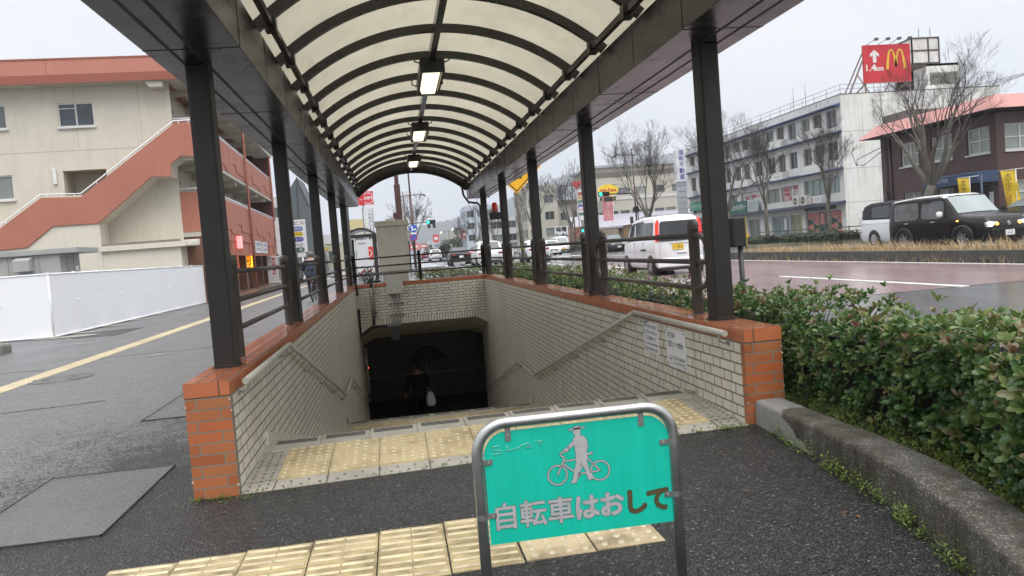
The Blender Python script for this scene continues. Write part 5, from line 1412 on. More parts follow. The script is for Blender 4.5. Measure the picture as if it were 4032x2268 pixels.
def window(par, O, R, U, o, depth, pane, frame, nv=1, nh=0, fw_=.05, sill=None, nm='window'):
    O = Vector(O); R = Vector(R); U = Vector(U); N = R.cross(U); x0,z0,x1,z1 = o
    P = lambda x, z, d=0: O + R*x + U*z - N*d
    b = MB(); d = depth-.035
    for (p, q) in ((P(x0,z0+fw_/2,d),P(x1,z0+fw_/2,d)),(P(x0,z1-fw_/2,d),P(x1,z1-fw_/2,d))): b.beam(p,q,.05,fw_,U)
    for x in [x0+fw_/2,x1-fw_/2]+[x0+(x1-x0)*k/(nv+1) for k in range(1,nv+1)]: b.beam(P(x,z0+fw_,d),P(x,z1-fw_,d),fw_,.046,N)
    for k in range(1,nh+1): b.beam(P(x0+fw_,z0+(z1-z0)*k/(nh+1),d),P(x1-fw_,z0+(z1-z0)*k/(nh+1),d),.040,fw_*.8,U)
    if sill: b.beam(P(x0-.05,z0-.04,-.04),P(x1+.05,z0-.04,-.04),.10,.07,U)
    f = b.build(nm, frame, par)
    MB().quad(P(x0,z0,depth-.015),P(x1,z0,depth-.015),P(x1,z1,depth-.015),P(x0,z1,depth-.015)).build('pane', pane, f)
    return f
wfr = mat('window_frame_white', (.62,.62,.60), .45); alu = mat('window_alu', (.34,.34,.34), .4, metal=.5)
gl_d = glass('pane_dark', (.05,.055,.058), .08, .7, .6); gl_g = glass('pane_green', (.17,.235,.205), .1, .3, .5); gl_c = glass('pane_curtain', (.20,.225,.21), .12, .3, .9); gl_m = glass('pane_mid', (.11,.12,.125), .08, .6, .4)
Yn, Zu, Xp = (0,-1,0), (0,0,1), (1,0,0)

wht = mat('wall_white_old', (.70,.70,.67), .8, na=.05, grime=.30, gs=.35, streak=.55, gcol=(.20,.19,.165))
t = thing('apartment_block', 'white stained four storey block with blue ledges and shops below', 'building', (40,60,.3))
FX, YB, YA, ZG, ZR = 34, 79.5, 48.9, .3, 10.5; O = (FX,YB,ZG); LW = YB-YA
def yo(ya, yb, za, zb): return (YB-yb, za-ZG, YB-ya, zb-ZG)
wins = []; recs = []
for (ya,yb) in ((49.5,50.9),(53.25,54.5),(55.45,56.75),(59.2,60.7),(61.6,63.2),(66,67.3),(68.2,69.5),(72.2,73.5),(75,76.4)):
    wins += [yo(ya,yb,5.87,7.22), yo(ya,yb,8.25,9.55)]
for (ya,yb) in ((51.5,52.8),(57.4,58.7),(64.1,65.4),(70.2,71.5),(77.2,78.6)): recs += [yo(ya,yb,5.35,7.25), yo(ya,yb,8.0,9.6)]
w2 = [yo(49.5,54.7,3.42,4.7), yo(55.6,58.5,3.3,4.52), yo(58.7,61.2,3.3,4.5), yo(62.5,66.3,3.62,4.63), yo(67.2,68.8,3.3,4.6), yo(74.5,78.5,3.3,4.6)]
w1 = [yo(49.5,54.7,.32,2.2), yo(55.3,57.25,.45,2.15), yo(57.35,60.5,.45,2.15), yo(62.75,65.2,.45,2.1), yo(66.5,70,.45,2.2), yo(72,77,.45,2.2)]
b = MB(); wall_open(b, O, Yn, Zu, LW, ZR-ZG, wins+recs+w2+w1, .22)
b.quad((FX,YA,ZG),(47,YA,ZG),(47,YA,ZR),(FX,YA,ZR)); b.quad((FX,YA,ZR),(47,YA,ZR),(47,YB,ZR),(FX,YB,ZR)); b.quad((47,YB,ZG),(FX,YB,ZG),(FX,YB,ZR),(47,YB,ZR)); b.quad((47,YA,ZG),(47,YB,ZG),(47,YB,ZR),(47,YA,ZR))
b.build('wall', wht, t)
for i, o in enumerate(wins): window(t, O, Yn, Zu, o, .22, (gl_d,gl_m,gl_d,gl_c)[i%4], alu, 1, 0, .05)
for o in recs: window(t, O, Yn, Zu, o, .22, glass('door_brown',(.10,.085,.07),.3,.5,1), mat('door_frame',(.22,.2,.17),.6), 1, 1, .06, nm='balcony_door')
window(t, O, Yn, Zu, w2[0], .22, gl_g, alu, 4, 0, .05); window(t, O, Yn, Zu, w2[2], .22, gl_c, alu, 1); window(t, O, Yn, Zu, w2[4], .22, gl_m, alu, 1); window(t, O, Yn, Zu, w2[5], .22, gl_g, alu, 3)
pw_ = mat('poster_white', (.68,.67,.65), .5)
red_ink = mat('ink_red', (.50,.03,.04), .5)
for o in (w2[1], w2[3]): window(t, O, Yn, Zu, o, .22, pw_, alu, 1, 0, .05)
xq = FX+.18
for i, s in enumerate(('高収益','医薬品','メンズ服')): text(s, .36, (xq,57.75,4.24-i*.38), Yn, Zu, red_ink, t, bold=.01)
text('販売店', .34, (xq,56.2,4.3), Yn, Zu, red_ink, t, bold=.01)
for i in range(3): text('営業時間のご案内', .17, (xq,56.25,3.98-i*.22), Yn, Zu, black_ink, t, width=1.1)
text('山口', .46, (xq,65.3,4.1), Yn, Zu, red_ink, t, bold=.012); text('研究所', .34, (xq,64.0,4.15), Yn, Zu, red_ink, t, bold=.01); text('募集', .3, (xq,63.0,4.12), Yn, Zu, red_ink, t)
for o, g_ in ((w1[1],glass('pane_yellow',(.30,.29,.15),.15,.25,.8)),(w1[2],glass('pane_blue',(.20,.265,.29),.12,.3,.6)),(w1[3],gl_c),(w1[4],gl_d),(w1[5],gl_d)): window(t, O, Yn, Zu, o, .22, g_, wfr, 1, 0, .06)
text('のびのび', .30, (xq,59.0,1.55), Yn, Zu, mat('ink_teal',(.10,.22,.25),.5), t); text('教室', .34, (xq,56.3,1.5), Yn, Zu, mat('ink_olive',(.22,.2,.06),.5), t)
MB().box(xq-.02,58.1,.9,xq+.01,58.6,1.9).build('poster', pw_, t)
f = window(t, O, Yn, Zu, w1[0], .22, gl_d, alu, 5, 0, .07)
pinkp = mat('poster_pink', (.55,.17,.18), .5, ns=5, na=.3); dkg = mat('poster_green', (.02,.07,.05), .5); yelp = mat('poster_yellow', (.55,.42,.07), .5)
b1, b2, b3 = MB(), MB(), MB()
for k in range(6):
    y1 = 54.62-k*.865; y0 = y1-.79
    if k in (2,3):
        b1.box(xq-.012,y0+.08,1.15,xq,y1-.08,2.05); b2.box(xq-.012,y0+.06,.36,xq,y1-.06,1.0)
    else:
        b1.box(xq-.012,y0,1.62,xq,y1,2.12)
        for q in range(3): (b1 if (q+k)%2 else b2).box(xq-.012,y0,.42+q*.4,xq,y1,.72+q*.4); b3.box(xq-.013,y0+.05,.74+q*.4,xq,y1-.3,.80+q*.4)
b1.build('poster', pinkp, t); b2.build('poster', dkg, t); b3.build('poster', yelp, t)
for k in (2,3): vtext('貸切', .34, (xq-.015,54.62-k*.865-.395,1.78), Yn, Zu, pw_, t)
blue = mat('ledge_blue', (.055,.085,.18), .5, ns=1.5, grime=.35); 
for z in (5.08,7.76,9.72):
    b = MB(); b.prism([(FX-.62,z),(FX-.62,z+.06),(FX,z+.20),(FX,z-.02)], 'y', YA+.02, YB); b.build('ledge', blue, t)
MB().prism([(FX-.95,2.50),(FX-.95,2.62),(FX,2.80),(FX,2.55)], 'y', YA-.05, YB).build('shop_canopy', mat('canopy_navy',(.035,.045,.075),.5), t)
for (ya,yb) in ((51.2,54.2),(57.0,59.0),(63.6,65.9),(69.8,72),(76.8,79)):
    for z in (5.14,7.84): MB().box(FX-.56,ya,z,FX-.0,yb,z+.62).build('balcony', wht, t)
rl = mat('roof_rail', (.26,.25,.24), .5, metal=.3)
b = MB()
for k in range(18):
    y = YA+.1+k*1.8; b.cyl((FX+.1,y,ZR),(FX+.1,y,ZR+.72),.022,5)
for x in range(8): b.cyl((FX+.1+x*.9,YA+.1,ZR),(FX+.1+x*.9,YA+.1,ZR+.72),.02,5)
for z in (.72,.40): b.cyl((FX+.1,YA+.1,ZR+z),(FX+.1,YB,ZR+z),.02,5); b.cyl((FX+.1,YA+.1,ZR+z),(43,YA+.1,ZR+z),.018,5)
b.build('roof_railing', rl, t)
b = MB(); b.box(FX-.012,YA-.012,ZR-.02,FX+.3,YB,ZR+.05); b.box(FX,YA-.012,ZR-.021,47,YA+.3,ZR+.049); b.build('parapet_cap', mat('parapet_dirty',(.16,.155,.14),.8,grime=.5), t)
b = MB()
for z in (7.78,5.08,2.6): b.box(FX+.02,YA-.004,z,46,YA,z+.03)
b.build('wall_seam', mat('seam_grey',(.25,.25,.24),.8), t)
MB().box(44.1,53,ZR,47.0,53.25,ZR+.1).build('slab', wht, t)
b = MB(); wall_open(b,(44.1,53,ZR-.3),Xp,Zu,2.95,3.05,[(.25,1.35,2.7,2.35),(.6,.1,2.7,.85)],1.6); b.box(44.1,54.6,ZR,47.05,57,ZR+2.75); b.quad((44.1,57,ZR-.3),(44.1,53,ZR-.3),(44.1,53,ZR+2.75),(44.1,57,ZR+2.75)); b.quad((44.1,53,ZR+2.75),(47.05,53,ZR+2.75),(47.05,57,ZR+2.75),(44.1,57,ZR+2.75)); b.quad((47.05,53,ZR-.3),(47.05,57,ZR-.3),(47.05,57,ZR+2.75),(47.05,53,ZR+2.75))
b.build('stair_tower', wht, t)
for x, y in ((FX-.1,55.9),(FX-.1,54.0)): MB().tube([(FX+.2,y,10.5),(FX+.2,y,12.4)],.03,5).build('mast', alu, t)
for i, y in enumerate((53.55,54.75)):
    a = thing('air_conditioner', ['right hand air conditioner unit of the pair on the shop canopy','left hand air conditioner unit of the pair on the shop canopy'][i], 'air conditioner', (FX-.5,y,2.75), group='air conditioners over the shops')
    MB().box(FX-.75,y-.45,2.75,FX-.35,y+.45,3.55).build('case', mat('ac_cream',(.55,.54,.49),.5), a, bevel=.02)
    MB().disc((FX-.756,y+.08,3.16),.33,(-1,0,0),22).build('fan_grille', mat('fan_dark',(.06,.06,.06),.6), a); MB().disc((FX-.760,y+.08,3.16),.33,(-1,0,0),22,.29).disc((FX-.760,y+.08,3.16),.10,(-1,0,0),14).build('fan_ring', mat('ac_cream',(.5,.5,.5)), a)
def board(name, label, x, ya, yb, za, zb, m, cat='sign', th=.12):
    s = thing(name, label, cat, (x,(ya+yb)/2,za)); MB().box(x-th,ya,za,x,yb,zb).build('panel', m, s, bevel=.01); return s
sgreen = mat('sign_dark_green', (.015,.10,.065), .4); swh = mat('sign_white', (.68,.69,.70), .4)
s = board('shop_sign', 'dark green shop sign with white katakana on the white block', FX-.35, 64.3, 68.8, 2.66, 3.86, sgreen)
text('学習塾 セカンドスタディー', .55, (FX-.475,66.55,3.28), Yn, Zu, swh, s, width=4.2, bold=.01)
s = board('shop_sign', 'pale blank sign board beside the dark green shop sign', FX-.3, 62.15, 64.2, 2.78, 3.78, mat('sign_pale',(.45,.49,.47),.4))
for i in range(4): text('生徒募集中 受付時間', .16, (FX-.425,63.2,3.6-i*.2), Yn, Zu, mat('ink_teal',(.1,.2,.2)), s, width=1.6)
s = board('shop_sign', 'small white sign with green letters above the poster covered shop', FX-.6, 51.1, 52.7, 2.85, 3.33, swh); text('たま家', .34, (FX-.725,51.75,3.08), Yn, Zu, mat('ink_green',(.03,.25,.12)), s); MB().box(FX-.725,52.25,2.9,FX-.72,52.5,3.28).build('picture', mat('pic_red',(.3,.1,.08)), s)
s = board('shop_sign', 'green sign strip half hidden beyond the kei van roof', FX-.2, 75.2, 78.6, 3.62, 4.5, mat('sign_mid_green',(.03,.25,.16),.4)); text('学習塾 セカンドスタ', .42, (FX-.325,76.9,4.05), Yn, Zu, swh, s, width=3.1)
s = board('shop_sign', 'dark fascia sign with faint letters over the poster covered shop', FX-.02, 50.2, 54.6, 2.24, 2.50, mat('fascia_green',(.03,.055,.05),.5), th=.08); text('セカンドスタディー', .2, (FX-.105,52.8,2.37), Yn, Zu, pw_, s, width=2.6)

# billboard on its roof
t = thing('billboard', 'red rooftop billboard with a yellow arch, white arrow and 1.4km', 'billboard', (38.4,49.9,10.6))
BY = 49.6
MB().box(36.48,BY,11.3,40.30,BY+.18,14.12).build('panel', mat('bill_red',(.52,.022,.028),.4,ns=1.2,na=.08,grime=.12,gs=.8,gcol=(.3,.02,.02)), t, bevel=.02)
arch = mat('bill_yellow', (.72,.44,.03), .4); b = MB(); n_ = 14
for s0 in (0, 1):
    # one tall parabola-like arch of varying stroke
    xl_, xr_ = (38.24, 39.08) if s0 == 0 else (39.08, 39.93); cx_ = (xl_+xr_)/2+(.06 if s0 == 0 else -.06); hw_ = (xr_-xl_)/2
    o_, i_ = [], []
    for k in range(2*n_+1):
        u = -1+k/n_; zz = 12.28+1.47*(1-abs(u)**2.6) + (.18 if (u > 0) != bool(s0) else 0)*abs(u)**3
        x_ = cx_ + u*hw_*(.80 if (u > 0) == bool(s0) else .86); th = .19 if abs(u) > .3 else .12
        o_.append((x_+u*.13, zz)); i_.append((x_-u*.10, zz-.14*(1-abs(u))))
    for k in range(2*n_): b.quad((o_[k][0],BY-.012,o_[k][1]),(o_[k+1][0],BY-.012,o_[k+1][1]),(i_[k+1][0],BY-.012,i_[k+1][1]),(i_[k][0],BY-.012,i_[k][1]))
b.build('arch_letter', arch, t)
b = MB(); b.poly([(x,BY-.012,z) for x, z in ((37.23,12.82),(37.52,12.82),(37.52,13.38),(37.74,13.22),(37.74,13.44),(37.375,13.76),(37.01,13.44),(37.01,13.22),(37.23,13.38))]); b.build('arrow', pw_, t)
text('1.4', .66, (36.98,BY-.012,12.42), Xp, Zu, pw_, t, bold=.02, width=.74); text('km', .52, (37.72,BY-.012,12.36), Xp, Zu, pw_, t, bold=.015, width=.64)
strm = mat('strut_rust',(.18,.12,.10),.7)
for (q0,q1,w_) in (((36.7,BY+.1,11.4),(36.7,BY+2.4,10.5),.09),((36.7,BY+.2,13.9),(36.7,BY+3.6,10.5),.07),((40.1,BY+.1,11.4),(40.1,BY+2.4,10.5),.09),((40.1,BY+.2,13.9),(40.1,BY+3.6,10.5),.07),((36.5,BY+.1,13.1),(35.1,BY-.2,10.55),.09),((36.6,BY+.1,11.3),(36.6,BY+.1,10.5),.1),((40.2,BY+.1,11.3),(40.2,BY+.1,10.5),.1),((35.9,BY,12.0),(37.0,BY+.2,10.6),.06)):
    MB().beam(q0,q1,w_,w_).build('strut', strm, t)
for x in (37.05,38.0,38.9,39.75):
    b = MB().tube([(x-.3,BY,14.1),(x+.2,BY-.35,14.42)], .022, 5); b.box(x+.14,BY-.55,14.33,x+.36,BY-.32,14.50); b.build('floodlight', mat('flood_dark',(.06,.06,.06),.4), t)
t = thing('water_tank', 'white panelled rooftop water tank right of the red billboard', 'water tank', (44,54,13.2))
tank = mat('tank_white', (.66,.65,.62), .6, grime=.3, gs=1, streak=.4)
MB().box(42.95,53.05,13.3,45.3,55.6,15.3).build('panel', tank, t)
b = MB()
for x in (42.95,44.36,45.3):
    b.box(x-.05,53.0,13.28,x+.05,53.07,15.32)
for z in (13.3,14.32,15.3): b.box(42.93,52.99,z-.05,45.32,53.08,z+.05); b.box(42.90,53,z-.05,42.97,55.6,z+.05)
for y in (53.05,54.3,55.6): b.box(42.90,y-.05,13.28,42.97,y+.05,15.32)
for x in (44.0,45.0): b.cyl((x,53.6,15.3),(x,53.6,16.2),.025,5)
b.box(42.9,53,13.05,46.9,56,13.24); b.lathe([(.55,15.3),(.55,15.45),(0,15.47)],(43.9,54.2,0),14)
b.build('frame', mat('tank_frame',(.05,.04,.035),.6), t)

# brown brick building with the pink roof
bb_yz = tilemat('brown_brick_side', 'yz', .2, .095, .07, .010, [(.072,.036,.032),(.092,.047,.041),(.060,.030,.028)], (.052,.034,.030), dirt=.15); bb_xz = tilemat('brown_brick_end', 'xz', .2, .095, .07, .010, [(.072,.036,.032),(.092,.047,.041),(.060,.030,.028)], (.052,.034,.030), dirt=.15)
t = thing('brick_building', 'brown brick office with a pink sloping roof edge and pale windows', 'building', (33,31,.3))
X0, Y0, Y1, Z0, Z1 = 28, 27.05, 35.45, .3, 5.62; O = (X0,Y1,Z0)
def yb_(ya, yc, za, zb): return (Y1-yc, za-Z0, Y1-ya, zb-Z0)
up_ = [yb_(32.35,33.77,3.9,5.12), yb_(29.86,31.4,3.9,5.1), yb_(27.45,28.9,3.9,5.1)]; lo_ = [yb_(32.3,33.7,1.3,2.5), yb_(29.9,31.0,1.2,2.48)]; en_ = [yb_(27.5,29.2,.02+Z0,2.45)]
b = MB(); wall_open(b, O, Yn, Zu, Y1-Y0, Z1-Z0, up_+lo_+en_, .18); b.quad((X0,Y1,Z0),(X0,Y1,Z1),(42,Y1,Z1),(42,Y1,Z0)); b.build('wall', bb_yz, t)
O2 = (X0,Y0,Z0); so_ = [(.43,3.6,2.1,4.8),(.75,1.2,2.3,2.25),(4.0,3.6,5.7,4.8)]
b = MB(); wall_open(b, O2, Xp, Zu, 14, Z1-Z0, so_, .18); b.build('end_wall', bb_xz, t)
blind = glass('pane_blind', (.26,.30,.265), .12, .2, .8)
for o in up_: window(t, O, Yn, Zu, o, .16, blind, wfr, 1, 1, .07, sill=1)
for o in lo_: window(t, O, Yn, Zu, o, .16, gl_c, wfr, 1, 0, .06, sill=1)
for o in so_: window(t, O2, Xp, Zu, o, .16, blind, wfr, 1, 1, .07, sill=1)
MB().quad((X0+.17,29.2,Z0),(X0+.17,27.5,Z0),(X0+.17,27.5,2.5),(X0+.17,29.2,2.5)).build('entrance', mat('entrance_dark',(.05,.025,.025),.5), t); MB().box(X0-.05,27.35,.5,X0+.1,27.55,2.1).build('sign_plate', mat('plate_white',(.7,.7,.7)), t)
pink = mat('roof_pink', (.47,.215,.19), .6, ns=1, na=.05, grime=.2, gs=1.2, gcol=(.25,.14,.12))
e, g_ = .85, .02; lo = [(X0-e,Y1+e),(X0-e,Y0-e),(43,Y0-e)]; hi = [(X0-g_,Y1+.2),(X0-g_,Y0-.0),(43,Y0-.0)]
b = MB()
for i in range(2): b.quad((*lo[i],5.70),(*lo[i+1],5.70),(*hi[i+1],6.40),(*hi[i],6.40))
b.quad((43,Y1+e,5.70),(*lo[0],5.70),(*hi[0],6.40),(43,Y1+.2,6.4)); b.quad((*hi[0],6.40),(*hi[1],6.40),(*hi[2],6.40),(43,Y1+.2,6.4))
b.build('roof', pink, t)
b = MB(); b.add([(*p,5.695) for p in lo]+[(43,Y1+e,5.695)], [(0,1,2,3)]); b.build('soffit', mat('soffit_brown',(.07,.05,.045),.8), t)
MB().box(28.7,34.0,6.4,34,36.2,6.95).build('roof_parapet', mat('parapet_dirty',(.16,.155,.14),.8,grime=.5), t)
b = MB().prism([(X0-1.05,2.55),(X0-1.05,2.98),(X0-.9,3.06),(X0+.0,3.06),(X0,2.55)], 'y', 27.05, 30.65); aw = b.build('awning', mat('awning_blue',(.035,.065,.13),.5), t)
text('AL KRAFTER', .26, (X0-1.056,29.75,2.80), Yn, Zu, mat('ink_silver',(.45,.47,.5),.4), t, width=1.75)
b = MB().cyl((X0-1,26.85,.3),(X0-1,26.85,2.9),.05,8); b.beam((X0-1,26.85,2.62),(X0-1,27.3,2.62),.06,.06); b.build('awning_post', mat('post_navy',(.05,.07,.13),.5), t)
b = MB().tube([(X0-.05,34.6,.4),(X0-.05,34.6,5.6)],.05,6); b.tube([(X0-.06,34.95,1.5),(X0-.06,34.95,5.5)],.035,6); b.box(X0-.15,34.9,2.3,X0,35.15,2.7); b.build('drainpipe', mat('pipe_brown',(.10,.075,.07),.5), t)
b = MB(); b.tube([(X0-.1,35.1,5.2),(X0-.7,36.6,4.7),(X0-.2,37.5,4.4),(X0+.5,39,5.3)],.02,4); b.tube([(X0-.1,35.1,5.0),(X0-.6,36.2,4.3),(X0-.2,37.5,4.5)],.02,4); b.build('cable', dark, t)
ybn = mat('banner_yellow', (.72,.50,.03), .6, ns=3, na=.08)
def banner(name, label, x, y, z0, z1, wd, m, txt, col, R=(1,0,0), sk=0, base=None):
    s = thing(name, label, 'banner', (x,y,base if base is not None else z0)); R = Vector(R)
    p0 = Vector((x,y,0)); n_ = 8; vs = []
    for i in range(n_+1):
        z = z0+(z1-z0)*i/n_; k = sk*(1-i/n_)
        for u in (0,.5,1): q = p0+R*(u*wd+k)+Vector((R.y,-R.x,0))*(.05*sin(i*1.1+u*3)); vs.append((q.x,q.y,z))
    b = MB(); b.add(vs, [(i*3+j,i*3+j+1,(i+1)*3+j+1,(i+1)*3+j) for i in range(n_) for j in range(2)], True); b.build('cloth', m, s)
    b = MB(); e_ = p0+R*(wd+.02); b.cyl((e_.x,e_.y,base if base is not None else z0-.6),(e_.x,e_.y,z1+.05),.018,5); a_ = p0-R*.05; b.cyl((a_.x,a_.y,z1+.02),(e_.x+R.x*.35,e_.y+R.y*.35,z1+.05),.014,5); b.build('pole', white_paint, s)
    if txt:
        n_ = Vector((R.y,-R.x,0))*.08
        vtext(txt, wd*.55, (p0.x+R.x*wd*.5+n_.x,p0.y+R.y*wd*.5+n_.y,z1-wd*.45), R, Zu, col, s, step=(z1-z0)/(len(txt)+.6))
    return s
Rb = (.75,-.66,0)
banner('banner', 'yellow cloth banner under the blue awning, half hidden by the dark boxy car', 26.35, 27.5, 1.5, 2.80, .45, ybn, '大工さん募集', black_ink, Rb, .06, .3)
banner('banner', 'longer yellow cloth banner on a white pole at the right edge', 27.75, 26.6, 1.25, 2.95, .55, ybn, '大工さん募集', mat('ink_brown',(.25,.12,.02)), Rb, .22, .3)
# far guard rail
t = thing('guard_rail', 'dark pipe guard rail on the opposite footway before the shops', 'guard rail', (24.6,37,.3))
b = MB(); P_ = [(24.7,45,0),(24.9,38,0),(25.6,33,0),(26.6,29,0)]
for z in (.62,.97):
    for i in range(3): b.cyl((P_[i][0],P_[i][1],z),(P_[i+1][0],P_[i+1][1],z),.03,6)
b.build('rail', railm, t)
for i in range(3):
    for k in range(3):
        u = k/3; x = P_[i][0]+(P_[i+1][0]-P_[i][0])*u; y = P_[i][1]+(P_[i+1][1]-P_[i][1])*u
        MB().cyl((x,y,.3),(x,y,1.03),.04,6).build('post', railm, t)

# ------------------------------------------------------------------ more distant buildings on the right
beige = mat('wall_beige', (.44,.42,.36), .85, na=.05, grime=.2, gs=.2, streak=.2, gcol=(.22,.21,.18)); rfgrey = mat('roof_grey', (.30,.32,.34), .5, ns=.6, na=.1); lilac = mat('roof_lilac', (.33,.31,.36), .5, ns=2, na=.06)
def strip_wins(par, O, R, L, zs, pitch, ww, hh, m, dep=.1):
    """a row of separate windows set in the wall"""
    n_ = int(L/pitch); k = 0
    for z in zs:
        for i in range(n_):
            o = (i*pitch+(pitch-ww)/2, z, i*pitch+(pitch+ww)/2, z+hh); yield o
def block(name, label, x0, x1, y0, y1, z1, m, rows, pitch=2.4, ww=1.5, hh=1.2, roof=None, left=True):
    t = thing(name, label, 'building', ((x0+x1)/2,(y0+y1)/2,.2)); b = MB()
    O_ = (x0,y0,.2); ops = list(strip_wins(t,O_,Xp,x1-x0,rows,pitch,ww,hh,gl_d)); wall_open(b,O_,Xp,Zu,x1-x0,z1-.2,ops,.15)
    O3 = (x0,y1,.2); ops3 = list(strip_wins(t,O3,Yn,y1-y0,rows,pitch,ww,hh,gl_d)) if left else []; wall_open(b,O3,Yn,Zu,y1-y0,z1-.2,ops3,.15)
    b.quad((x0,y0,z1),(x1,y0,z1),(x1,y1,z1),(x0,y1,z1)); b.quad((x1,y0,.2),(x1,y1,.2),(x1,y1,z1),(x1,y0,z1))
    b.build('wall', m, t)
    for i, o in enumerate(ops): window(t,O_,Xp,Zu,o,.15,(gl_d,gl_m,gl_c)[(i*7)%3],alu,1,0,.06)
    for i, o in enumerate(ops3): window(t,O3,Yn,Zu,o,.15,(gl_d,gl_m,gl_c)[(i*5)%3],alu,1,0,.06)
    if roof: MB().box(x0-.5,y0-.6,z1,x1+.5,y1+.3,z1+.35).build('roof', roof, t)
    return t
t = block('hotel_block', 'long beige three storey block with a grey metal roof behind the bare trees', 31.5, 46, 111, 124, 12.0, beige, [7.6,4.4], 2.9, 1.8, 1.1, rfgrey)
MB().box(31.5,110.9,10.6,46,111,11.3).build('band', mat('band_dark',(.16,.15,.13),.8), t)
t = block('annexe', 'lower beige wing with a long window strip before the three storey block', 31.4, 46, 104, 110.5, 7.0, beige, [4.0], 1.7, 1.35, 1.0, None)
MB().box(31.3,103.9,6.75,46.1,104.2,7.15).build('coping', mat('coping_pale',(.52,.51,.47),.8), t)
t = thing('restaurant', 'low restaurant with a lilac metal roof and dark walls behind the noodle sign', 'building', (32,100,.2))
MB().box(25.5,98.5,.2,46,103.5,2.6).build('wall', mat('wall_taupe',(.17,.14,.11),.8), t); b = MB(); b.prism([(97.8,2.7),(97.8,2.95),(103.6,4.75),(103.6,2.7)], 'x', 25.2, 46.4); b.build('roof', lilac, t)
b = MB(); b.box(33.5,98.4,.4,36.5,98.5,2.2); b.box(38,98.4,.4,42,98.5,2.2); b.build('window', gl_d, t); MB().box(28.2,97.6,.2,30.9,98.4,2.6).build('porch', mat('porch_tan',(.25,.20,.13),.8), t)
t = thing('kiosk', 'small timber hut with a pale gable roof behind the kei van', 'hut', (31,90,.3)); MB().box(29.6,88,.3,32.6,91,2.9).build('wall', mat('hut_timber',(.30,.20,.09),.7), t); b = MB(); b.prism([(29.3,2.85),(31.1,3.75),(38,3.75),(38,2.85)], 'y', 87.6, 91.4); b.build('roof', mat('hut_roof',(.42,.42,.43),.5), t); MB().box(32.7,88.1,.3,37.8,91,2.85).build('annex_wall', lilac, t)
block('apartment_block', 'beige four storey block just right of the yellow diamond sign', 21.8, 26.8, 116, 128, 10.4, beige, [7.4,4.8,2.2], 2.4, 1.5, 1.3)
block('apartment_block', 'beige three storey block behind the fuel price sign', 26.9, 31.3, 117, 127, 7.6, beige, [4.6,1.9], 2.1, 1.3, 1.2, mat('eave_dark',(.12,.11,.1),.8))
block('office_block', 'pale grey block seen between the two farthest right posts', 18.6, 24.5, 140, 156, 6.9, mat('wall_pale',(.48,.49,.50),.8,streak=.15), [4.6,2.2,.6], 2.9, 2.1, 1.3)
block('office_block', 'tall pale blue office in the distance behind the farthest right post', 17.0, 24.0, 168, 180, 10.9, mat('wall_blue_pale',(.42,.47,.53),.7), [8.2,5.6,3.0], 2.3, 1.6, 1.4)
block('warehouse', 'low cream commercial building with a row of windows beyond the evergreen', 13.6, 24, 182, 200, 5.6, mat('wall_cream_far',(.46,.45,.38),.8), [2.8], 2.4, 1.4, 1.2)
# a scatter of far roadside blocks closing the vista
rr = random.Random(77)
for i, (x, y, w_, h_, c_) in enumerate(((-3,260,7,4.5,(.45,.45,.46)),(3.5,300,6,5,(.36,.40,.46)),(20,290,12,6.5,(.5,.5,.49)),(16,360,9,7,(.42,.42,.45)),(-6,380,9,6,(.40,.42,.45)),(34,420,24,9,(.45,.46,.46)),(12,480,9,6,(.5,.5,.52)),(3,520,7,7,(.36,.38,.42)))):
    block('distant_block', 'pale distant roadside block number with plain flat roof'.replace(' number','') + [' left of the signal pole',' straight up the road',' right of the evergreen',' behind the red shop signs',' far left of the road',' under the hillside',' at the end of the road',' at the vanishing point'][i], x, x+w_, y, y+8, h_, mat('far_%d'%i, c_, .8), [h_*.5], 3, 1.8, 1.4, None, False)

# ------------------------------------------------------------------ signs, lamps and signals on the right
def pole_sign(name, label, loc, cat='sign'): return thing(name, label, cat, loc)
t = pole_sign('tower_sign', 'tall white tower sign with blue vertical characters beside the white block', (31.45,75,.3))
MB().box(31.0,74.7,3.0,31.9,75.3,6.7).build('mast', mat('tower_grey',(.40,.42,.45),.5), t); MB().box(31.1,74.75,.3,31.8,75.25,3.0).build('leg', alu, t)
MB().box(30.95,74.6,6.7,31.95,75.4,10.05).build('panel', swh, t, bevel=.02)
vtext('信和不動産', .60, (31.5,74.59,9.72), Xp, Zu, mat('ink_navy',(.06,.07,.30),.5), t, step=.635, bold=.012)
b = MB()
for k in range(6): b.box(30.99,74.69,3.2+k*.62,31.91,74.7,3.23+k*.62)
b.build('joint', dark, t); vtext('信和不動産', .34, (30.945,75.05,8.6), Yn, Zu, mat('ink_navy',(.06,.07,.30),.5), t, step=.36)
t = pole_sign('restaurant_sign', 'yellow oval restaurant sign with red script on a white pole', (30.3,100,.3))
b = MB(); n_ = 36; b.prism([(30.5+1.42*cos(2*pi*k/n_), 7.93+.80*sin(2*pi*k/n_)) for k in range(n_)], 'y', 99.8, 100.1); b.build('panel', mat('sign_sun_yellow',(.78,.55,.03),.4), t)
text('Jolly-Pasta', .62, (30.5,99.79,7.93), Xp, Zu, red_ink, t, bold=.022, width=2.3); MB().cyl((30.3,100,.3),(30.3,100,7.2),.14,10).build('pole', white_paint, t)
s = MB().box(29.3,99.8,6.55,31.5,100.05,7.05).build('lower_panel', mat('panel_black',(.03,.028,.02),.5), t); text('六番門店', .42, (30.4,99.79,6.8), Xp, Zu, mat('ink_yellow',(.7,.5,.05)), t, width=1.8)
b = MB().box(33.0,99.9,6.3,33.05,100,6.9) if 0 else None
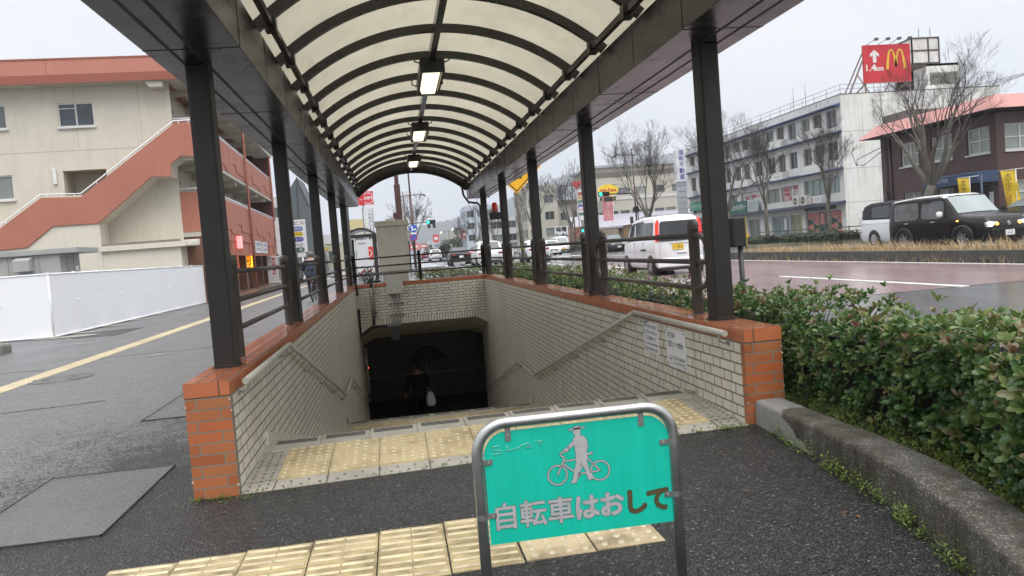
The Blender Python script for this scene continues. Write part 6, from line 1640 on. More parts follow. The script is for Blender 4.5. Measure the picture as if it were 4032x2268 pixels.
banner('banner', 'pink and white cloth banner by the white pole of the yellow oval sign', 20.35, 66, 3.0, 5.25, .95, mat('banner_pink',(.62,.22,.25),.6,ns=4,na=.2), '新メニュー', pw_, Xp, 0, .15)
t = pole_sign('price_sign', 'white fuel price sign with red, yellow, green and blue strips', (24.75,92,.3))
MB().box(24.1,91.8,3.9,25.4,92.1,7.8).build('panel', swh, t); MB().box(24.5,91.9,.3,25.0,92.05,3.9).build('leg', alu, t)
for z, col, n_ in ((7.25,(.5,.04,.05),'red'),(6.75,(.75,.45,.05),'orange'),(6.25,(.04,.22,.16),'green'),(5.75,(.04,.07,.35),'blue'),(5.28,(.6,.03,.05),'thin'),(4.7,(.03,.10,.08),'dark')):
    MB().box(24.2,91.78,z-(.17 if n_!='thin' else .04),25.3,91.8,z+(.17 if n_!='thin' else .04)).build('strip', mat('price_'+n_, col, .5), t)
    if n_ not in ('thin',): text('セルフ洗車', .22, (24.75,91.77,z), Xp, Zu, pw_, t, width=.8)
t = pole_sign('noodle_sign', 'white noodle shop sign board with black brush characters and a meat picture', (24,100,.3))
MB().box(21.9,96,1.85,23.65,96.15,3.45).build('panel', swh, t); MB().box(23.66,96,1.75,26.3,96.15,3.2).build('picture_board', mat('meat_brown',(.16,.055,.035),.5,ns=2.5,na=.7,grime=.8,gs=2,gcol=(.45,.28,.2)), t)
text('味噌', .72, (22.75,95.99,3.0), Xp, Zu, black_ink, t, bold=.03); text('らーめん', .58, (22.78,95.99,2.25), Xp, Zu, black_ink, t, bold=.03, width=1.6)
MB().box(22,96.02,.2,26.2,96.13,1.8).build('base', mat('wall_taupe',(.17,.14,.11)), t)
banner('banner', 'small pink cloth banner in front of the noodle sign', 22.2, 92, .5, 1.7, .55, mat('banner_pink',(.62,.22,.25),.6), None, pw_, Xp, 0, .2)
t = pole_sign('heart_sign', 'red heart shaped sign above the bare trees', (23.6,89,.3))
b = MB(); hp = []
for k in range(40):
    a = 2*pi*k/40; hp.append((23.55+.046*16*sin(a)**3*.78, 8.2+.040*(13*cos(a)-5*cos(2*a)-2*cos(3*a)-cos(4*a))))
b.prism(hp, 'y', 89, 89.15); b.build('panel', mat('heart_red',(.55,.06,.07),.5), t); MB().cyl((23.55,89.1,.3),(23.55,89.1,7.6),.07,6).build('pole', alu, t)
lampbrown = mat('lamp_brown', (.075,.035,.030), .45)
grn = glow('signal_green', (.02,1.0,.55), 3.2)
def street_lamp(label, x, y, z0, H, arm, dz=.55, r=.085, lit=False, finial=True):
    t = thing('street_lamp', label, 'street lamp', (x,y,z0))
    MB().tube([(x,y,z0),(x,y,z0+1.4),(x,y,H)], [r*1.2,r,r*.62], 8).build('pole', lampbrown, t)
    b = MB().beam((x-(.35 if arm > 0 else -.35),y,H-dz),(x+arm*.8,y,H-dz+.10),.07,.08); b.build('arm', lampbrown, t)
    xa, xb = x+arm*.78, x+arm; b = MB(); b.prism([(xa,H-dz+.18),(xb,H-dz+.02),(xb+arm*.02,H-dz-.20),(xa+arm*.0,H-dz+.02)][::(1 if arm > 0 else -1)], 'y', y-.22, y+.22); h_ = b.build('lantern', glow('lamp_lit_warm',(1,.80,.42),2.5) if lit else mat('lantern_grey',(.16,.15,.15),.4), t)
    return t
street_lamp('brown street lamp with one arm behind the bare tree above the kei van', 22.2,62,.3,9.0,-1.75,.55)
street_lamp('brown street lamp beside the red heart sign', 22.7,88,.3,8.5,-1.6,.45)
street_lamp('brown street lamp reaching right over the road beyond the cabinet', 2.42,80,.2,8.05,2.35,.5)
street_lamp('distant street lamp, nearer of the two lit ones over the evergreen', 13.5,150,.2,5.9,-.95,.3,.07,True,False)
street_lamp('distant street lamp, farther of the two lit ones over the evergreen', 13.3,172,.2,6.1,-1.8,.45,.07,True,False)
def signal(par, x, y, z, w_, flip=1, extra=True):
    b = MB().box(x,y-.12,z-.19,x+w_,y+.12,z+.19); bd = b.build('signal_head', mat('signal_body',(.05,.05,.05),.5), par, bevel=.02)
    n_ = 3
    for k in range(n_):
        cx_ = x+w_*(k+.5)/n_
        MB().disc((cx_,y-.13,z),w_/n_*.42,(0,-1,0),18).build('signal_lens', grn if k == 0 else mat('lens_off',(.03,.025,.025),.3), bd)
        MB().lathe([(w_/n_*.44,y-.30),(w_/n_*.44,y-.12)],(cx_,0,z),16,'y').build('visor', mat('signal_body',(.05,.05,.05)), bd)
    return bd
t = thing('traffic_signal', 'brown signal pole with a green light, blue arrow disc and no parking disc', 'traffic signal', (2.78,65,.15))
MB().tube([(2.78,65,.1),(2.78,65,6.4)],.115,10).tube([(2.78,65,6.4),(2.78,65,11.5)],.07,8).build('pole', lampbrown, t); MB().cyl((2.2,65,4.0),(4.1,65,4.05),.05,6).build('arm', lampbrown, t)
bd = signal(t, 4.02, 64.9, 4.03, .78)
for x in (4.2,4.66): MB().box(x-.13,64.8,3.50,x+.13,65,3.82).build('arrow_signal', mat('signal_body',(.05,.05,.05)), t, bevel=.02)
sblue = mat('road_sign_blue', (.02,.10,.50), .4); sred = mat('road_sign_red', (.5,.02,.03), .4)
MB().disc((2.80,64.85,3.58),.34,(0,-1,0),28).build('arrow_disc', sblue, t)
b = MB(); y_ = 64.84; b.poly([(2.66,y_,3.36),(2.76,y_,3.36),(2.76,y_,3.68),(2.82,y_,3.68),(2.71,y_,3.84),(2.60,y_,3.68),(2.66,y_,3.68)]); b.poly([(2.77,y_,3.44),(2.93,y_,3.44),(2.93,y_,3.38),(3.08,y_,3.49),(2.93,y_,3.60),(2.93,y_,3.54),(2.77,y_,3.54)]); b.build('arrow_mark', white_paint, t)
MB().box(2.6,64.84,3.08,3.0,64.86,3.22).build('plate', white_paint, t)
MB().disc((2.79,64.85,2.80),.33,(0,-1,0),28).build('no_parking_disc', sred, t); MB().disc((2.79,64.84,2.80),.265,(0,-1,0),28).build('disc_centre', sblue, t); MB().beam((2.61,64.835,2.98),(2.97,64.835,2.62),.004,.06,(1,0,1)).build('disc_bar', sred, t)
t = thing('traffic_signal', 'overhead green signal on a long arm from the lamp pole by the kei van', 'traffic signal', (22.2,61.8,.3))
MB().cyl((22.2,61.8,5.12),(19.6,61.8,5.20),.06,6).build('arm', dark, t); signal(t, 18.85, 61.7, 5.22, .95)
MB().box(19.3,61.6,4.55,20.1,61.8,4.95).build('arrow_signal', mat('signal_body',(.05,.05,.05)), t); MB().disc((22.1,61.6,3.7),.30,(0,-1,0),20).build('disc_back', dark, t)
MB().cyl((22.3,61.75,.3),(22.3,61.75,5.2),.05,6).build('pole', lampbrown, t); MB().box(21.55,61.6,2.5,21.8,61.8,3.1).build('walk_signal', mat('signal_body',(.05,.05,.05)), t)
t = thing('pedestrian_signal', 'small green walk signal beside the noodle shop picture board', 'walk signal', (23.5,87.5,.3)); MB().box(23.35,87.4,2.35,23.68,87.6,3.05).build('case', mat('signal_body',(.05,.05,.05)), t); MB().disc((23.52,87.39,2.55),.12,(0,-1,0),14).build('lens', grn, t); MB().cyl((23.75,87.5,.3),(23.75,87.5,3.1),.05,6).build('pole', lampbrown, t)
t = thing('traffic_signal', 'tiny distant green signal left of the brown signal pole', 'traffic signal', (1.6,190,.2)); MB().cyl((1.2,190,.2),(1.2,190,4.6),.08,6).build('pole', lampbrown, t); signal(t, 1.4, 189.9, 4.3, 1.1)
t = thing('traffic_signal', 'tiny distant green signal left of the evergreen', 'traffic signal', (8,260,.2)); MB().cyl((11.5,260,.2),(11.5,260,5.0),.09,6).tube([(11.5,260,4.7),(8.6,260,4.7)],.05,5).build('pole', lampbrown, t); signal(t, 7.4, 259.9, 4.7, 1.3)
for i, (x, y, z, w_, h_, col) in enumerate(((7.2,240,3.6,3.0,1.9,(.62,.16,.17)),(12.2,205,5.0,1.6,2.0,(.60,.06,.06)),(16.6,170,4.8,1.6,1.6,(.55,.05,.06)),(9.9,236,3.5,2.4,1.2,(.5,.1,.1)))):
    t = thing('distant_sign', ['wide pink and white roadside sign far up the road','red square sign above the distant evergreen','red stacked sign right of the lit street lamps','low red sign beside the far pink board'][i], 'sign', (x,y,.2))
    MB().box(x-w_/2,y,z-h_/2,x+w_/2,y+.3,z+h_/2).build('panel', mat('dsign%d'%i,col,.5), t); MB().box(x-w_*.32,y-.02,z-h_*.18,x+w_*.32,y,z+h_*.18).build('band', pw_, t); MB().cyl((x,y+.15,.2),(x,y+.15,z),.15,6).build('pole', alu, t)
# yellow diamond warning sign on its concrete pole
t = thing('warning_sign', 'yellow diamond warning sign on a weathered pole behind the canopy', 'road sign', (4.47,16,.15))
MB().cyl((4.45,16.05,.1),(4.34,16.05,4.2),.058,10).build('pole', mat('pole_weathered',(.20,.19,.165),.8,ns=9,na=.3,grime=.7,gs=6), t); MB().cyl((4.42,16.05,1.25),(4.42,16.05,1.31),.062,10).build('band', yelp, t)
cz, q = 3.42, .70; cx_ = 4.37
def dia(q, y0, y1): return MB().prism([(cx_-q,cz),(cx_,cz-q),(cx_+q,cz),(cx_,cz+q)], 'y', y0, y1)
dia(q,15.96,15.98).build('panel', mat('diamond_yellow',(.80,.42,.015),.4), t); dia(q*.93,15.957,15.961).build('border', dark, t); dia(q*.875,15.954,15.958).build('face', mat('diamond_yellow',(.8,.42,.015)), t)
b = MB(); b.box(cx_-.16,15.950,cz-.30,cx_+.16,15.953,cz+.1); b.build('symbol', dark, t); dia(q*.98,15.98,15.984).build('back', alu, t)
t = thing('route_marker', 'small dark diamond sign back seen beyond the yellow diamond pole', 'road sign', (12.5,58,.2)); b = MB(); b.prism([(12.1,2.05),(12.5,1.55),(12.9,2.05),(12.5,2.55)], 'y', 58, 58.05); b.build('panel', mat('sign_back',(.10,.10,.10),.5), t); MB().cyl((12.5,58.05,.2),(12.5,58.05,1.7),.03,6).build('pole', alu, t)
# small things by the hedge and the median
t = thing('marker_box', 'black box on a slim post rising from the hedge beside the nearest right post', 'marker', (4.3,2.38,.2))
MB().box(4.215,2.33,1.165,4.345,2.44,1.445).build('case', dark, t, bevel=.01); MB().box(4.346,2.34,1.17,4.36,2.43,1.44).build('side_reflector', mat('marker_olive',(.30,.23,.05),.5), t); MB().cyl((4.32,2.4,.15),(4.305,2.39,1.17),.026,8).build('post', mat('dark_grey',(.04,.04,.04)), t)
t = thing('delineator', 'slim post with a round yellow reflector at the nose of the median', 'reflector post', (14.9,24.9,.35)); MB().cyl((14.9,24.9,.3),(14.9,24.9,.98),.04,8).build('post', dark, t); b = MB().cyl((14.9,24.86,1.04),(14.9,24.93,1.04),.10,16); b.build('reflector', mat('reflector_yellow',(.85,.40,.02),.3), t)
# overhead wires at the right
t = thing('utility_pole', 'utility pole top with cross arm at the right edge', 'utility pole', (52.5,47,.3)); MB().cyl((52.5,47,.3),(52.5,47,12.5),.15,8).build('pole', alu, t); MB().beam((51.0,47,11.8),(54,47,11.8),.12,.12).build('cross_arm', alu, t)
b = MB()
for k in range(3): b.tube([(51.3+k*.5,47,11.85),(48,54,10.7+k*.3),(44.5,60,10.9+k*.3)],.02,4)
b.build('wire', dark, t)
# ------------------------------------------------------------------ the salmon and cream building on the left
BX, BYY = -6.44, 29.0
t = thing('apartment_building', 'cream building with salmon outside stair, balconies and roof edge', 'building', (BX,BYY,0), radians(2.03), local=True)
cream = mat('wall_cream', (.62,.58,.485), .85, na=.05, grime=.22, gs=.5, streak=.25, gcol=(.33,.30,.24)); salm = mat('wall_salmon', (.40,.150,.100), .7, na=.07, grime=.25, gs=.6, streak=.35, gcol=(.22,.085,.06)); sof = mat('soffit_cream', (.50,.47,.39), .85, na=.05, grime=.2)
def X_(x): return x-BX
K = .965
def pj(x, z, k=K): return (1.02+(x-1.02)*k-BX, 1.34+(z-1.34)*k)
# end wall with windows
LX = -18.0; O = (LX,0,0); WW = -.96-LX
def ox(x0, x1, z0, z1): return (X_(x0)-LX, z0, X_(x1)-LX, z1)
ew = [ox(-11.64,-10.31,7.42,8.36), ox(-14.75,-13.5,7.46,8.38), ox(-14.75,-13.5,4.70,5.65)]; rec = [ox(-11.67,-10.07,4.72,5.70)]
b = MB(); wall_open(b, O, Xp, Zu, WW, 9.2, ew, .10)
# the stair door recess is cut deeper
b2 = MB(); b.f = []; b.v = []; b.sm = []
wall_open(b, O, Xp, Zu, WW, 9.2, ew+rec, .10); r_ = rec[0]
b.quad((LX+r_[0],1.2,r_[1]),(LX+r_[2],1.2,r_[1]),(LX+r_[2],1.2,r_[3]),(LX+r_[0],1.2,r_[3])); b.quad((LX+r_[0],.1,r_[3]),(LX+r_[2],.1,r_[3]),(LX+r_[2],1.2,r_[3]),(LX+r_[0],1.2,r_[3])); b.quad((LX+r_[2],.1,r_[1]),(LX+r_[2],1.2,r_[1]),(LX+r_[2],1.2,r_[3]),(LX+r_[2],.1,r_[3])); b.quad((LX+r_[0],1.2,r_[1]),(LX+r_[0],.1,r_[1]),(LX+r_[0],.1,r_[3]),(LX+r_[0],1.2,r_[3]))
b.build('end_wall', cream, t)
window(t,O,Xp,Zu,ew[0],.10,glass('pane_night',(.045,.06,.075),.07,.8,1.2),wfr,1,0,.05,sill=1); window(t,O,Xp,Zu,ew[1],.10,gl_m,wfr,0,0,.05,sill=1); window(t,O,Xp,Zu,ew[2],.10,gl_c,wfr,0,0,.05,sill=1)
b = MB(); w0 = ew[0]; b.beam((LX+w0[0]+.05,.05,w0[3]-.22),(LX+(w0[0]+w0[2])/2,.05,w0[3]-.22),.04,.03); b.build('transom', wfr, t)
MB().box(X_(-12.04),-.10,5.18,X_(-11.9),-.0,5.82).build('wall_lamp', mat('lamp_opal',(.70,.69,.68),.4), t, bevel=.03)
b = MB(); b.box(LX,-.004,6.47,-.96,.0,6.49); b.box(X_(-11.0),-.004,6.49,X_(-10.985),0,8.9); b.box(X_(-8.62),-.004,6.49,X_(-8.605),0,9.0); b.build('wall_seam', mat('seam_cream',(.38,.35,.28),.85), t)
# roof slab with salmon fascia
MB().prism([(LX-2,9.22),(.22,9.22),(.22,9.90),(LX-2,9.90)], 'y', -.75, 25.4).build('roof', mat('fascia_salmon',(.46,.185,.13),.7,na=.05,grime=.12,gs=.6,streak=.1,gcol=(.25,.09,.06)), t, bevel=.01)
b = MB(); b.box(LX-2,-.755,8.97,.225,-.70,9.30); b.box(LX-2,-.765,9.86,.235,-.74,9.93); b.box(.21,-.75,9.86,.235,25.4,9.93); 
for x in (-5.2,-1.1): b.box(x,-.758,9.3,x+.012,-.745,9.9)
b.build('fascia_line', mat('salmon_dark',(.28,.085,.055),.7), t)
b = MB(); b.box(LX-2,-.699,8.99,.18,-.0,9.21); b.box(-.96,0,8.98,.18,25,9.2)
b.build('soffit', sof, t)
b = MB()
for x in (-8.6,-1.55): b.prism([(x,8.72),(x+.5,8.72),(x+.5,9.0),(x-.25,9.0)], 'y', -.66, -.0)
b.build('bracket', sof, t)
# the outside stair: solid salmon balustrade in front of the end wall
top = [(-15.2,2.9),(-14.28,3.55),(-12.62,4.70),(-11.16,4.64),(-7.42,7.34),(-6.28,7.36)]; bot = [(-6.28,5.98),(-7.25,6.05),(-7.66,5.75),(-7.71,5.24),(-8.44,5.28),(-10.60,3.55),(-12.3,3.55),(-13.3,2.79),(-15.2,2.72)]
YF = -1.15
MB().prism([pj(*p) for p in top+bot], 'y', YF-.06, YF+.06).build('stair_balustrade', salm, t, bevel=.008)
b = MB(); P_ = [pj(*p) for p in top]
b.tube([(x,YF,z+.13) for x, z in P_], .028, 6)
for i in range(len(P_)-1):
    for k in range(3):
        u = (k+.5)/3; x = P_[i][0]+(P_[i+1][0]-P_[i][0])*u; z = P_[i][1]+(P_[i+1][1]-P_[i][1])*u; b.cyl((x,YF,z-.02),(x,YF,z+.13),.018,5)
b.build('stair_handrail', white_paint, t)
# soffits (underside) of the flights and the landings
b = MB(); Q = [pj(*p) for p in bot]
for i in range(len(Q)-1):
    b.quad((Q[i][0],YF+.06,Q[i][1]+.01),(Q[i+1][0],YF+.06,Q[i+1][1]+.01),(Q[i+1][0],.0,Q[i+1][1]+.01),(Q[i][0],.0,Q[i][1]+.01))
b.build('stair_soffit', cream, t)
# cream ground storey below the stair, stepping out to the stair line
a_ = pj(-10.6,3.55); c_ = pj(-12.3,3.55); d_ = pj(-13.3,2.79)
b = MB(); b.prism([(LX,0),(a_[0],0),(a_[0],a_[1]),(c_[0],c_[1]),(d_[0],d_[1]),(LX,2.72)], 'y', YF, -.02); b.build('stair_base_wall', cream, t)
l0 = pj(-10.60,2.55); l1 = pj(-7.62,2.65)
b = MB(); b.box(l0[0]+.002,YF+.02,0,l1[0],-.02,2.36); b.build('lower_wall', cream, t)
b = MB(); b.box(l0[0]-.03,YF-.12,2.36,l1[0]+.35,-.02,2.56); b.lathe([(.0,2.36),(.30,2.36),(.30,2.60),(.0,2.60)],(l1[0]+.42,YF+.10,0),16); b.box(l1[0]+.1,YF-.13,2.36,l1[0]+.42,YF+.2,2.60); b.build('ledge', cream, t, bevel=.01)
MB().box(l0[0]+.05,YF-.02,2.56,l1[0]+.0,YF+.14,2.66).build('ledge_stain', mat('ledge_stain',(.24,.215,.17),.9,grime=.5), t)
brk = tilemat('shop_brick', 'xz', .2, .095, .075, .012, [(.17,.065,.035),(.21,.09,.05),(.14,.055,.03)], (.10,.07,.05), dirt=.1)
brk2 = tilemat('shop_brick_side', 'yz', .2, .095, .075, .012, [(.17,.065,.035),(.21,.09,.05),(.14,.055,.03)], (.10,.07,.05), dirt=.1)
MB().box(-1.0,.0,0,-.10,.5,2.68).build('brick_corner', brk, t); MB().box(-1.25,-.25,1.2,-1.0,-.03,2.1).build('meter_box', mat('meter_dark',(.10,.10,.10),.5), t)
# corridors: slabs, salmon parapets, back wall with doors and vents, posts
LB = 24.6
def par_(z0, z1, nm):
    p = MB().box(-.12,0,z0,0,LB,z1).build('parapet', salm, t)
    MB().box(-.98,0,z0,-.12,.12,z1).build('end_panel', salm, t)
    b = MB(); b.box(-.11,.02,z1,-.01,LB,z1+.03); b.tube([(-.06,.1,z1+.14),(-.06,LB,z1+.14)],.028,6); b.tube([(-.95,.05,z1+.14),(-.06,.05,z1+.14)],.028,6)
    for k in range(17): b.cyl((-.06,.3+k*1.5,z1),(-.06,.3+k*1.5,z1+.14),.018,5)
    b.build('parapet_rail', white_paint, t)
    b = MB()
    for k in range(12): y = 1+k*2.05; b.box(0,y,z0+.25,.004,y+.02,z1)
    b.build('parapet_joint', mat('salmon_dark',(.28,.085,.055),.7), t)
    b = MB()
    for k in range(4):
        y0 = 2.0+k*6; b.tube([(.012,y0,z0+.60),(.012,y0+.9,z0+.60),(.012,y0+1.1,z0+.25),(.012,y0+3.6,z0+.25),(.012,y0+3.8,z0+.08),(.012,y0+4.6,z0+.08)],.022,5)
    b.build('parapet_moulding', mat('salmon_mould',(.34,.12,.08),.7), t)
par_(2.95,4.58,2); par_(6.02,7.42,3)
b = MB(); b.box(-1.9,.02,5.86,-.02,LB,6.02); b.box(-1.9,.02,2.75,-.02,LB,2.95); 
for z in (5.62,8.75):
    for k in range(7): b.box(-1.5,1.5+k*3.9,z,-.12,1.75+k*3.9,z+.26)
b.build('corridor_slab', sof, t)
O4 = (-1.5,LB,2.95); drs = []
for fz in (0.0,3.07):
    for k in range(6):
        y = 1.2+k*3.9; drs += [(LB-y-.9,fz+.02,LB-y,fz+2.0),(LB-y-2.7,fz+.9,LB-y-1.4,fz+1.9)]
b = MB(); wall_open(b,O4,(0,-1,0),Zu,LB,6.1,drs,.08)
b.v = [(p[0],p[1],p[2]) for p in b.v]
# faces the street: outward is +x here
b = MB(); O4 = (-1.5,0,2.95); drs = []
for fz in (0.0,3.07):
    for k in range(6):
        y = 1.2+k*3.9; drs += [(y,fz+.02,y+.9,fz+2.0),(y+1.4,fz+.9,y+2.7,fz+1.9)]
wall_open(b,O4,(0,1,0),Zu,LB,6.1,drs,.08); b.build('corridor_wall', cream, t)
for i, o in enumerate(drs): window(t,O4,(0,1,0),Zu,o,.08,(mat('door_slate',(.10,.11,.12),.5) if i%2==0 else gl_d),alu,0 if i%2==0 else 1,0,.05,nm='flat_door' if i%2==0 else 'window')
b = MB()
for k in range(11): b.disc((-1.49,.6+k*2.2,8.35),.085,(1,0,0),10); b.disc((-1.49,.6+k*2.2,5.25),.085,(1,0,0),10)
b.build('vent', dark, t)
# ground floor: salmon band with sign bays, brick piers, shop fronts
MB().box(-.10,0,2.66,0,LB,2.95).build('band', salm, t); b = MB(); b.box(-.62,.12,1.98+.6,-.06,LB,2.95)
b.build('band_back', salm, t)
b = MB()
for k in range(7): y = 5.5+k*2.9; b.box(-.06,y,2.0,.02,y+.12,2.95)
b.box(-.10,5.0,2.0,-.05,LB,2.95); b.box(-.10,5.0,1.96,.03,LB,2.05)
b.build('sign_bay', salm, t)
for y in (11.9,23.9):
    b = MB().tube([(.11,y,.1),(.11,y,9.0),(-.10,y,9.25)],.065,8)
    for z in (3.2,5.9,8.2): b.cyl((.11,y,z),(.11,y,z+.06),.08,8)
    b.build('drainpipe', salm, t)
MB().box(-1.5,LB-.02,2.95,0,LB+.12,9.2).build('end_screen', mat('screen_maroon',(.12,.035,.03),.7), t)
for y in (3.2,6.6,10.1,13.6,17.1,20.6,24.1): MB().box(-1.05,y,.0,-.62,y+.55,2.6).build('brick_pier', brk2, t)
O5 = (-1.35,0,.06); so_ = [(y+.65,.25,y+3.3,2.25) for y in (0,3.2,6.6,10.1,13.6,17.1,20.6)]
b = MB(); wall_open(b,O5,(0,1,0),Zu,LB,2.55,so_,.1); b.build('shop_wall', brk2, t)
for i, o in enumerate(so_): window(t,O5,(0,1,0),Zu,o,.1,(gl_d,glass('pane_warm',(.20,.17,.12),.1,.5,1),gl_m)[i%3],alu,2,0,.06,nm='shop_window')
b = MB(); b.box(LX,1.3,0,-1.6,LB,9.2); b.build('core', cream, t)
# things fixed to or standing before the shops
def lw(x, y, z):  # local -> world
    c, s = cos(radians(2.03)), sin(radians(2.03)); return Vector((BX+x*c-y*s, BYY+x*s+y*c, z))
p = lw(.04,7.1,2.2)
t2 = thing('lit_sign', 'small glowing pink box sign on the salmon band', 'sign', p); MB().box(p.x,p.y-.28,2.3,p.x+.18,p.y+.28,2.95).build('box', glow('sign_pink_lit',(1,.25,.25),.9), t2, bevel=.02); MB().box(p.x-.02,p.y-.3,2.92,p.x+.2,p.y+.3,2.98).build('cap', mat('salmon_dark',(.28,.085,.055)), t2)
for i, y in enumerate((14.6,17.6)):
    p = lw(.01,y,2.12); t2 = thing('shop_sign', ['white shop board with a blue line in the third bay of the salmon band','white shop board at the far end of the salmon band'][i], 'sign', p); MB().box(p.x,p.y-.95,2.12,p.x+.05,p.y+.95,2.82).build('panel', swh, t2)
    for k in range(2): text('設計事務所', .26-.06*k, (p.x+.055,p.y,2.62-k*.3), (0,1,0), Zu, blue_ink if k == 0 else black_ink, t2, width=1.4)
Rw = (.92,-.39,0)
t2 = thing('lit_sign', 'glowing orange upright sign with red brush characters on a stand', 'sign', (-7.35,44.0,.06))
b = MB(); c0 = Vector((-7.57,44,0)); R_v = Vector(Rw)
e0, e1 = c0-R_v*.22, c0+R_v*.22; n_ = Vector((R_v.y,-R_v.x,0)) 
b.beam(c0+Vector((0,0,1.28)),c0+Vector((0,0,2.46)),.46,.06,n_); b.build('box', glow('sign_orange_lit',(1.0,.40,.02),1.6), t2)
b = MB().beam(c0+Vector((0,0,1.22)),c0+Vector((0,0,2.52)),.52,.05,n_); b.cyl(c0+Vector((0,0,.06)),c0+Vector((0,0,1.25)),.03,6); b.box(c0.x-.2,c0.y-.2,.05,c0.x+.2,c0.y+.2,.1); b.build('stand', mat('stand_dark',(.05,.045,.04),.5), t2)
vtext('刃物研ぎ', .31, c0+n_*.045+Vector((0,0,2.28)), Rw, Zu, mat('ink_brush_red',(.45,.03,.0),.5), t2, step=.29, bold=.012)
t2 = thing('lit_sign', 'dull orange banner sign with dark characters left of the glowing orange sign', 'sign', (-7.85,42,.06)); c0 = Vector((-7.95,42,0))
MB().beam(c0+Vector((0,0,.95)),c0+Vector((0,0,2.72)),.34,.05,n_).build('panel', glow('sign_rust_lit',(.62,.17,.08),.35), t2); MB().cyl(c0+Vector((0,0,.05)),c0+Vector((0,0,1)),.03,6).build('stand', dark, t2); vtext('刃物専門店', .27, c0+n_*.04+Vector((0,0,2.55)), Rw, Zu, mat('ink_maroon',(.12,.02,.015)), t2, step=.34)
# drinks machine
t2 = thing('vending_machine', 'white drinks machine with red letters running down its side', 'vending machine', (-7.15,50.3,.06))
MB().box(-7.52,50,.10,-6.80,50.75,1.93).build('cabinet', mat('vend_white',(.74,.74,.75),.35), t2, bevel=.02); MB().box(-6.80,50.05,.3,-6.77,50.7,1.85).build('front', glass('vend_front',(.12,.10,.10),.2), t2); MB().box(-7.5,50.05,.04,-6.82,50.7,.11).build('plinth', dark, t2)
text('KIRIN', .34, (-7.10,49.992,1.28), (0,0,-1), (1,0,0), mat('ink_cherry',(.50,.02,.06),.5), t2, bold=.012, width=1.08)
# tenant sign on a pole
t2 = thing('tenant_sign', 'white tenant board with coloured name pills on a white post', 'sign', (-4.95,48,.05)); yS = 48
MB().box(-6.5,yS,2.02,-4.57,yS+.18,4.15).build('panel', swh, t2, bevel=.015); MB().cyl((-4.93,yS+.09,.05),(-4.93,yS+.09,2.1),.06,8).build('post', white_paint, t2); MB().box(-5.22,yS+.02,1.72,-4.70,yS+.06,1.98).build('plate', mat('plate_white',(.7,.7,.7)), t2)
text('山口ビル', .30, (-5.35,yS-.006,3.92), Xp, Zu, black_ink, t2, width=1.5)
def pill(z, col, txt, tm, x0=-6.25, x1=-4.75, outline=False):
    b = MB(); r = .15; o = []
    for k in range(9): a = -pi/2+k*pi/8; o.append((x1-r+r*cos(a), z+r*sin(a)))
    for k in range(9): a = pi/2+k*pi/8; o.append((x0+r+r*cos(a), z+r*sin(a)))
    b.prism(o, 'y', yS-.006, yS); b.build('pill', col, t2); text(txt, .21, ((x0+x1)/2+.1,yS-.010,z), Xp, Zu, tm, t2, width=1.15)
pill(3.56, mat('pill_blue',(.05,.13,.42),.5), '衛生同業組合', swh); pill(3.22, mat('pill_yellow',(.72,.55,.04),.5), '自動車協会', black_ink); pill(2.88, mat('pill_navy',(.03,.04,.28),.5), 'ツネコレク', swh); pill(2.53, mat('pill_pale',(.55,.56,.57),.5), 'mirai design', mat('ink_grey',(.15,.15,.15))); pill(2.20, mat('pill_green',(.02,.07,.05),.5), '木 商 会', swh)

# ------------------------------------------------------------------ beyond it on the left
slate = mat('slate_cladding', (.085,.10,.105), .7, na=.05, ns=1)
t2 = thing('gabled_building', 'slate grey building with a sharp pointed gable', 'building', (-9,88,0))
MB().prism([(-9.95,.1),(-7.0,.1),(-8.0,7.6),(-9.03,10.7),(-9.95,9.4)], 'y', 85, 93).build('wall', slate, t2); b = MB().beam((-9.15,84.95,5.0),(-9.05,84.95,10.4),.12,.06); b.build('downpipe', mat('slate_dark',(.04,.045,.05)), t2); MB().cyl((-9.0,85.1,10.6),(-9.0,85.1,12.2),.02,5).build('aerial', alu, t2)
MB().prism([(-9.03,10.72),(-7.98,7.62),(-7.90,7.66),(-8.98,10.85)], 'y', 84.9, 93.05).build('roof_edge', mat('slate_dark',(.04,.045,.05)), t2)
t2 = block('apartment_block', 'white four storey block between the salmon building and the pointed gable', -13.5, -10.2, 90, 100, 9.2, mat('wall_pale2',(.52,.53,.53),.8,streak=.1), [6.6,3.6], 2.6, 1.4, 1.2, None, False)
t2 = block('shop_building', 'low cream shop with a shutter beyond the cyclist', -9.8, -5.4, 96, 106, 4.6, mat('wall_cream2',(.50,.48,.36),.85), [1.0], 2.2, 1.3, 1.3, None, False); MB().box(-9.8,95.9,3.4,-5.4,96,4.6).build('fascia', mat('fascia_white',(.6,.6,.6)), t2)
t2 = thing('awning', 'grey and yellow shop awning beyond the cyclist', 'awning', (-8.2,93,.1)); b = MB(); b.prism([(-9.6,3.15),(-6.9,2.95),(-6.95,3.05),(-8.2,3.75),(-9.6,3.6)], 'y', 92, 95); b.build('cloth', mat('awning_grey',(.30,.31,.32),.6), t2); MB().prism([(-9.6,2.90),(-6.9,2.70),(-6.88,2.95),(-9.6,3.14)], 'y', 91.9, 95.05).build('valance', mat('awning_yellow',(.60,.46,.06),.6), t2); b = MB(); b.cyl((-9.4,92.2,.1),(-9.4,92.2,3),.05,6); b.cyl((-7.05,92.2,.1),(-7.05,92.2,2.85),.05,6); b.build('leg', alu, t2)
t2 = block('shop_building', 'pale office with blue lettered fascia behind the red banners', -5.2, -1.0, 118, 130, 5.2, mat('wall_pale3',(.50,.51,.50),.8), [1.2,3.2], 2.1, 1.4, 1.1, None, False)
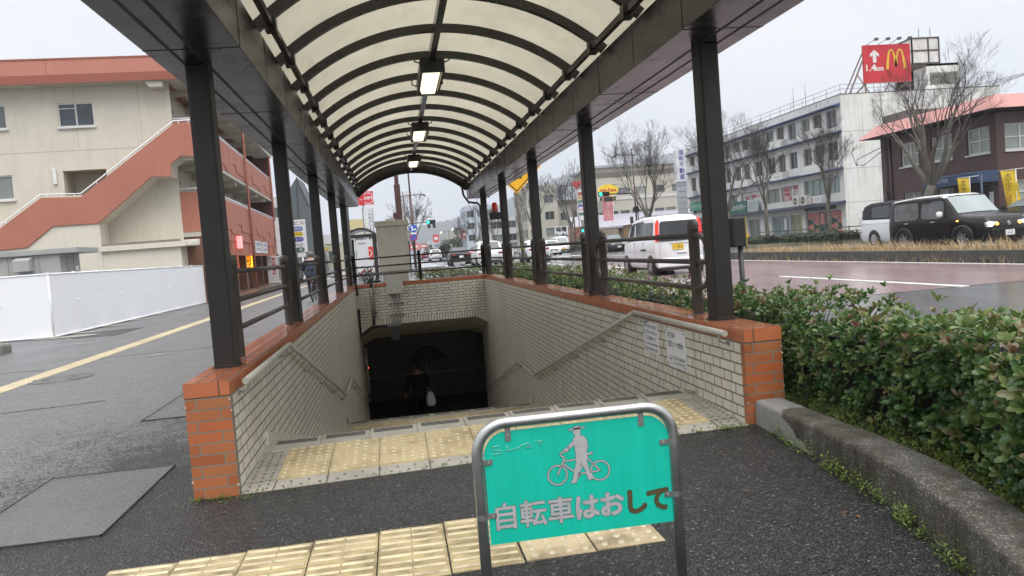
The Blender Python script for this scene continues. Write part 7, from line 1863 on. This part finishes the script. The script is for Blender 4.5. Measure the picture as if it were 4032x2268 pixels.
t2 = block('shop_building', 'pale yellow shop with an orange side wall left of the bus shelter', -7.5, -3.6, 140, 152, 8.4, mat('wall_yellow2',(.55,.47,.24),.8), [2.0,5.2], 2.0, 1.3, 1.2, None, False)
# red pylon signs over the shelter
t2 = thing('pylon_sign', 'tall lattice sign with a red disc board and stacked white tenant plates', 'sign', (-1.3,80,.1))
MB().box(-2.0,80.2,6.95,-.70,80.4,8.34).build('board', mat('board_red',(.58,.045,.07),.4), t2); MB().box(-1.9,80.2,6.5,-.69,80.4,6.94).build('board_white', swh, t2)
b = MB().disc((-1.28,80.19,7.62),.60,(0,-1,0),32,.53); b.build('ring', pw_, t2); text('IHM', .46, (-1.28,80.185,7.62), Xp, Zu, pw_, t2, bold=.02, width=.85)
b = MB()
for x in (-1.95,-1.25,-.95): b.box(x-.06,80.3,.1,x+.06,80.4,6.6)
for k in range(9): b.beam((-1.95,80.35,.6+k*.65),(-1.25,80.35,1.25+k*.65),.05,.05)
b.build('frame', mat('lattice_grey',(.20,.20,.21),.5), t2)
for k in range(5):
    MB().box(-1.85,80.2,6.1-k*.38,-.95,80.28,6.42-k*.38).build('plate', swh, t2)
    text(('クリニック','歯科','薬局','学習塾','旅行社')[k], .2, (-1.2,80.19,6.26-k*.38), Xp, Zu, black_ink, t2, width=.45)
t2 = thing('box_sign', 'plain red box sign with a white dash just above the shelter roof', 'sign', (-1.6,70,.1)); MB().box(-1.92,69.8,6.25,-1.36,70.2,7.3).build('box', mat('box_red',(.56,.03,.035),.4), t2, bevel=.02); MB().box(-1.78,69.785,6.72,-1.5,69.79,6.77).build('dash', pw_, t2); MB().cyl((-1.5,70,.1),(-1.5,70,6.3),.07,6).build('pole', alu, t2)
t2 = thing('pylon_sign', 'white pylon with a red curved emblem by the shelter post', 'sign', (-1.2,62,.1)); MB().box(-2.1,62,.1,-.75,62.3,2.85).build('panel', mat('pylon_white',(.60,.61,.62),.5), t2); MB().box(-1.12,61.97,1.15,-.74,62,2.25).build('emblem', mat('emblem_red',(.60,.04,.04),.4), t2); b = MB().disc((-1.12,61.96,1.7),.30,(0,-1,0),20,.24); b.build('emblem_ring', pw_, t2); MB().box(-1.95,61.98,2.5,-1.3,62,2.62).build('band', mat('band_grey',(.3,.3,.3)), t2)
# arched shelter over the far stair
t2 = thing('bus_shelter', 'small dark arched shelter seen left of the grey cabinet', 'shelter', (-.9,43,.1))
b = MB(); n_ = 14; o = []; i_ = []
for k in range(n_+1):
    u = -1+2*k/n_; o.append((-.85+u*.88, 2.73+.38*(1-u*u))); i_.append((-.85+u*.82, 2.66+.33*(1-u*u)))
b.prism(o+i_[::-1], 'y', 42, 46); b.build('roof', brown, t2); b = MB(); b.box(-1.75,41.98,2.52,.05,42.15,2.72); b.box(-1.75,42.15,2.52,-1.62,46,2.70); b.box(-.08,42.15,2.52,.05,46,2.70); b.build('beam', brown, t2)
for x in (-1.52,-.12):
    for y in (42.1,45.6): MB().box(x-.07,y-.07,.0,x+.07,y+.07,2.55).build('post', brown_post, t2)
t2 = thing('sign_post', 'square dark steel post between the two farthest left canopy posts and the shelter', 'post', (-1.35,38,.0)); MB().box(-1.42,38,0,-1.22,38.2,5.1).build('post', mat('post_slate',(.075,.08,.088),.5), t2); MB().box(-1.9,38.02,4.55,-.9,38.1,4.61).build('arm', dark, t2)
for i, (x, y, z0, z1, col, tx, lab) in enumerate(((-3.15,70,.5,2.7,(.05,.28,.12),'お得な保険','green banner beside the footway beyond the cyclist'),(-2.55,72,.4,2.5,(.60,.60,.60),'キャンペーン','white banner with red marks beside the green banner'))):
    banner('banner', lab, x, y, z0, z1, .5, mat('bn_%d'%i,col,.6), tx, pw_ if i == 0 else red_ink, Xp, .05, .0)
t2 = thing('traffic_cone', 'orange pole cone standing on the far footway', 'cone', (-5.2,84,.0)); b = MB().lathe([(.06,.05),(.05,1.0),(0,1.02)],(-5.2,84,0),10); b.build('stem', mat('cone_orange',(.62,.10,.02),.5), t2); MB().lathe([(.2,0),(.2,.05),(.06,.07)],(-5.2,84,0),12).build('base', mat('cone_base',(.1,.03,.02)), t2)
t2 = thing('wall', 'dark low block wall beside the tenant board', 'wall', (-7.8,62,0)); MB().box(-10,62,0,-5.3,62.2,1.0).build('blocks', mat('block_dark',(.10,.10,.095),.9,grime=.4), t2); MB().box(-10,61.9,1.0,-5.3,62.3,1.08).build('cap', mat('block_cap',(.14,.14,.13)), t2)
# planter flowers by the portal wall
rr = random.Random(4); V = []; F = []; T = []
for _ in range(160):
    p = Vector((.28+rr.gauss(0,.12),16.2+rr.gauss(0,.12),.55+abs(rr.gauss(0,.22)))); d = Vector((rr.gauss(0,.5),rr.gauss(0,.5),1)).normalized(); a, b_ = frame_of(d); add_leaf(V,F,T,p,d,a,.16,.03,rr.random(),True)
b = MB(); b.v = [tuple(q) for q in V]; b.f = F; b.sm = [False]*len(F); b.tint = T
t2 = thing('potted_plant', 'small flowering plant behind the portal wall left of the cabinet', 'plant', (.28,16.2,0)); b.build('leaves', farleaf, t2)
b = MB()
for _ in range(14): b.sphere((.28+rr.gauss(0,.12),16.2+rr.gauss(0,.12),.95+rr.gauss(0,.08)),.03,6,4)
b.build('flower', mat('flower_red',(.55,.12,.08),.6), t2); MB().box(.0,15.9,0,.6,16.5,.56).build('planter', mat('planter_grey',(.2,.2,.19),.8), t2)

# ------------------------------------------------------------------ grey cabinet beyond the portal and the square brown pole
t2 = thing('control_cabinet', 'large grey beige control cabinet standing beyond the portal wall', 'cabinet', (1.0,16.0,.6))
cab = mat('cabinet_beige', (.72,.705,.63), .5, na=.04, ns=1.5, grime=.15, streak=.12)
MB().box(.60,15.6,.94,1.395,16.2,2.09).build('body', cab, t2, bevel=.012); MB().box(.57,15.56,2.095,1.43,16.24,2.24).build('lid', cab, t2, bevel=.01); MB().box(.67,15.66,.0,1.33,16.15,.935).build('plinth', mat('plinth_beige',(.62,.605,.53),.6), t2, bevel=.006)
MB().box(.86,15.75,2.24,1.10,16.0,2.295).build('cap', cab, t2)
b = MB()
for x in (.64,1.355):
    for z in (1.0,1.35,1.7,2.03): b.sphere((x,15.597,z),.011,6,4)
for x in (.85,1.13): b.sphere((x,15.597,2.05),.011,6,4); b.sphere((x,15.597,.98),.011,6,4)
b.box(.60,15.592,2.088,1.395,15.6,2.094); b.build('fixing', mat('fixing_dark',(.14,.135,.12)), t2)
b = MB().box(1.40,15.9,.92,1.43,15.95,1.7); b.build('side_hinge', dark, t2)
for x in (.62,1.40): MB().box(x-.03,15.62,.74,x+.03,15.7,.86).build('lug', white_paint, t2)
t2 = thing('square_pole', 'square dark brown steel pole rising behind the grey cabinet', 'pole', (1.25,19,0))
MB().box(1.165,18.92,.0,1.345,19.1,3.44).build('lower_shaft', lampbrown, t2, bevel=.01); MB().box(1.195,18.95,3.44,1.315,19.07,6.6).build('upper_shaft', lampbrown, t2, bevel=.008); MB().box(1.07,18.95,2.40,1.165,19.05,2.60).build('bracket', lampbrown, t2)

# ------------------------------------------------------------------ hills
def ridge(pts, y, base, m, name, seed):
    rr = random.Random(seed); b = MB(); vs = []; n_ = 0
    for i in range(len(pts)-1):
        for k in range(14):
            u = k/14; x = pts[i][0]+(pts[i+1][0]-pts[i][0])*u; z = pts[i][1]+(pts[i+1][1]-pts[i][1])*u + rr.gauss(0,1.1)+1.5*sin(i*5+k*.9)
            vs.append((x,z))
    rows = 8; V = []
    for r in range(rows+1):
        f = r/rows
        for (x,z) in vs: V.append((x, y-600*(1-f), base+(z-base)*(1-(1-f)**1.6)+rr.gauss(0,2)*(1-f)*f*4))
    n_ = len(vs); b.add(V, [(r*n_+i, r*n_+i+1, (r+1)*n_+i+1, (r+1)*n_+i) for r in range(rows) for i in range(n_-1)], True)
    return struct(b, name, m)
hillm = mat('hill_forest', (.045,.055,.040), .95, ns=.02, na=.4, grime=.5, gs=.01, gcol=(.03,.04,.03))
ridge([(-700,42),(-350,50),(-120,52),(0,58),(80,71),(116,75),(147,80),(177,87),(211,93),(265,106),(330,135),(387,153),(435,170),(469,175),(495,178),(600,196),(760,215),(900,205),(1100,215)], 2000, -5, hillm, 'hills', 5)

# ------------------------------------------------------------------ people
skinm = mat('skin', (.36,.20,.135), .55, na=.05)
def skin_body(name, J, E, m, parent=None, loc=None, root=0, sub=1, extra=None):
    """J: joint -> (point, radius); E: connected joints. One continuous skinned surface."""
    names = list(J); ix = {k:i for i,k in enumerate(names)}; off = Vector((0,0,0))
    if parent is not None: off = OFF.get(parent.name, off)
    me = bpy.data.meshes.new(name); me.from_pydata([tuple(Vector(J[k][0])-off) for k in names], [(ix[a],ix[b]) for a,b in E], [])
    me.materials.append(m); o = bpy.data.objects.new(name, me); COL.objects.link(o)
    if parent is not None: o.parent = parent
    OFF[o.name] = off
    s = o.modifiers.new('skin','SKIN'); s.use_smooth_shade = True; s.branch_smoothing = .3
    sv = me.skin_vertices[0]
    for i, k in enumerate(names):
        r = J[k][1]; sv.data[i].radius = (r,r) if not isinstance(r, tuple) else r
        sv.data[i].use_root = (i == root)
    q = o.modifiers.new('sub','SUBSURF'); q.levels = sub; q.render_levels = sub
    return o
def hand_joints(J, E, side, wrist, palm, out, thumb, curl, sc=1.0):
    """palm knuckle row and five bent fingers of unequal length"""
    w0 = Vector(J[wrist][0]); palm = Vector(palm).normalized(); out = Vector(out).normalized(); curl = Vector(curl).normalized()
    pk = side+'palm'; J[pk] = (tuple(w0+palm*.045*sc), .024*sc); E.append((wrist,pk))
    for i, (nm, off_, ln) in enumerate((('index',.026,.072),('middle',.009,.080),('ring',-.009,.074),('little',-.025,.058))):
        b0 = w0+palm*.085*sc+out*off_*sc; J[side+nm+'1'] = (tuple(b0), .0095*sc); E.append((pk,side+nm+'1'))
        m_ = b0+(palm*.75+curl*.5).normalized()*ln*.5*sc; J[side+nm+'2'] = (tuple(m_), .0085*sc); E.append((side+nm+'1',side+nm+'2'))
        J[side+nm+'3'] = (tuple(m_+(palm*.25+curl).normalized()*ln*.5*sc), .0075*sc); E.append((side+nm+'2',side+nm+'3'))
    t0 = w0+palm*.035*sc+out*.034*sc; J[side+'th1'] = (tuple(t0), .011*sc); E.append((pk,side+'th1'))
    J[side+'th2'] = (tuple(t0+(palm*.6+out*.8).normalized()*.035*sc), .0095*sc); E.append((side+'th1',side+'th2'))
blk_cloth = mat('cloth_black', (.0045,.0045,.005), .95, ns=30, na=.2, spec=.08); navy_cloth = mat('cloth_navy', (.020,.028,.055), .85, ns=30, na=.2); hairb = mat('hair_black', (.012,.010,.009), .6); hairg = mat('hair_grey', (.12,.115,.11), .7)
# someone walking away down in the passage with umbrella and carrier bag
px, py, pz = 1.34, 15.95, -3.10
def P3(x, y, z): return (px+x, py+y, pz+z)
J = {'pelvis':(P3(0,0,.80),.135),'waist':(P3(0,0,.95),.125),'chest':(P3(0,0,1.15),.15),'neck0':(P3(0,0,1.30),.085),'neck':(P3(0,.02,1.36),.05),'head':(P3(0,.03,1.45),.088),'crown':(P3(0,.03,1.53),.075),
 'lsh':(P3(-.17,0,1.25),.062),'lel':(P3(-.27,.0,1.02),.045),'lwr':(P3(-.34,.03,.80),.03),'rsh':(P3(.17,0,1.25),.062),'rel':(P3(.24,-.02,1.03),.045),'rwr':(P3(.24,.08,.86+.05),.03),
 'lhip':(P3(-.09,0,.76),.10),'lkn':(P3(-.10,.06,.42),.06),'lan':(P3(-.10,-.02,.09),.042),'lto':(P3(-.10,.13,.04),.035),'rhip':(P3(.09,0,.76),.10),'rkn':(P3(.10,.02,.42),.06),'ran':(P3(.10,-.08,.09),.042),'rto':(P3(.10,.08,.04),.035)}
E = [('pelvis','waist'),('waist','chest'),('chest','neck0'),('neck0','neck'),('neck','head'),('head','crown'),('neck0','lsh'),('lsh','lel'),('lel','lwr'),('neck0','rsh'),('rsh','rel'),('rel','rwr'),('pelvis','lhip'),('lhip','lkn'),('lkn','lan'),('lan','lto'),('pelvis','rhip'),('rhip','rkn'),('rkn','ran'),('ran','rto')]
base_E = list(E)
t2 = thing('person', 'person in dark clothes walking away at the foot of the stairs', 'person', (px,py,pz))
hand_joints(J,E,'l','lwr',(-.25,.1,-1),(.1,.9,.0),0,(.5,.2,-.3)); hand_joints(J,E,'r','rwr',(0,.25,-1),(-.1,.9,.2),0,(-.6,.1,-.2))
skin_body('body', J, E, skinm, t2)
JJ = {k:(p, (r+.035)) for k,(p,r) in J.items() if k in ('pelvis','waist','chest','neck0','lsh','lel','lwr','rsh','rel','rwr')}
skin_body('jacket', JJ, [e for e in base_E if e[0] in JJ and e[1] in JJ], blk_cloth, t2)
JJ = {k:(p, (r+.024)) for k,(p,r) in J.items() if k in ('pelvis','lhip','lkn','lan','rhip','rkn','ran')}
skin_body('trousers', JJ, [e for e in base_E if e[0] in JJ and e[1] in JJ], blk_cloth, t2)
b = MB()
for s in ('l','r'):
    a, c = Vector(J[s+'an'][0]), Vector(J[s+'to'][0]); b.sphere(tuple((a+c)/2+Vector((0,0,-.015))), .05, 10, 6, (.9,2.2,.8))
b.build('shoes', rubber, t2)
b = MB(); b.sphere(P3(0,.02,1.50),.108,12,8,(.95,1,1)); b.build('hair', hairb, t2)
b = MB(); b.sphere(P3(-.095,.03,1.46),.022,8,5,(.5,.8,1.3)); b.sphere(P3(.095,.03,1.46),.022,8,5,(.5,.8,1.3)); b.build('ear', skinm, t2)
b = MB(); b.sphere(P3(0,.128,1.45),.018,8,5,(.7,1,1.2)); b.build('nose', skinm, t2)
t2 = thing('umbrella', 'open black umbrella held over the person in the passage', 'umbrella', P3(.28,.05,1.0)); ux, uy, uz = px+.30, py+.02, pz+1.62
n_ = 8; V = [(ux,uy,uz+.40)]; F = []
for r in range(1,7):
    f = r/6
    for k in range(n_*4):
        a = 2*pi*k/(n_*4); sc_ = 1-.06*(abs(sin(a*n_/2)))*f; V.append((ux+.56*f*cos(a)*sc_, uy+.56*f*sin(a)*sc_, uz+.40-.38*f**1.9+.03*abs(sin(a*n_/2))*f))
N4 = n_*4
for k in range(N4): F.append((0,1+k,1+(k+1)%N4))
for r in range(5):
    for k in range(N4): F.append((1+r*N4+k,1+(r+1)*N4+k,1+(r+1)*N4+(k+1)%N4,1+r*N4+(k+1)%N4))
MB().add(V,F,True).build('canopy_cloth', blk_cloth, t2); b = MB()
for k in range(8):
    a = 2*pi*k/8; b.tube([(ux,uy,uz+.38),(ux+.28*cos(a),uy+.28*sin(a),uz+.27),(ux+.55*cos(a),uy+.55*sin(a),uz+.02)],.004,4)
b.build('ribs', steel, t2); hx, hy, hz = J['rpalm'][0]
MB().tube([(ux,uy,uz+.46),(ux,uy,uz+.1),(hx-.02,hy,hz+.30),(hx-.015,hy,hz+.1)],.006,6).build('shaft', steel, t2); MB().tube([(hx-.015,hy,hz+.10),(hx-.015,hy,hz-.06),(hx+.01,hy,hz-.09),(hx+.03,hy,hz-.06)],.011,6).build('handle', dark, t2)
def bag(name, label, c, w_, h_, m):
    b = MB(); rr = random.Random(3); n_ = 14; rows = 8; V = []
    for r in range(rows+1):
        f = r/rows; rad = w_*(.30+.75*sin(pi*min(1,f*.62+.02))**.8) if f < .9 else w_*.55
        for k in range(n_):
            a = 2*pi*k/n_; V.append((c[0]+rad*cos(a)*(.9+.2*rr.random()), c[1]+rad*.6*sin(a)*(.9+.2*rr.random()), c[2]-h_*f))
    F = [(r*n_+k,r*n_+(k+1)%n_,(r+1)*n_+(k+1)%n_,(r+1)*n_+k) for r in range(rows) for k in range(n_)]+[tuple(range(rows*n_,rows*n_+n_))]
    t3 = thing(name, label, 'bag', c); b.add(V,F,False).build('pouch', m, t3)
    MB().tube([(c[0]-.03,c[1],c[2]-.01),(c[0],c[1],c[2]+.10),(c[0]+.03,c[1],c[2]-.01)],.006,5).build('handle', m, t3); return t3
bagm = mat('bag_white', (.62,.63,.64), .4, ns=20, na=.15)
bag('carrier_bag', 'white carrier bag hanging from the right hand of the person in the passage', (hx+.06,hy-.0,hz-.10), .125, .38, bagm)
# cyclist riding away along the left footway
cx, cy = -1.80, 22.6
bk = thing('bicycle', 'dark bicycle ridden along the left footway', 'bicycle', (cx,cy,0), 0)
for y in (-.52,.52):
    w_ = MB(); r = .33; V = []; F = []
    for k in range(28):
        a = 2*pi*k/28
        for q in range(6):
            c_ = 2*pi*q/6; V.append((cx+.018*sin(c_), cy+y+(r+.018*cos(c_))*cos(a), .35+(r+.018*cos(c_))*sin(a)))
    for k in range(28):
        for q in range(6): F.append((k*6+q,k*6+(q+1)%6,((k+1)%28)*6+(q+1)%6,((k+1)%28)*6+q))
    w_.add(V,F,True); wo = w_.build('wheel', rubber, bk); b = MB()
    for k in range(14): a = 2*pi*k/14; b.cyl((cx,cy+y,.35),(cx,cy+y+.32*cos(a),.35+.32*sin(a)),.0025,3)
    b.build('spokes', steel, wo)
fr_ = mat('bike_frame', (.05,.05,.06), .35, metal=.3)
b = MB(); B_ = [(cx,cy-.05,.30),(cx,cy-.20,.82),(cx,cy+.32,.80),(cx,cy-.52,.35),(cx,cy+.52,.35)]
for i, j in ((0,1),(1,2),(0,2),(0,3),(1,3),(2,4)): b.cyl(B_[i],B_[j],.017,6)
b.build('frame', fr_, bk); MB().sphere((cx,cy-.22,.88),.1,10,6,(.8,1.3,.4)).build('saddle', dark, bk); MB().tube([(cx,cy+.32,.80),(cx,cy+.30,1.0),(cx-.27,cy+.18,1.02),],.012,6).tube([(cx,cy+.30,1.0),(cx+.27,cy+.18,1.02)],.012,6).build('handlebar', steel, bk)
b = MB(); b.box(cx-.16,cy+.45,.78,cx+.16,cy+.75,.80); b.box(cx-.16,cy+.45,.8,cx-.15,cy+.75,1.0); b.box(cx+.15,cy+.45,.8,cx+.16,cy+.75,1.0); b.build('basket', fr_, bk)
b = MB(); b.box(cx-.1,cy-.12,.08,cx-.03,cy+.04,.10); b.box(cx+.03,cy-.12,.46,cx+.1,cy+.04,.48); b.cyl((cx-.1,cy-.05,.30),(cx+.1,cy-.05,.30),.03,8); b.build('pedals', dark, bk)
MB().sphere((cx,cy-.42,.72),.028,8,5).build('reflector', mat('refl_red',(.35,.012,.02)), bk)
px, py, pz = cx, cy, 0
J = {'pelvis':(P3(0,-.20,.98),.14),'waist':(P3(0,-.15,1.12),.135),'chest':(P3(0,-.06,1.30),.155),'neck0':(P3(0,.02,1.42),.085),'neck':(P3(0,.05,1.47),.05),'head':(P3(0,.08,1.555),.09),'crown':(P3(0,.08,1.63),.078),
 'lsh':(P3(-.19,0,1.36),.065),'lel':(P3(-.30,.06,1.16),.048),'lwr':(P3(-.28,.17,1.05),.03),'rsh':(P3(.19,0,1.36),.065),'rel':(P3(.30,.06,1.16),.048),'rwr':(P3(.28,.17,1.05),.03),
 'lhip':(P3(-.10,-.18,.93),.10),'lkn':(P3(-.12,.16,.60),.066),'lan':(P3(-.09,-.05,.16),.045),'lto':(P3(-.08,.08,.11),.036),'rhip':(P3(.10,-.18,.93),.10),'rkn':(P3(.12,.22,.82),.066),'ran':(P3(.09,.0,.54),.045),'rto':(P3(.08,.12,.49),.036)}
E = list(base_E); t2 = thing('person', 'cyclist in a navy jacket riding away along the left footway', 'person', (px,py,pz))
hand_joints(J,E,'l','lwr',(.05,.9,-.3),(1,0,0),0,(0,.1,-1)); hand_joints(J,E,'r','rwr',(-.05,.9,-.3),(-1,0,0),0,(0,.1,-1))
skin_body('body', J, E, skinm, t2)
JJ = {k:(p, r+.03) for k,(p,r) in J.items() if k in ('pelvis','waist','chest','neck0','lsh','lel','lwr','rsh','rel','rwr')}; skin_body('jacket', JJ, [e for e in base_E if e[0] in JJ and e[1] in JJ], navy_cloth, t2)
JJ = {k:(p, r+.022) for k,(p,r) in J.items() if k in ('pelvis','lhip','lkn','lan','rhip','rkn','ran')}; skin_body('trousers', JJ, [e for e in base_E if e[0] in JJ and e[1] in JJ], mat('cloth_dark_navy',(.014,.018,.035),.9), t2)
b = MB()
for s in ('l','r'):
    a, c = Vector(J[s+'an'][0]), Vector(J[s+'to'][0]); b.sphere(tuple((a+c)/2+Vector((0,0,-.015))), .048, 10, 6, (.9,2.0,.8))
b.build('shoes', dark, t2); MB().sphere(P3(0,.06,1.605),.112,12,8,(.95,1,.95)).build('hair', hairg, t2)
b = MB(); b.sphere(P3(-.098,.08,1.56),.022,8,5,(.5,.8,1.3)); b.sphere(P3(.098,.08,1.56),.022,8,5,(.5,.8,1.3)); b.build('ear', skinm, t2); MB().sphere(P3(0,.18,1.55),.018,8,5,(.7,1,1.2)).build('nose', skinm, t2)
bag('carrier_bag', 'white carrier bag hanging at the left of the cyclist', (cx-.16,cy+.2,1.0), .17, .40, bagm)
# ------------------------------------------------------------------ air and clean up
bpy.data.objects.remove(_to, do_unlink=True)
if HAZE > 0:
    hm = bpy.data.materials.new('haze_air'); hm.use_nodes = True; n = hm.node_tree.nodes; n.clear()
    out = n.new('ShaderNodeOutputMaterial'); pv = n.new('ShaderNodeVolumePrincipled')
    pv.inputs['Color'].default_value = (.86,.91,1,1); pv.inputs['Density'].default_value = HAZE; pv.inputs['Anisotropy'].default_value = .2
    hm.node_tree.links.new(pv.outputs[0], out.inputs['Volume'])
    tag(MB().box(-1500,-320,-14,1700,3050,260).build('haze', hm), kind='stuff')
bpy.context.view_layer.update()
